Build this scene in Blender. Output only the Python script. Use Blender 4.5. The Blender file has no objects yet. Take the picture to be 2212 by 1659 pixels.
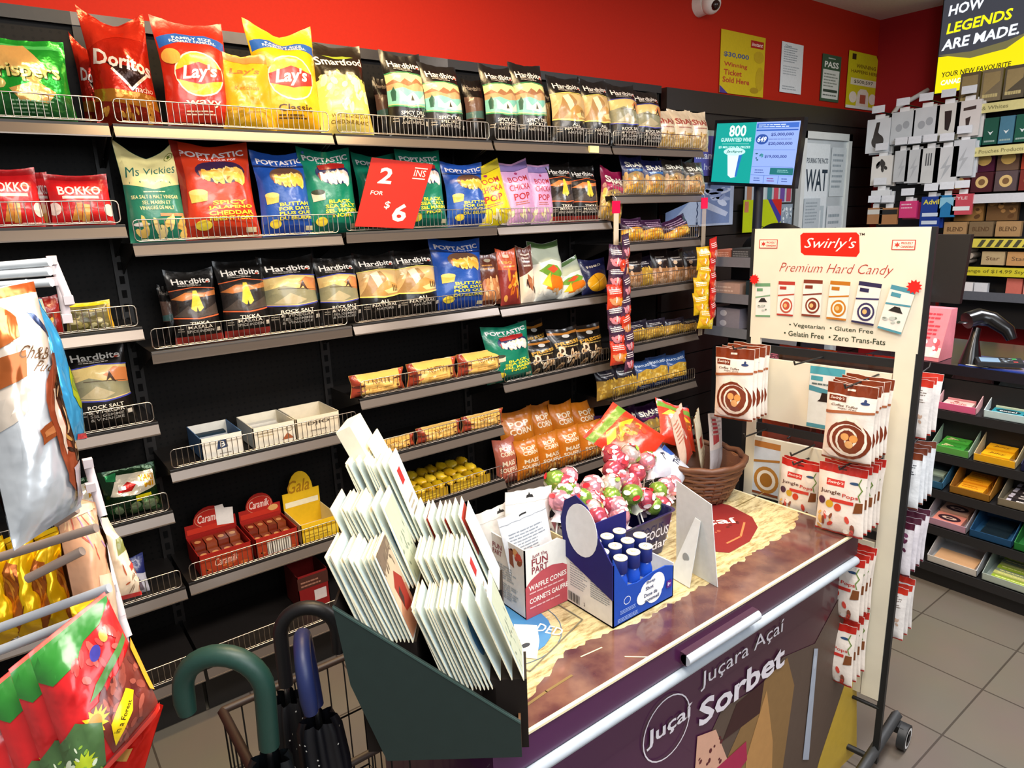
import bpy, math, random
import numpy as np
from mathutils import Vector, Matrix, noise, geometry
C = bpy.context.scene.collection
R_ = random.Random(7)

# ---------------------------------------------------------------- camera, light, exposure
CAMP = np.array([-0.38548680, -2.51001184, 1.78903351])
RC = np.array([[0.7924992292, -0.6088882092, -0.0346427530], [-0.1726905008, -0.1695618531, -0.9702714924], [0.5849127821, 0.7749218842, -0.2395268476]])
FPX = 1469.343
cd = bpy.data.cameras.new('camera'); cam = bpy.data.objects.new('camera', cd); C.objects.link(cam)
cd.sensor_width = 36.0; cd.lens = 36.0 * FPX / 2212; cd.clip_start = .02
cam.matrix_world = Matrix([[RC[0][i], -RC[1][i], -RC[2][i], CAMP[i]] for i in range(3)] + [[0, 0, 0, 1]])
sc = bpy.context.scene; sc.camera = cam
sc.view_settings.view_transform = 'Standard'; sc.view_settings.look = 'None'; sc.view_settings.gamma = 1
sc.view_settings.exposure = 0.42
sc.cycles.max_bounces = 7; sc.cycles.diffuse_bounces = 4; sc.cycles.glossy_bounces = 3
wd = bpy.data.worlds.new('world'); sc.world = wd; wd.use_nodes = True
wd.node_tree.nodes['Background'].inputs[0].default_value = (1, .96, .92, 1); wd.node_tree.nodes['Background'].inputs[1].default_value = .20

def area(name, loc, size, power, col, rot=(0, 0, 0), sy=None):
    d = bpy.data.lights.new(name, 'AREA'); d.energy = power; d.color = col; d.size = size
    if sy: d.shape = 'RECTANGLE'; d.size_y = sy
    o = bpy.data.objects.new(name, d); o.location = loc; o.rotation_euler = rot; C.objects.link(o); return o
area('ceiling_light_front', (-.1, -2.2, 3.12), 1.2, 42, (1, .93, .84), sy=.6)
area('ceiling_light_middle', (1.5, -2.2, 3.12), 1.2, 46, (1, .93, .86), sy=.6)
area('ceiling_light_far', (3.5, -2.0, 3.12), 1.2, 60, (.93, .95, 1), sy=.6)
area('ceiling_light_aisle', (.75, -.62, 3.12), 1.3, 38, (1, .72, .38), sy=.2)
area('unseen_window_daylight', (.2, -4.2, 2.6), 2.4, 46, (.88, .94, 1), rot=(math.radians(62), 0, 0), sy=1.4)  # stands in for daylight from an unseen window behind the camera, no ceiling fixture

# ---------------------------------------------------------------- picture ray -> place in the room
def ray(px, py): return RC.T @ np.array([(px - 1106) / FPX, (py - 829.5) / FPX, 1.])
def aty(px, py, y): v = ray(px, py); return CAMP + v * (y - CAMP[1]) / v[1]
def atx(px, py, x): v = ray(px, py); return CAMP + v * (x - CAMP[0]) / v[0]
def atz(px, py, z): v = ray(px, py); return CAMP + v * (z - CAMP[2]) / v[2]
def atd(px, py, d): return CAMP + ray(px, py) * d
def atp(px, py, P, N): v = ray(px, py); return CAMP + v * ((np.array(P) - CAMP).dot(N) / v.dot(N))

# ---------------------------------------------------------------- materials
_m = {}
def lin(h):
    h = h.lstrip('#'); r = [int(h[i:i + 2], 16) / 255 for i in (0, 2, 4)]
    return tuple(c / 12.92 if c <= .04045 else ((c + .055) / 1.055) ** 2.4 for c in r) + (1,)
KIND = dict(film=(.30, 0, .22, 28), paper=(.6, 0, .05, 60), gloss=(.22, 0, .04, 12), matte=(.85, 0, .06, 60), metal=(.28, 1, .02, 40), paint=(.75, 0, .03, 90), foil=(.2, .55, .35, 22), satin=(.5, 0, .1, 40), rubber=(.45, 0, .06, 120))
def M(col, kind='film'):
    k = (col, kind)
    if k in _m: return _m[k]
    m = bpy.data.materials.new(kind + '_' + col.strip('#')); m.use_nodes = True; nt = m.node_tree; b = nt.nodes['Principled BSDF']
    c = lin(col)
    if kind == 'emit':
        b.inputs['Base Color'].default_value = (0, 0, 0, 1); b.inputs['Emission Color'].default_value = c; b.inputs['Emission Strength'].default_value = 1.0
        _m[k] = m; return m
    if kind == 'clear':
        b.inputs['Base Color'].default_value = c; b.inputs['Roughness'].default_value = .12; b.inputs['Alpha'].default_value = .28; _m[k] = m; return m
    ro, me, bs, sc_ = KIND[kind]
    tc = nt.nodes.new('ShaderNodeTexCoord'); n = nt.nodes.new('ShaderNodeTexNoise'); n.inputs['Scale'].default_value = sc_; n.inputs['Detail'].default_value = 3
    nt.links.new(tc.outputs['Object'], n.inputs['Vector'])
    mx = nt.nodes.new('ShaderNodeMix'); mx.data_type = 'RGBA'; mx.inputs[6].default_value = tuple(x * .9 for x in c[:3]) + (1,); mx.inputs[7].default_value = tuple(min(1, x * 1.08) for x in c[:3]) + (1,)
    nt.links.new(n.outputs['Fac'], mx.inputs[0]); nt.links.new(mx.outputs[2], b.inputs['Base Color'])
    bp = nt.nodes.new('ShaderNodeBump'); bp.inputs['Strength'].default_value = bs; bp.inputs['Distance'].default_value = .012 if kind in ('film', 'foil') else .004
    nt.links.new(n.outputs['Fac'], bp.inputs['Height']); nt.links.new(bp.outputs['Normal'], b.inputs['Normal'])
    if kind in ('matte', 'paint', 'paper'): b.inputs['Specular IOR Level'].default_value = .25
    b.inputs['Roughness'].default_value = ro; b.inputs['Metallic'].default_value = me
    if kind in ('film', 'gloss'): b.inputs['Coat Weight'].default_value = .25; b.inputs['Coat Roughness'].default_value = .12
    _m[k] = m; return m

# ---------------------------------------------------------------- flat artwork -> polygons (x, y in 0..1)
_tx = {}
def text_tris(s, b=.0, it=0.):
    k = (s, b, it)
    if k not in _tx:
        c = bpy.data.curves.new('lettering', 'FONT'); c.body = s; c.size = 1; c.resolution_u = 2; c.offset = b; c.shear = it
        o = bpy.data.objects.new('lettering', c); m = o.to_mesh()
        vs = [(v.co.x, v.co.y) for v in m.vertices]
        x0 = min(v[0] for v in vs); x1 = max(v[0] for v in vs); y0 = min(v[1] for v in vs); y1 = max(v[1] for v in vs)
        vs = [((x - x0) / (x1 - x0) - .5, (y - y0) / (y1 - y0) - .5) for x, y in vs]
        _tx[k] = [[vs[i] for i in p.vertices] for p in m.polygons]
        o.to_mesh_clear(); bpy.data.objects.remove(o); bpy.data.curves.remove(c)
    return _tx[k]
def ellp(cx, cy, rx, ry, n=20, rot=0, a0=0, a1=2 * math.pi):
    r = []; 
    for i in range(n):
        a = a0 + (a1 - a0) * i / n; x = rx * math.cos(a); y = ry * math.sin(a)
        r.append((cx + x * math.cos(rot) - y * math.sin(rot), cy + x * math.sin(rot) + y * math.cos(rot)))
    return r
def tess(poly):
    if len(poly) <= 4 and len(poly) == 3: return [poly]
    t = geometry.tessellate_polygon([[Vector((x, y, 0)) for x, y in poly]])
    return [[poly[i] for i in q] for q in t]
def strokepolys(pts, w, asp=1.):
    out = []
    for a, b in zip(pts[:-1], pts[1:]):
        dx, dy = b[0] - a[0], (b[1] - a[1]) * asp; L = math.hypot(dx, dy) or 1e-6; nx, ny = -dy / L * w / 2, dx / L * w / 2 / asp
        ex, ey = dx / L * w * .2, dy / L * w * .2 / asp
        out.append([(a[0] + nx - ex, a[1] + ny - ey), (a[0] - nx - ex, a[1] - ny - ey), (b[0] - nx + ex, b[1] - ny + ey), (b[0] + nx + ex, b[1] + ny + ey)])
    return out
def art_polys(spec, asp=1.):
    """asp = height / width of the surface; yields (layer, colour, kind, polygon)"""
    for k, it in enumerate(spec):
        t = it[0]; kind = None
        if t == 'r': x0, y0, x1, y1, c = it[1:6]; P = [[(x0, y0), (x1, y0), (x1, y1), (x0, y1)]]
        elif t == 'e': cx, cy, rx, ry, c = it[1:6]; P = [ellp(cx, cy, rx, ry, 20, it[6] if len(it) > 6 else 0)]
        elif t == 'p': P = tess(it[1]); c = it[2]
        elif t == 's':
            cx, cy, r1, r2, n, c = it[1:7]; q = [(cx + (r1 if i % 2 else r2) * math.cos(i * math.pi / n), cy + (r1 if i % 2 else r2) * math.sin(i * math.pi / n) / asp) for i in range(2 * n)]; P = tess(q)
        elif t == 'l': P = strokepolys(it[1], it[2], asp); c = it[3]
        elif t == 'ring':
            cx, cy, rx, ry, w, c = it[1:7]; a = ellp(cx, cy, rx, ry, 28); b = ellp(cx, cy, rx - w, ry - w / asp, 28)
            P = [[a[i], a[(i + 1) % 28], b[(i + 1) % 28], b[i]] for i in range(28)]
        elif t == 'sw':   # spiral swirl
            cx, cy, rr, turns, w, c = it[1:7]; N = int(14 * turns)
            q = [(cx + rr * (i / N) * math.cos(i / N * turns * 6.283 + 1), cy + rr * (i / N) * math.sin(i / N * turns * 6.283 + 1) / asp) for i in range(2, N + 1)]; P = strokepolys(q, w, asp)
        elif t == 'd':
            x0, y0, x1, y1, n, r, cols, seed = it[1:9]; rg = random.Random(seed)
            for i in range(n):
                rr = r * rg.uniform(.7, 1.25)
                yield k + (i % 3) * .3, cols[i % len(cols)], None, ellp(rg.uniform(x0, x1), rg.uniform(y0, y1), rr, rr / asp * rg.uniform(.6, 1), 8, rg.uniform(0, 3))
            continue
        elif t == 't':
            s, cx, cy, w, h, c = it[1:7]; o = it[7] if len(it) > 7 else {}
            rot = math.radians(o.get('rot', 0)); arc = o.get('arc', 0); P = []
            for tri in text_tris(s, o.get('b', .012) * (.55 if o.get('b', 0) > 0 else 1), o.get('i', 0)):
                q = []
                for x, y in tri:
                    X = x * w; Y = y * h - arc * (2 * x) ** 2 * h
                    if rot: X, Y = X * math.cos(rot) - Y * asp * math.sin(rot), (X * math.sin(rot) + Y * asp * math.cos(rot)) / asp
                    q.append((cx + X, cy + Y))
                P.append(q)
        elif t == 'lines':   # rows of small print
            x0, y0, x1, y1, n, c = it[1:7]; rg = random.Random(n); P = []
            for i in range(n):
                y = y1 - (y1 - y0) * (i + .5) / n; h = (y1 - y0) / n * .42; x = x0
                xe = x1 - (x1 - x0) * rg.random() * .3
                while x < xe:
                    L = (x1 - x0) * rg.uniform(.06, .2); P.append([(x, y - h / 2), (min(x + L, xe), y - h / 2), (min(x + L, xe), y + h / 2), (x, y + h / 2)]); x += L + (x1 - x0) * .02
        for q in P:
            if sum(q[i - 1][0] * q[i][1] - q[i][0] * q[i - 1][1] for i in range(len(q))) < 0: q = q[::-1]
            yield k, c, kind, q
def clipax(poly, ax, val, keep_lo):
    out = []; n = len(poly); s = 1 if keep_lo else -1
    for i in range(n):
        a = poly[i]; b = poly[(i + 1) % n]; da = (a[ax] - val) * s; db = (b[ax] - val) * s
        if da <= 0: out.append(a)
        if (da < 0 < db) or (db < 0 < da):
            t = da / (da - db); out.append((a[0] + (b[0] - a[0]) * t, a[1] + (b[1] - a[1]) * t))
    return out
def clipdiag(poly, f, keep_lo):
    out = []; n = len(poly); s = 1 if keep_lo else -1; d = [f(p) * s for p in poly]
    for i in range(n):
        j = (i + 1) % n; a, b = poly[i], poly[j]
        if d[i] <= 0: out.append(a)
        if (d[i] < 0 < d[j]) or (d[j] < 0 < d[i]):
            t = d[i] / (d[i] - d[j]); out.append((a[0] + (b[0] - a[0]) * t, a[1] + (b[1] - a[1]) * t))
    return out

# ---------------------------------------------------------------- mesh builder
class MB:
    def __init__(s): s.v = []; s.f = []; s.mi = []; s.mats = []; s.sm = []
    def mat(s, m):
        if m not in s.mats: s.mats.append(m)
        return s.mats.index(m)
    def face(s, pts, m, smooth=False):
        b = len(s.v); s.v += [tuple(p) for p in pts]; s.f.append(tuple(range(b, b + len(pts)))); s.mi.append(s.mat(m)); s.sm.append(smooth)
    def grid(s, P, m, closed_u=False, closed_v=False, smooth=True):
        nu = len(P); nv = len(P[0]); b = len(s.v)
        for row in P: s.v += [tuple(p) for p in row]
        i_ = s.mat(m)
        for i in range(nu if closed_u else nu - 1):
            for j in range(nv if closed_v else nv - 1):
                a, c = (i + 1) % nu, (j + 1) % nv
                s.f.append((b + i * nv + j, b + a * nv + j, b + a * nv + c, b + i * nv + c)); s.mi.append(i_); s.sm.append(smooth)
    def box(s, a, b, m, M4=None):
        (x0, y0, z0), (x1, y1, z1) = a, b
        p = [Vector(q) for q in ((x0, y0, z0), (x1, y0, z0), (x1, y1, z0), (x0, y1, z0), (x0, y0, z1), (x1, y0, z1), (x1, y1, z1), (x0, y1, z1))]
        if M4: p = [M4 @ q for q in p]
        k = len(s.v); s.v += [tuple(q) for q in p]; i_ = s.mat(m)
        for f in ((0, 3, 2, 1), (4, 5, 6, 7), (0, 1, 5, 4), (1, 2, 6, 5), (2, 3, 7, 6), (3, 0, 4, 7)): s.f.append(tuple(k + q for q in f)); s.mi.append(i_); s.sm.append(False)
        return s
    def prism(s, poly, off, m):
        """poly: 3D polygon, extruded by vector off"""
        off = Vector(off); a = [Vector(p) for p in poly]; b = [p + off for p in a]; k = len(s.v); n = len(a); s.v += [tuple(p) for p in a + b]; i_ = s.mat(m)
        s.f.append(tuple(k + i for i in reversed(range(n)))); s.f.append(tuple(k + n + i for i in range(n))); s.mi += [i_, i_]; s.sm += [False, False]
        for i in range(n): j = (i + 1) % n; s.f.append((k + i, k + j, k + n + j, k + n + i)); s.mi.append(i_); s.sm.append(False)
        return s
    def tube(s, pts, r, m, n=6, caps=True):
        pts = [Vector(p) for p in pts]; rr = r if isinstance(r, (list, tuple)) else [r] * len(pts)
        t = (pts[1] - pts[0]).normalized(); up = Vector((0, 0, 1)) if abs(t.z) < .9 else Vector((1, 0, 0)); a = t.cross(up).normalized(); G = []
        for i, p in enumerate(pts):
            if i: 
                t = (pts[min(i + 1, len(pts) - 1)] - pts[i - 1]).normalized(); a = (a - t * a.dot(t)).normalized()
            b = t.cross(a); G.append([p + (a * math.cos(2 * math.pi * j / n) + b * math.sin(2 * math.pi * j / n)) * rr[i] for j in range(n)])
        s.grid(G, m, closed_v=True)
        if caps: s.face(list(reversed(G[0])), m); s.face(G[-1], m)
        return s
    def lathe(s, prof, c, m, n=20, sx=1, sy=1, wob=None):
        G = []
        for (r, z) in prof: G.append([(c[0] + r * sx * math.cos(2 * math.pi * j / n), c[1] + r * sy * math.sin(2 * math.pi * j / n), c[2] + z) for j in range(n)])
        s.grid(G, m, closed_v=True); return s
    def blob(s, c, r, m, nu=8, nv=12, seed=0, amp=.15):
        G = []
        for i in range(nu + 1):
            th = math.pi * i / nu; row = []
            for j in range(nv):
                ph = 2 * math.pi * j / nv; d = Vector((math.sin(th) * math.cos(ph), math.sin(th) * math.sin(ph), math.cos(th)))
                q = 1 + amp * noise.noise(d * 2.2 + Vector((seed, 0, 0))); row.append((c[0] + d.x * r[0] * q, c[1] + d.y * r[1] * q, c[2] + d.z * r[2] * q))
            G.append(row)
        s.grid(G, m, closed_v=True); return s
    def art(s, spec, O, ux, uy, W, H, kind='paper', n=None, step=.00015):
        O = Vector(O); ux = Vector(ux).normalized(); uy = Vector(uy).normalized(); n = Vector(n).normalized() if n is not None else ux.cross(uy)
        for k, c, kd, q in art_polys(spec, H / W):
            s.face([O + ux * (x * W) + uy * (y * H) + n * ((k + 2) * step) for x, y in q], M(c, kd or kind))
        return s
    def mesh(s, name):
        me = bpy.data.meshes.new(name); me.from_pydata(s.v, [], s.f)
        for m in s.mats: me.materials.append(m)
        me.polygons.foreach_set('material_index', s.mi); me.polygons.foreach_set('use_smooth', s.sm); me.update(); return me
    def build(s, name, parent=None, loc=None, rot=None):
        o = bpy.data.objects.new(name, s.mesh(name)); C.objects.link(o)
        if parent: o.parent = parent
        if loc is not None: o.location = loc
        if rot is not None: o.rotation_euler = rot
        return o
def tag(o, label=None, cat=None, group=None, kind=None):
    if label: o['label'] = label
    if cat: o['category'] = cat
    if group: o['group'] = group
    if kind: o['kind'] = kind
    return o
def thing(name, label, cat, loc=(0, 0, 0), rotz=0, group=None):
    o = bpy.data.objects.new(name, None); o.empty_display_size = .05; C.objects.link(o); o.location = loc; o.rotation_euler = (0, 0, rotz); return tag(o, label, cat, group)
def dup(root, loc=None, rot=None, label=None, group=None, scale=None):
    def cp(o, par):
        c = o.copy(); C.objects.link(c); c.parent = par
        for ch in o.children: cp(ch, c)
        return c
    r = cp(root, None)
    if loc is not None: r.location = loc
    if rot is not None: r.rotation_euler = rot
    if scale is not None: r.scale = scale
    if label: r['label'] = label
    if group: r['group'] = group
    return r

# ---------------------------------------------------------------- filled bags
NU, NV = 12, 16
def bag_mesh(name, pos, nrm, base, art, asp, kind='film', back=None, seal=None):
    """pos(u, v) -> front point, posb(u, v) -> back point"""
    b = MB(); F = [[Vector(pos(i / NU, j / NV, 0)) for j in range(NV + 1)] for i in range(NU + 1)]; Bk = [[Vector(pos(i / NU, j / NV, 1)) for j in range(NV + 1)] for i in range(NU + 1)]
    NN = []
    for i in range(NU + 1):
        row = []
        for j in range(NV + 1):
            du = F[min(i + 1, NU)][j] - F[max(i - 1, 0)][j]; dv = F[i][min(j + 1, NV)] - F[i][max(j - 1, 0)]; n = du.cross(dv)
            row.append(n.normalized() if n.length > 1e-12 else Vector((0, -1, 0)))
        NN.append(row)
    mi = M(base, kind); ib = b.mat(mi); ik = b.mat(M(back or base, kind)); vn = []
    for i in range(NU + 1):
        for j in range(NV + 1): b.v.append(tuple(F[i][j])); vn.append(NN[i][j])
    for i in range(NU):
        for j in range(NV):
            a = i * (NV + 1) + j; c = a + NV + 1
            b.f += [(a, c, c + 1), (a, c + 1, a + 1)]; b.mi += [ib, ib]; b.sm += [True, True]
    kb = len(b.v)
    for i in range(NU + 1):
        for j in range(NV + 1): b.v.append(tuple(Bk[i][j])); vn.append(-NN[i][j])
    for i in range(NU):
        for j in range(NV):
            a = kb + i * (NV + 1) + j; c = a + NV + 1
            b.f += [(a, a + 1, c + 1), (a, c + 1, c)]; b.mi += [ik, ik]; b.sm += [True, True]
    for k, col, kd, poly in art_polys(art, asp):
        off = (k + 2) * .00016; im = b.mat(M(col, kd or kind))
        poly = clipax(clipax(clipax(clipax(poly, 0, .004, False), 0, .996, True), 1, .004, False), 1, .996, True) if (min(p[0] for p in poly) < .004 or max(p[0] for p in poly) > .996 or min(p[1] for p in poly) < .004 or max(p[1] for p in poly) > .996) else poly
        if len(poly) < 3: continue
        i0 = int(min(p[0] for p in poly) * NU + 1e-9); i1 = int(max(p[0] for p in poly) * NU - 1e-9)
        for i in range(i0, i1 + 1):
            q = poly if i0 == i1 else clipax(clipax(poly, 0, i / NU, False), 0, (i + 1) / NU, True)
            if len(q) < 3: continue
            j0 = int(min(p[1] for p in q) * NV + 1e-9); j1 = int(max(p[1] for p in q) * NV - 1e-9)
            for j in range(j0, j1 + 1):
                w = q if j0 == j1 else clipax(clipax(q, 1, j / NV, False), 1, (j + 1) / NV, True)
                if len(w) < 3: continue
                fd = lambda p: (p[0] * NU - i) - (p[1] * NV - j)
                dd = [fd(p) for p in w]
                for lo in ((True,) if max(dd) <= 1e-9 else (False,) if min(dd) >= -1e-9 else (True, False)):
                    z = clipdiag(w, fd, lo)
                    if len(z) < 3: continue
                    k0 = len(b.v)
                    for x, y in z:
                        u, v = x * NU - i, y * NV - j; A, B_, D, E_ = (i, j), (i + 1, j), (i + 1, j + 1), (i, j + 1)
                        if lo: P = F[i][j] * (1 - v) + F[i][j + 1] * (v - u) + F[i + 1][j + 1] * u; n = NN[i][j] * (1 - v) + NN[i][j + 1] * (v - u) + NN[i + 1][j + 1] * u
                        else: P = F[i][j] * (1 - u) + F[i + 1][j] * (u - v) + F[i + 1][j + 1] * v; n = NN[i][j] * (1 - u) + NN[i + 1][j] * (u - v) + NN[i + 1][j + 1] * v
                        n.normalize(); b.v.append(tuple(P + n * off)); vn.append(n)
                    b.f.append(tuple(range(k0, k0 + len(z)))); b.mi.append(im); b.sm.append(True)
    me = b.mesh(name)
    try: me.normals_split_custom_set_from_vertices([tuple(n) for n in vn])
    except Exception: pass
    return me
def sstep(x, a, b): t = max(0, min(1, (x - a) / (b - a))); return t * t * (3 - 2 * t)
def bagpos(w, h, t, droop=0, seed=0, wr=1., slump=0, ears=0):
    def pos(u, v, side):
        s = 2 * u - 1; ed = max(0, 1 - abs(s) ** 2.4) ** .6; vp = min(1, max(0, (v - .015) / .2)) ** .55 * min(1, max(0, (.955 - v) / .3)) ** .75
        d = t / 2 * ed * vp * (1.12 - .3 * v); d = max(d, .0006)
        nn = noise.noise(Vector((u * 2.6, v * 3.6, seed * 7.3 + side * 3))) * .22 + noise.noise(Vector((u * 6, v * 7, seed * 3.1 + side))) * .12
        d *= 1 + nn * wr
        rip = .0022 * wr * math.sin(u * 26 + seed) * (sstep(v, .72, .96) + .5 * sstep(.25 - v, .05, .25))
        x = (u - .5) * w * (1 - .09 * math.sin(math.pi * min(1, max(0, v))) ** 1.5 * (t / w) * 2.2)
        z = v * h - droop * h * (1 - abs(s) ** 1.4) * sstep(v, .62, 1.) + noise.noise(Vector((u * 3, seed, 5))) * .012 * h * sstep(v, .6, 1)
        y = (-d if side == 0 else d) + rip + slump * t * sstep(v, .55, 1.) - .0
        return (x, y, z)
    return pos
_bag = {}
def bag(design, W, H, loc, yaw=0, tilt=.10, roll=0, label='', group=None, var=0):
    D = DES[design]; w, h, t = D['w'], D['h'], D['t']; key = (design, var)
    if key not in _bag:
        sd = (sum(map(ord, design)) % 97) + var * 13
        _bag[key] = bag_mesh(D['name'], bagpos(w, h, t, D.get('droop', .03) + (.03 if var else 0), sd, D.get('wr', 1.), D.get('slump', .15)), None, D['base'], D['art'], h / w, D.get('kind', 'film'), D.get('back'))
    o = bpy.data.objects.new(D['name'], _bag[key]); C.objects.link(o); o.location = loc; o.rotation_mode = 'XYZ'
    o.rotation_euler = (-tilt, roll, yaw); s = (W / w); o.scale = (s, max(.6, min(1.3, (s + H / h) / 2)), H / h)
    tag(o, label, D.get('cat', 'snack bag'), group); return o

# ---------------------------------------------------------------- printed bag designs
WH = '#f3ead8'; BK = '#14110f'
DES = {}
def des(k, name, w, h, t, base, art, **kw): DES[k] = dict(name=name, w=w, h=h, t=t, base=base, art=art, **kw)
def hard(acc, pic, flav, fr, low=BK, extra=()):
    a = [('r', 0, 0, 1, .10, low)]
    a += [('p', [(.0, .36), (.5, .33), (1, .36), (1, .70), (.5, .745), (0, .70)], pic[0])]
    a += list(extra)
    a += [('p', [(0, .345), (.5, .315), (1, .345), (1, .362), (.5, .332), (0, .362)], acc), ('p', [(0, .70), (.5, .745), (1, .70), (1, .712), (.5, .757), (0, .712)], acc),
          ('t', 'Hardbite', .5, .855, .80, .085, '#efe6da', dict(b=.03, arc=.25)), ('lines', .2, .765, .8, .81, 2, '#b8aea2')]
    n = len(flav)
    for i, s in enumerate(flav): a.append(('t', s, .5, .265 - i * .05, min(.6, .085 * len(s)), .042, WH, dict(b=.03)))
    for i, s in enumerate(fr): a.append(('t', s, .5, .165 - i * .045, min(.55, .07 * len(s)), .034, '#cfc6b8', dict(b=.02)))
    a += [('lines', .06, .16, .2, .22, 2, '#a39a8c'), ('r', .84, .14, .92, .19, '#d8cfbe'), ('r', .8, .80, .86, .82, '#c2452c')]
    return a
des('dill', 'chip_bag', .17, .27, .085, BK, hard('#3f8f5a', ['#e9dc94'], ['SPICY DILL', 'PICKLE'], ['ANETH EPICE'], extra=[
    ('p', [(0, .60), (.12, .64), (.25, .60), (.4, .66), (.55, .61), (.7, .67), (.85, .62), (1, .65), (1, .52), (0, .52)], '#9a6a48'), ('p', [(0, .58), (.2, .60), (.45, .57), (.7, .61), (1, .57), (1, .50), (0, .50)], '#c39a6c'),
    ('p', [(0, .52), (.3, .55), (.6, .51), (1, .54), (1, .37), (.5, .345), (0, .37)], '#7fc4b4'), ('p', [(.2, .52), (.35, .44), (.55, .50), (.7, .42), (.9, .50), (1, .40), (.6, .36), (.2, .40)], '#e9efd2'), ('p', [(.05, .5), (.1, .56), (.14, .5), (.12, .40), (.06, .40)], '#2e5a49'), ('p', [(.46, .40), (.5, .47), (.54, .40)], '#3a3a28')]))
des('natural', 'chip_bag', .17, .26, .085, BK, hard('#f0dc6c', ['#d9b478'], ['ALL', 'NATURAL'], ['NATURE'], extra=[
    ('p', [(.0, .36), (.25, .68), (.5, .72), (.62, .60), (.45, .45), (.6, .36)], '#a9824e'), ('p', [(.25, .68), (.42, .72), (.5, .55), (.38, .44)], '#efdcb4'), ('p', [(.45, .52), (.62, .56), (.9, .50), (1, .44), (1, .37), (.5, .345), (.2, .37)], '#c9974f'), ('p', [(.5, .42), (.75, .46), (.98, .42), (.9, .38), (.6, .37)], '#f1d58a'),
    ('r', .74, .40, .77, .5, '#5b3d22'), ('r', .80, .40, .83, .49, '#5b3d22'), ('r', .86, .40, .89, .48, '#5b3d22')]))
des('rock', 'chip_bag', .17, .26, .085, BK, hard('#4a4fa8', ['#e2c47c'], ['ROCK SALT', '& VINEGAR'], ['SEL GEMME', '& VINAIGRE'], extra=[
    ('p', [(0, .55), (.3, .6), (.6, .54), (1, .60), (1, .37), (.5, .345), (0, .37)], '#8e8a6a'), ('p', [(.1, .38), (.4, .50), (.7, .40), (.5, .35)], '#b8aa84'), ('p', [(.55, .62), (.75, .70), (1, .66), (1, .5), (.8, .52)], '#e0894e'),
    ('l', [(.2, .56), (.6, .55), (.95, .52)], .012, '#5b4a34'), ('p', [(.58, .54), (.66, .66), (.7, .6), (.76, .52), (.70, .54), (.66, .58)], '#4a3426')]))
des('tikka', 'chip_bag', .17, .26, .09, BK, hard('#e0683a', ['#2b2523'], ['TIKKA', 'MASALA'], ['EPICE INDIEN'], low='#9c2f27', extra=[
    ('p', [(0, .60), (.3, .68), (.7, .66), (1, .69), (1, .62), (.6, .60), (.2, .57)], '#c9783c'), ('p', [(0, .37), (.3, .5), (.6, .42), (1, .52), (1, .37), (.5, .345)], '#4a403a'), ('p', [(.46, .7), (.54, .7), (.64, .46), (.56, .42), (.44, .42), (.36, .46)], '#f0c431'), ('p', [(.47, .40), (.5, .48), (.53, .40)], '#14110f')]))
des('darkback', 'chip_bag', .17, .26, .085, BK, [('t', 'Hardbite', .5, .86, .8, .08, '#8d8379', dict(b=.03)), ('p', [(0, .36), (1, .36), (1, .68), (0, .7)], '#6a5044'), ('p', [(0, .37), (1, .37), (1, .5), (0, .46)], '#486a66')])
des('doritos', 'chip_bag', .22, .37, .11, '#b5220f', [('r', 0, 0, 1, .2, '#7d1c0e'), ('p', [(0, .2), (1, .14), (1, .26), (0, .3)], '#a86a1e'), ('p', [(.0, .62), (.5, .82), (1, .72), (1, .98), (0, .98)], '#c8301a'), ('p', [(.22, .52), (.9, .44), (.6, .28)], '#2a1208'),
    ('l', [(.3, .46), (.58, .30), (.86, .42)], .04, '#f0ddc6'), ('t', 'Doritos', .52, .52, .92, .13, '#f6efe6', dict(b=.05, rot=-10)), ('t', 'nacho', .78, .3, .3, .05, '#e6b9a0', dict(b=.02)), ('d', .1, .03, .9, .14, 12, .05, ['#c98a35', '#e0a64a'], 3)], droop=.14, kind='foil', wr=1.7)
def lays(base, circ, sub, subc): return [('p', [(.02, .8), (.3, .88), (.7, .88), (.98, .80), (.98, .70), (.7, .77), (.3, .77), (.02, .70)], '#2358a6'), ('t', 'FAMILY SIZE', .5, .835, .55, .035, WH, dict(b=.02, arc=.5)), ('t', 'FORMAT FAMILIAL', .5, .79, .66, .032, WH, dict(b=.02, arc=.5)),
    ('e', .5, .47, .36, .20, '#e8ddc2'), ('e', .5, .47, .34, .185, '#e7b726'), ('p', [(.16, .50), (.5, .57), (.84, .52), (.84, .42), (.5, .38), (.16, .42)], '#c22a1a'), ('t', "Lay's", .5, .475, .52, .15, '#fff6ee', dict(b=.05, i=.25, rot=4)), ('t', sub, .5, .21, .5, .06, subc, dict(b=.02)), ('lines', .25, .11, .75, .16, 2, subc), ('e', .14, .62, .12, .07, '#d9a548')]
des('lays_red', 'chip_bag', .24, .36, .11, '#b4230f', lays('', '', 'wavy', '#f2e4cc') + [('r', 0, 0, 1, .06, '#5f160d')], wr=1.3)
des('lays_yellow', 'chip_bag', .24, .37, .11, '#e8a912', lays('', '', 'Classic', '#4b3410'), droop=.10, wr=1.4)
des('lays_small', 'chip_bag', .17, .28, .09, '#e8961a', [('r', 0, .0, 1, .3, '#d9a414'), ('t', "Lay's", .5, .72, .6, .12, '#e4622a', dict(b=.04, i=.2)), ('t', 'Ketchup', .5, .5, .5, .07, '#b9701a', dict(b=.01, i=.2)), ('p', [(0, .9), (1, .86), (1, .98), (0, .98)], '#d4743a'), ('d', .1, .04, .9, .25, 10, .07, ['#eab93a', '#c9951f'], 5)], wr=2.2)
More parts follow.
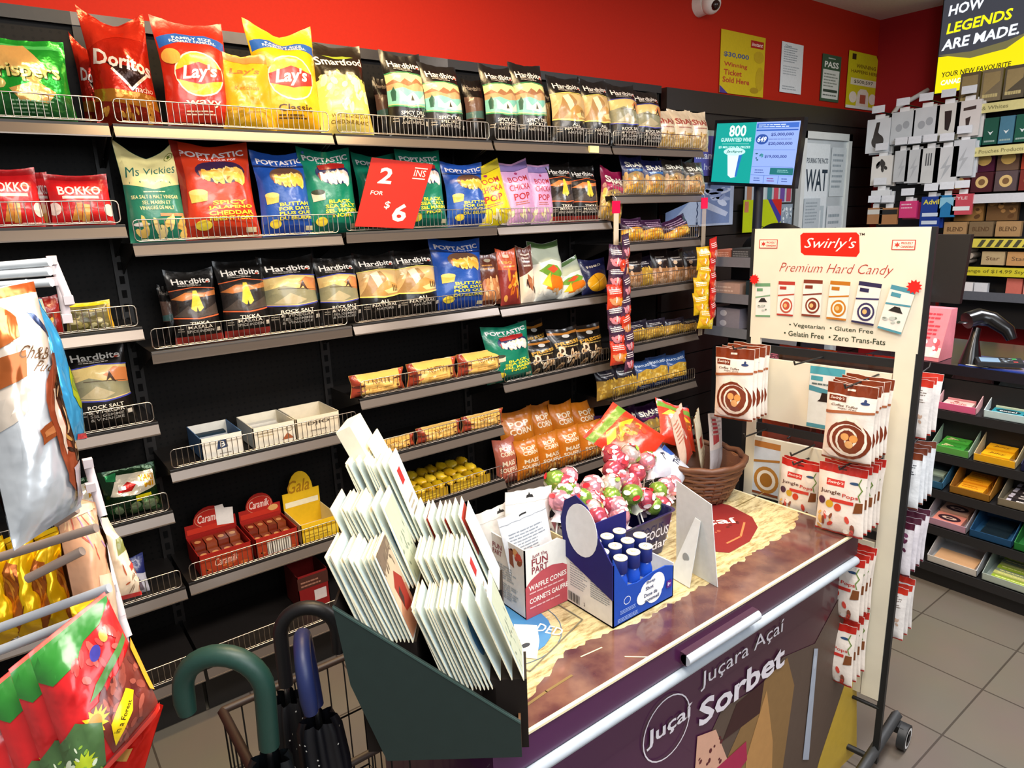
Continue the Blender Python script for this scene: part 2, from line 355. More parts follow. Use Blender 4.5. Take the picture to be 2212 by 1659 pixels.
des('crispers', 'chip_bag', .26, .22, .09, '#1f9a2f', [('r', 0, .0, 1, .30, '#2a6a35'), ('r', .03, .88, .97, .93, '#57d36b'), ('p', [(.2, .88), (.55, .93), (.78, .60), (.60, .4), (.25, .62)], '#e2b46a'), ('p', [(.3, .36), (.62, .46), (.82, .34), (.7, .2), (.4, .22)], '#d8a860'), ('t', 'Crispers', .47, .55, .88, .22, '#3a4310', dict(b=.06)), ('t', 'Crispers', .46, .56, .88, .22, '#f0e38a', dict(b=.03)), ('lines', .3, .08, .8, .24, 4, '#9fc7a0'), ('d', .03, .1, .25, .5, 6, .05, ['#8ee08a', '#d9c97a'], 4)], kind='foil', wr=1.6, droop=.0)
des('smart', 'popcorn_bag', .20, .34, .10, '#1c170d', [('p', [(0, 0), (1, 0), (1, .5), (.7, .62), (.3, .60), (0, .55)], '#ecd268'), ('d', .05, .25, .95, .62, 60, .07, ['#f6e38a', '#efd05e', '#fbf0b2'], 6), ('t', 'Smartfood', .5, .78, .9, .10, '#f6efdc', dict(b=.03, rot=3)), ('p', [(.2, .84), (.6, .88), (.8, .85), (.5, .83)], '#8a9a2a'), ('t', 'WHITE CHEDDAR', .5, .18, .7, .035, '#7a5a14', dict(b=.01)), ('t', 'CHEDDAR BLANC', .5, .12, .7, .035, '#7a5a14')], droop=.02)
def shah(c1, c2, nut): return [('p', [(0, 0), (1, 0), (1, .48), (.5, .6), (0, .48)], '#a98a52'), ('d', .06, .05, .94, .5, 46, .065, nut, 9), ('t', 'ShAh', .5, .76, .78, .16, '#f3ecd6', dict(b=.06)), ('t', 'nuts', .5, .65, .4, .04, '#d9d0b8'), ('p', [(.1, .64), (.9, .64), (.8, .58), (.2, .58)], c2)]
des('shah_beige', 'nut_bag', .16, .20, .07, '#d9c3a2', [('p', [(0, 0), (1, 0), (1, .42), (0, .36)], '#b99450'), ('d', .04, .02, .96, .42, 60, .05, ['#d8b06a', '#a87c3a', '#e9cc90'], 3), ('t', 'ShAh', .5, .68, .75, .16, '#a3483c', dict(b=.05)), ('lines', .2, .5, .8, .56, 1, '#a86a5a')])
des('shah_blue', 'nut_bag', .15, .24, .07, '#262a5e', shah('', '#3d6fa8', ['#e2a32e', '#f0bd4c', '#c9862a']))
des('shah_clear', 'nut_bag', .15, .24, .07, '#3c352c', shah('', '#6a5c4a', ['#c98f4a', '#a86f38', '#e0b070']))
des('shah_magenta', 'nut_bag', .15, .22, .07, '#8a1440', shah('', '#c22a5e', ['#e0b03a', '#c99a2c', '#f0cc5a']))
des('shah_purple', 'nut_bag', .15, .20, .07, '#35163e', shah('', '#6a1f52', ['#d9b04a', '#e9c766', '#b98f38']))
des('peanut', 'nut_bag', .15, .20, .06, '#1e1826', [('p', [(0, 0), (1, 0), (1, .55), (0, .62)], '#b98f3c'), ('d', .05, .04, .95, .6, 52, .07, ['#e2b13c', '#f0c860', '#c4942e'], 11), ('lines', .15, .7, .85, .84, 2, '#cfc6c0')])
des('nut_dark', 'nut_bag', .15, .20, .06, '#241a18', [('p', [(0, 0), (1, 0), (1, .42), (0, .46)], '#a9774a'), ('d', .05, .04, .95, .44, 40, .08, ['#c99262', '#a9703f', '#ddb089'], 12), ('lines', .15, .62, .85, .8, 2, '#a89c90'), ('e', .3, .6, .1, .06, '#d8b592')])
des('bluetop', 'nut_bag', .15, .21, .07, '#2e4f86', [('p', [(0, .0), (1, .0), (1, .2), (0, .2)], '#1f2f5c'), ('p', [(.06, .2), (.94, .2), (.9, .62), (.5, .7), (.1, .6)], '#c99f3e'), ('d', .12, .2, .88, .64, 40, .07, ['#e9bb46', '#f3d27a', '#c9972e'], 13), ('t', 'NATURES', .5, .82, .7, .08, '#dfe8ee', dict(b=.02)), ('lines', .2, .05, .85, .16, 2, '#cfd6e2')])
des('msv', 'chip_bag', .19, .32, .08, '#22785e', [('p', [(0, .56), (.5, .50), (1, .56), (1, 1), (0, 1)], '#e9dc98'), ('t', 'Ms Vickies', .5, .70, .9, .11, '#1d6a5c', dict(b=.0, i=.35, rot=6)), ('d', .08, .565, .92, .575, 9, .012, ['#1d6a5c'], 1), ('lines', .3, .465, .7, .49, 1, '#cfe0a8'), ('t', 'SEA SALT & MALT VINEGAR', .5, .43, .82, .035, '#efe7a6', dict(b=.02)), ('t', 'SEL MARIN ET', .5, .375, .5, .035, '#efe7a6', dict(b=.02)), ('t', 'VINAIGRE DE MALT', .5, .325, .6, .035, '#efe7a6', dict(b=.02)),
    ('r', .52, .24, .95, .27, '#d88a5c'), ('e', .2, .17, .13, .02, '#e6e0dc'), ('d', .15, .05, .92, .2, 12, .09, ['#e9c770', '#d9b25a', '#f3da92'], 8), ('ring', .86, .88, .08, .045, .012, '#7a7a2a'), ('s', .86, .88, .05, .02, 5, '#5a6a1e')], droop=.16)
def pop(bg, hair, lines, low): return [('p', [(0, .0), (1, .0), (1, .1), (0, .14)], low), ('t', 'POPTASTIC', .5, .885, .86, .07, '#f2e6e4', dict(b=.05, rot=2)), ('t', 'OWN YOUR POP', .55, .825, .5, .025, '#f2e6e4', dict(b=.02)), ('e', .55, .68, .34, .13, hair), ('p', [(.25, .68), (.85, .70), (.86, .62), (.26, .6)], '#d9774a' if bg != 'g' else '#8f1c1c'),
    ('d', .30, .60, .52, .68, 12, .075, ['#f3c45a', '#f8d988', '#e9a93a'] if bg != 'g' else ['#f0ded0', '#e2c6a8', '#faf0e6'], 2), ('d', .62, .60, .84, .68, 12, .075, ['#f3c45a', '#f8d988', '#e9a93a'] if bg != 'g' else ['#f0ded0', '#e2c6a8', '#faf0e6'], 5), ('p', [(.10, .36), (.30, .38), (.32, .47), (.08, .46)], '#e8c25a' if bg != 'g' else '#e6cdb0'), ('e', .2, .465, .12, .03, '#f3d27a' if bg != 'g' else '#3a3f2e')] + \
    [('t', s, .6, .36 - i * .052, min(.62, .095 * len(s)), .042, '#f0e23c', dict(b=.05, rot=2)) for i, s in enumerate(lines)] + [('e', .22, .14, .1, .05, '#ecd23c'), ('r', .78, .06, .93, .11, '#d8c9a0')]
des('pop_red', 'popcorn_bag', .23, .33, .09, '#c8381a', pop('r', '#3c2344', ['SPICY', 'JALAPENO', 'CHEDDAR', 'PIMENT FORT'], '#a52a14') + [('p', [(0, 0), (.04, 0), (.10, 1), (0, 1)], '#8f1d0e')], wr=1.2)
des('pop_blue', 'popcorn_bag', .20, .30, .09, '#1f4fa8', pop('b', '#6a4a3a', ['BUTTAH', 'FOR DAYS', 'PLUS QUE', 'DU BEURRE'], '#1a3f94') + [('r', 0, .80, 1, .82, '#1a2a5c')], wr=1.3)
des('pop_green', 'popcorn_bag', .20, .31, .09, '#0f7a5e', pop('g', '#232a5a', ['BLACK', 'SEA SALT', 'SEL MARIN', 'NOIR'], '#0c5a48') + [('p', [(.3, .72), (.8, .75), (.82, .80), (.55, .83), (.28, .78)], '#a11f1c')], wr=1.3)
def boom(c): return [('r', 0, .86, 1, .97, c), ('r', .02, .855, .98, .865, '#8a6f20' if c == '#b9a630' else '#5f4a78'), ('e', .5, .81, .05, .025, '#a83a6a'), ('t', 'BOOM', .5, .70, .6, .09, '#b22a30', dict(b=.01)), ('t', 'CHICKA', .5, .57, .66, .09, '#b22a30', dict(b=.01)), ('t', 'POP', .5, .43, .52, .10, '#b22a30', dict(b=.02)), ('lines', .25, .3, .8, .36, 2, '#b86a50'), ('d', .1, .03, .9, .24, 10, .06, ['#f5ebc0', '#efe0a0'], 3)]
des('boom_yellow', 'popcorn_bag', .18, .30, .07, '#e6cf1e', boom('#b9a630')); des('boom_purple', 'popcorn_bag', .18, .30, .07, '#cf9cc6', boom('#7d6aa0'))
des('bokko', 'cracker_bag', .22, .16, .06, '#c81a1e', [('r', 0, .88, 1, .97, '#9c1216'), ('t', 'BOKKO', .5, .66, .7, .17, '#f2dcd6', dict(b=.04)), ('r', .2, .5, .8, .55, '#e8c8c0'), ('p', [(.3, .1), (.4, .42), (.5, .42), (.46, .1)], '#d98f3c'), ('p', [(.46, .08), (.52, .4), (.62, .38), (.58, .08)], '#e9a950'), ('e', .06, .32, .1, .12, '#efdcd6'), ('e', .94, .28, .09, .12, '#efdcd6'), ('lines', .6, .04, .95, .1, 1, '#efb0a8')], droop=.02)
des('chocobag', 'candy_bag', .2, .13, .05, '#8a1410', [('p', [(0, .7), (.3, .82), (.55, .72), (.5, .62), (.1, .6)], '#f0c020'), ('d', .05, .1, .95, .5, 16, .08, ['#6a2a14', '#a03c20', '#e0b04a'], 7)], wr=1.8)
des('yellowbag', 'candy_bag', .17, .12, .05, '#6a6234', [('r', 0, .86, 1, 1, '#f2c818'), ('r', .92, 0, 1, .86, '#e0aa2a'), ('d', .08, .1, .88, .75, 18, .07, ['#a89a5c', '#c9bf8e', '#4f4a20'], 9)])
des('brownbag', 'snack_pouch', .12, .22, .05, '#5a2a18', [('p', [(.1, .1), (.9, .1), (.85, .5), (.2, .5)], '#b9784a'), ('d', .15, .1, .85, .5, 16, .1, ['#d0905c', '#a9633a', '#e0b080'], 3), ('lines', .2, .66, .8, .8, 2, '#c9883c'), ('e', .5, .88, .14, .04, '#a89a80')])
des('bbq', 'snack_pouch', .13, .24, .05, '#8c2e26', [('p', [(0, .62), (1, .58), (1, 1), (0, 1)], '#d2582a'), ('r', .3, .86, .6, .93, '#e6d0b0'), ('t', 'BBQ', .4, .75, .5, .06, '#f3c45a'), ('lines', .2, .64, .8, .7, 1, '#f0b04a'), ('d', .35, .18, .85, .55, 12, .13, ['#ef8a1e', '#f5a83c', '#c8641a'], 4), ('e', .2, .12, .08, .06, '#d99a4c')])
des('bark', 'snack_pouch', .12, .24, .05, '#e8d8c0', [('p', [(0, .45), (1, .6), (1, 1), (0, 1)], '#6e3626'), ('lines', .2, .6, .8, .9, 4, '#ecd8c4'), ('p', [(.4, .5), (.7, .4), (.6, .2), (.35, .3)], '#a4603c'), ('d', .3, .2, .8, .5, 6, .1, ['#3c2016', '#b97a50'], 2)])
des('veg', 'chip_bag', .18, .24, .09, '#dfe0d6', [('p', [(0, .6), (.5, .68), (1, .6), (1, .97), (0, .97)], '#a9b09c'), ('p', [(.0, .9), (1, .9), (1, 1), (0, 1)], '#4e6a3c'), ('p', [(.1, .5), (.35, .6), (.7, .56), (.9, .42), (.6, .3)], '#6e9c30'), ('p', [(.3, .52), (.55, .58), (.72, .5), (.5, .44)], '#d4502a'), ('p', [(.25, .2), (.45, .42), (.8, .36), (.95, .2), (.6, .12)], '#e87818'), ('p', [(.15, .28), (.4, .46), (.4, .2)], '#f0cc2c'), ('d', .1, .1, .9, .2, 6, .06, ['#f0ede0', '#c8a87c'], 2)])
des('navychip', 'chip_bag', .17, .24, .08, '#191d48', [('t', 'PANKO', .45, .8, .6, .07, '#e2dccc', dict(rot=12)), ('e', .5, .32, .4, .26, '#eaa91e'), ('l', [(.2, .2), (.5, .34), (.8, .5)], .03, '#f6d472'), ('l', [(.5, .06), (.5, .34), (.3, .54)], .03, '#c47f14')])
des('presse', 'nut_bag', .16, .26, .08, '#1d1712', [('r', 0, .84, 1, .9, '#b8742a'), ('e', .5, .80, .12, .05, '#dcd6cc'), ('t', 'PRESSE', .5, .62, .84, .09, '#d8a33c', dict(b=.05, rot=6)), ('lines', .1, .5, .9, .56, 1, '#c9b070'), ('d', .08, .06, .92, .46, 13, .12, ['#e2c49a', '#d0a676', '#eddcc0'], 21), ('d', .08, .06, .92, .46, 13, .05, ['#4a3020', '#8a5c38'], 21)])
def malart(c): return [('t', 'POP', .5, .78, .56, .11, '#f6e3c4', dict(b=.05)), ('t', 'CORN', .5, .66, .62, .10, '#f6e3c4', dict(b=.05)), ('t', 'MAIS', .5, .46, .6, .11, '#f6e3c4', dict(b=.05)), ('t', 'SOUFFLE', .5, .32, .78, .10, '#f6e3c4', dict(b=.05)), ('d', .3, .04, .8, .2, 8, .09, c, 3)]
des('mal_orange', 'popcorn_bag', .15, .22, .07, '#c9741a', malart(['#eab45c', '#8a4a18'])); des('mal_pink', 'popcorn_bag', .14, .20, .06, '#b8614c', malart(['#e2a08a', '#8a3a30']))
des('noodle', 'snack_pouch', .20, .18, .08, '#16301a', [('p', [(.1, .5), (.3, .9), (.95, .86), (.98, .52), (.6, .44)], '#efe4cc'), ('p', [(.25, .6), (.45, .74), (.6, .66), (.5, .54), (.25, .55)], '#c22018'), ('r', .27, .6, .40, .67, '#f6f2ee'), ('t', 'YAKI', .8, .74, .28, .12, '#e0a020', dict(b=.06, rot=-6)), ('t', 'MI', .84, .60, .18, .1, '#e0a020', dict(b=.06)), ('p', [(.1, .9), (.3, .95), (.26, .78), (.1, .8)], '#2c8a50'), ('r', .55, .30, .85, .42, '#e9dc1c'), ('d', .1, .05, .9, .36, 14, .09, ['#587a4c', '#2e5a30', '#8aa07a'], 2)], kind='foil', wr=1.6)
des('navybag', 'snack_pouch', .12, .20, .06, '#27306a', [('p', [(0, 0), (1, 0), (1, .5), (0, .7)], '#d8d4dc'), ('p', [(.2, .1), (.8, .1), (.7, .4), (.3, .5)], '#7a6a74')])
des('chez', 'cheese_snack_bag', .16, .16, .08, '#3a1c38', [('lines', .15, .62, .85, .9, 3, '#b898ae'), ('p', [(0, 0), (1, 0), (1, .5), (.5, .6), (0, .5)], '#d98f1c'), ('d', .05, .05, .95, .52, 34, .09, ['#f0ae22', '#e0921c', '#f8cc52'], 6)])
des('granola', 'bar_multipack', .22, .085, .09, '#e2b45e', [('p', [(0, .0), (.14, 0), (.12, 1), (0, 1)], '#9c3a24'), ('p', [(.86, 0), (1, 0), (1, 1), (.9, 1)], '#b4482a'), ('d', .03, .1, .2, .6, 6, .035, ['#5a2418', '#c9744a'], 3), ('d', .8, .1, .97, .7, 7, .035, ['#5a2418', '#c9583a', '#a8402c'], 4), ('t', 'NUTTY', .5, .66, .34, .2, '#8a5a24', dict(b=.01)), ('lines', .3, .15, .75, .42, 3, '#c08c44')], droop=.0, slump=0, cat='snack pack')
# hanging candy bags
def toffee(c1, c2, tt='Coffee Toffee'): return [('r', 0, .86, 1, 1, c1), ('r', .42, .92, .58, .945, '#f2e6d6'), ('r', .06, .77, .42, .84, c1), ('t', "Swirly's", .24, .805, .3, .045, '#fff3ea', dict(i=.3, b=.01)), ('e', .8, .785, .09, .018, '#2c3f6c'), ('e', .8, .815, .03, .02, '#2c3f6c'), ('t', tt, .4, .725, .55, .03, '#5a3a26', dict(i=.3)), ('t', 'Sugar Free', .46, .69, .4, .022, '#5a3a26', dict(i=.3)),
    ('p', [(0, .60), (.5, .64), (1, .66), (1, .69), (.5, .675), (0, .635)], c2), ('e', .54, .30, .45, .25, c1), ('e', .54, .30, .38, .21, '#f2e6da'), ('e', .56, .31, .34, .19, c1), ('sw', .56, .31, .40, 2.2, .04, '#f4ead8'), ('e', .48, .34, .085, .048, '#e6a860'), ('e', .66, .33, .085, .048, '#dc984e'), ('e', .58, .25, .085, .048, '#e9b070'), ('p', [(0, .0), (1, 0), (1, .03), (0, .03)], c1), ('p', [(.02, .12), (.2, .06), (.4, .05), (.2, .16)], '#f8f0e8')]
des('toffee', 'candy_bag', .135, .20, .03, '#efe6dc', toffee('#7a3216', '#a5603a'), droop=0, slump=0, cat='candy bag', wr=1.2)
des('jungle', 'candy_bag', .135, .20, .03, '#f0e6dc', [('r', 0, .88, 1, 1, '#c2241a'), ('r', .42, .93, .58, .955, '#5a1410'), ('r', .2, .70, .58, .79, '#d0342a'), ('t', "Swirly's", .39, .745, .34, .05, '#fff3ea', dict(i=.3)), ('e', .78, .78, .1, .02, '#2c4a70'), ('t', 'Jungle', .3, .60, .45, .07, '#5a2e20', dict(b=.02)), ('t', 'Pops', .72, .58, .32, .07, '#d0342a', dict(b=.02)), ('r', .3, .47, .8, .52, '#d0342a'), ('e', .12, .46, .08, .055, '#4a2444'), ('e', .3, .43, .08, .055, '#cfa21e'), ('e', .48, .40, .08, .055, '#c8381a'),
    ('l', [(.9, .86), (.86, .78), (.94, .70), (.88, .62), (.92, .54)], .02, '#6a8a3a'), ('p', [(.8, .36), (.97, .38), (.97, .52), (.84, .52)], '#7a4420'), ('d', .1, .05, .9, .3, 14, .06, ['#d8483a', '#e8b86a', '#8a4a34', '#f6f2ee'], 5), ('r', 0, 0, 1, .03, '#a8241a')], droop=0, slump=0, cat='candy bag', wr=1.2)
des('backprint', 'candy_bag', .135, .20, .03, '#dfe4ea', [('r', 0, .88, 1, 1, '#7a3a22'), ('lines', .1, .5, .9, .84, 9, '#5c6068'), ('lines', .1, .3, .7, .44, 4, '#7c8088'), ('r', 0, 0, 1, .03, '#7a3a22')], droop=0, slump=0, cat='candy bag', wr=1.4)
des('backred', 'candy_bag', .135, .20, .03, '#e6e2e0', [('r', 0, .88, 1, 1, '#c8301f'), ('lines', .1, .5, .9, .84, 9, '#8a7c74'), ('d', .1, .1, .9, .45, 8, .05, ['#a8705a', '#c9a894'], 4), ('r', 0, 0, 1, .03, '#b02a20')], droop=0, slump=0, cat='candy bag', wr=1.4)
des('backplum', 'candy_bag', .135, .20, .03, '#dcd8e0', [('r', 0, .88, 1, 1, '#4e1a30'), ('d', .1, .1, .9, .8, 22, .06, ['#7a4466', '#5a2a44', '#b9aabc'], 4), ('r', 0, 0, 1, .04, '#6a1f2e')], droop=0, slump=0, cat='candy bag', wr=1.4)

# ---------------------------------------------------------------- room shell
def node_mat(name, fn):
    m = bpy.data.materials.new(name); m.use_nodes = True; fn(m.node_tree, m.node_tree.nodes['Principled BSDF']); return m
def floor_fn(nt, b):
    tc = nt.nodes.new('ShaderNodeTexCoord'); mp = nt.nodes.new('ShaderNodeMapping'); mp.inputs['Location'].default_value = (.205, 0, 0)
    br = nt.nodes.new('ShaderNodeTexBrick'); br.offset = 0; br.inputs['Scale'].default_value = 1; br.inputs['Brick Width'].default_value = .36; br.inputs['Row Height'].default_value = .36; br.inputs['Mortar Size'].default_value = .0035; br.inputs['Mortar Smooth'].default_value = .1
    br.inputs['Color1'].default_value = lin('#736b60'); br.inputs['Color2'].default_value = lin('#6d655b'); br.inputs['Mortar'].default_value = lin('#4a423a')
    n = nt.nodes.new('ShaderNodeTexNoise'); n.inputs['Scale'].default_value = 3; n.inputs['Detail'].default_value = 6
    mx = nt.nodes.new('ShaderNodeMix'); mx.data_type = 'RGBA'; mx.blend_type = 'MULTIPLY'; mx.inputs[0].default_value = .25
    nt.links.new(tc.outputs['Object'], mp.inputs[0]); nt.links.new(mp.outputs[0], br.inputs['Vector']); nt.links.new(tc.outputs['Object'], n.inputs['Vector']); nt.links.new(br.outputs['Color'], mx.inputs[6]); nt.links.new(n.outputs['Color'], mx.inputs[7]); nt.links.new(mx.outputs[2], b.inputs['Base Color'])
    bp = nt.nodes.new('ShaderNodeBump'); bp.inputs['Strength'].default_value = .3; bp.inputs['Distance'].default_value = .002; bp.invert = True; nt.links.new(br.outputs['Fac'], bp.inputs['Height']); nt.links.new(bp.outputs['Normal'], b.inputs['Normal']); b.inputs['Roughness'].default_value = .32
M_FLOOR = node_mat('floor_tiles', floor_fn)
def peg_fn(nt, b):   # pegboard: round holes on a one inch grid
    tc = nt.nodes.new('ShaderNodeTexCoord'); sp = nt.nodes.new('ShaderNodeSeparateXYZ'); nt.links.new(tc.outputs['Object'], sp.inputs[0]); ds = []
    def mth(op, a, v=None, c=None):
        n = nt.nodes.new('ShaderNodeMath'); n.operation = op
        for i, q in enumerate((a, v, c)):
            if q is None: continue
            if isinstance(q, (int, float)): n.inputs[i].default_value = q
            else: nt.links.new(q, n.inputs[i])
        return n.outputs[0]
    for ax in (0, 2): f = mth('SUBTRACT', mth('FRACT', mth('MULTIPLY', sp.outputs[ax], 1 / .0254)), .5); ds.append(mth('MULTIPLY', f, f))
    hole = mth('LESS_THAN', mth('ADD', ds[0], ds[1]), .028)
    mx = nt.nodes.new('ShaderNodeMix'); mx.data_type = 'RGBA'; nt.links.new(hole, mx.inputs[0]); mx.inputs[6].default_value = lin('#100d0b'); mx.inputs[7].default_value = lin('#040303'); nt.links.new(mx.outputs[2], b.inputs['Base Color']); b.inputs['Roughness'].default_value = .6; b.inputs['Specular IOR Level'].default_value = .2
    bp = nt.nodes.new('ShaderNodeBump'); bp.invert = True; bp.inputs['Distance'].default_value = .003; nt.links.new(hole, bp.inputs['Height']); nt.links.new(bp.outputs['Normal'], b.inputs['Normal'])
M_PEG = node_mat('black_pegboard', peg_fn)
def struct(name, a, b, m): o = MB().box(a, b, m).build(name); tag(o, kind='structure'); return o
CORX, WY, TOP = 5.60, .33, 2.49
struct('floor', (-3, -6, -.1), (CORX + .1, WY + .1, 0), M_FLOOR)
struct('ceiling', (-3, -6, 3.2), (CORX + .1, WY + .1, 3.3), M('#e9e4de', 'matte'))
struct('wall_back', (-3, WY + .06, 0), (CORX + .1, WY + .16, 3.2), M('#b4200a', 'paint'))
struct('wall_right', (CORX, -6, 0), (CORX + .1, WY + .06, 3.2), M('#9c181c', 'paint'))
# black slat wall of horizontal boards, from the shelving to the far corner
sl = MB(); z = .1
while z < TOP - .2: sl.box((2.96, WY, z), (CORX - .002, WY + .055, z + .145), M('#1d1a19', 'satin')); z += .152
sl.box((2.96, WY, 0), (CORX - .002, WY + .055, .095), M('#151313', 'satin')); sl.box((2.96, WY - .015, TOP - .12), (CORX - .002, WY + .055, TOP), M('#221d1a', 'satin')); sl.box((2.96, WY + .03, .1), (CORX - .002, WY + .05, TOP), M('#0a0909', 'matte'))
o = sl.build('wall_panel_slats'); tag(o, kind='structure')

# ---------------------------------------------------------------- shelving
B = .73; MET = M('#1c1816', 'satin'); GREY = M('#6b625c', 'satin'); WIRE = M('#c9beb0', 'metal')
def chan_mat(): return node_mat('price_channel', lambda nt, b: (setattr(b.inputs['Base Color'], 'default_value', lin('#6e645c')), setattr(b.inputs['Roughness'], 'default_value', .27), setattr(b.inputs['Metallic'], 'default_value', .35)))
CHAN = chan_mat()
BAYN = ['leftmost shelving bay', 'second shelving bay', 'third shelving bay', 'fourth shelving bay', 'rightmost shelving bay']
for i in range(-1, 4):
    x0 = i * B; t = thing('shelving_bay', f'black pegboard back of the {BAYN[i + 1]}', 'shelving', (x0, WY, 0), group=None)
    m = MB().box((.018, -.005, .1), (B - .018, .045, 2.45), M_PEG); m.build('pegboard_panel', t)
    m = MB()
    for k in range(44): m.box((-.008, -.0225, .2 + k * .05), (.008, -.0205, .228 + k * .05), M('#050404', 'matte'))
    m.box((-.02, -.02, 0), (.02, .05, 2.46), MET); m.build('slotted_upright', t)
    MB().box((-.02, -.025, 2.45), (B - .02, .055, TOP), M('#4a443e', 'metal') if i in (0, 1) else MET).build('top_rail', t)  # lighter metal on two bays: lamp glare put into the rail colour
def fence_mesh(L, hh=.068):
    m = MB(); r = .0021; c = .012
    P = [(c, 0, 0), (L - c, 0, 0), (L - c * .3, 0, c * .3), (L, 0, c), (L, 0, hh - c), (L - c * .3, 0, hh - c * .3), (L - c, 0, hh), (c, 0, hh), (c * .3, 0, hh - c * .3), (0, 0, hh - c), (0, 0, c), (c * .3, 0, c * .3), (c, 0, 0)]
    m.tube(P, r, WIRE, 5); n = int(L / .0185)
    for k in range(1, n): x = L * k / n; m.tube([(x, .001, 0), (x, .001, hh)], .0014, WIRE, 4, False)
    m.tube([(.02, .004, hh * .0 + .004), (L - .02, .004, .004)], .0016, WIRE, 4, False); return m.mesh('wire_fence')
_fm = {}
SHN = {}
def shelf(bay, z, name, fence=True, y0=0., flap=False, dy=.33, tagx=None):
    """z: lower edge of the price channel"""
    x0 = bay * B + .006; L = B - .012; t = thing('shelf', name, 'shelf', (x0, y0, z), group=None)
    MB().box((0, .012, .026), (L, dy - .005, .040), MET).build('shelf_deck', t)
    m = MB(); a = .014 if not flap else -.004
    m.prism([(0, 0 - .002, .0), (0, a, .038), (0, a + .003, .040), (0, .003, .0)], (L, 0, 0), CHAN); m.prism([(0, -.004, 0), (0, -.004, .004), (0, .004, .004), (0, .004, 0)], (L, 0, 0), CHAN)
    m.prism([(0, a - .001, .034), (0, a + .002, .042), (0, a + .012, .042), (0, a + .012, .034)], (L, 0, 0), M('#1a1716', 'satin')); pc = m.build('price_channel', t)
    for xx in (0.0, L - .004): MB().prism([(xx, .015, .026), (xx, dy - .02, .026), (xx, dy - .02, -.07), (xx, dy - .08, -.05)], (.004, 0, 0), MET).build('shelf_bracket', t)
    if fence:
        if 'f' not in _fm: _fm['f'] = fence_mesh(L - .02)
        o = bpy.data.objects.new('wire_fence', _fm['f']); C.objects.link(o); o.parent = t; o.location = (.01, .014, .047)
    if z < .3: MB().box((0, .085, -z), (L, .1, -.005), M('#181513', 'satin')).build('kick_plate', t)
    if tagx is not None: tag(MB().box((tagx, -.006, .005), (tagx + .06, .006, .036), M('#efe6a8', 'paper')).build('price_tag', pc), 'pale blank price tag')
    return t
SH = {  # bay: [(z of channel, name, fence)]
 -1: [(2.069, 'top shelf'), (1.765, 'second shelf'), (1.434, 'third shelf'), (1.105, 'fourth shelf'), (.777, 'fifth shelf'), (.476, 'sixth shelf')],
 0: [(2.069, 'top shelf'), (1.704, 'second shelf'), (1.349, 'third shelf'), (.923, 'fourth shelf'), (.483, 'fifth shelf')],
 1: [(2.069, 'top shelf'), (1.709, 'second shelf'), (1.349, 'third shelf'), (1.041, 'fourth shelf'), (.774, 'fifth shelf'), (.500, 'sixth shelf')],
 2: [(2.069, 'top shelf'), (1.707, 'second shelf'), (1.338, 'third shelf'), (.977, 'fourth shelf'), (.445, 'fifth shelf')],
 3: [(2.069, 'top shelf'), (1.831, 'second shelf'), (1.587, 'third shelf'), (1.343, 'fourth shelf'), (1.038, 'fifth shelf'), (.748, 'sixth shelf'), (.445, 'seventh shelf')]}
cont = {}
for b_, L_ in SH.items():
    for k, (z, nm) in enumerate(L_):
        shelf(b_, z, f'dark metal {nm} with {"wire fence" if not (b_ == 2 and k == 2) else "no wire fence"} on the {BAYN[b_ + 1]}', fence=not (b_ == 2 and k == 2), flap=(b_, k) in ((0, 2), (1, 1)), tagx=.56 if (b_, k) == (2, 0) else None)
    shelf(b_, .18, f'dark metal bottom deck with wire fence of the {BAYN[b_ + 1]}', y0=-.085, dy=.41)

# ---------------------------------------------------------------- rows of goods on the shelves
ORD = ['first', 'second', 'third', 'fourth', 'fifth', 'sixth', 'seventh', 'eighth']
def row(bay, k, where, items):
    """items: (design, pxL, pxR at mid height, pyTop, {Y, yaw, roll, zoff, var})"""
    z = SH[bay][k][0] + .041; cnt = {}
    for it in items: cnt[it[0]] = cnt.get(it[0], 0) + 1
    seen = {}
    for it in items:
        d, xl, xr, yt = it[:4]; o = dict(it[4]) if len(it) > 4 else {}; Y = o.get('Y', .075)
        cx = (xl + xr) / 2; X0 = aty(cx, yt, Y)[0]; yb = None
        for _ in range(3):   # py of the bag's middle
            zt = aty(cx, yt, Y + .02)[2]; zm = (z + zt) / 2; c = RC @ (np.array([X0, Y, zm]) - CAMP); ym = 829.5 + FPX * c[1] / c[2]; X0 = aty(cx, ym, Y)[0]
        W = aty(xr, ym, Y)[0] - aty(xl, ym, Y)[0]; H = zt - z - o.get('zoff', 0)
        seen[d] = seen.get(d, 0) + 1
        lab = LOOK[d]
        if o.get('back'): lab += ' half hidden at the back'
        elif cnt[d] > 1: lab += f', {ORD[seen[d] - 1]} from left'
        lab += ', ' + where
        bag(d, W * 1.04, H * 1.02, (X0, Y, z + o.get('zoff', 0)), o.get('yaw', 0), o.get('tilt', .09), o.get('roll', 0), lab, o.get('group'), o.get('var', seen[d] % 2))
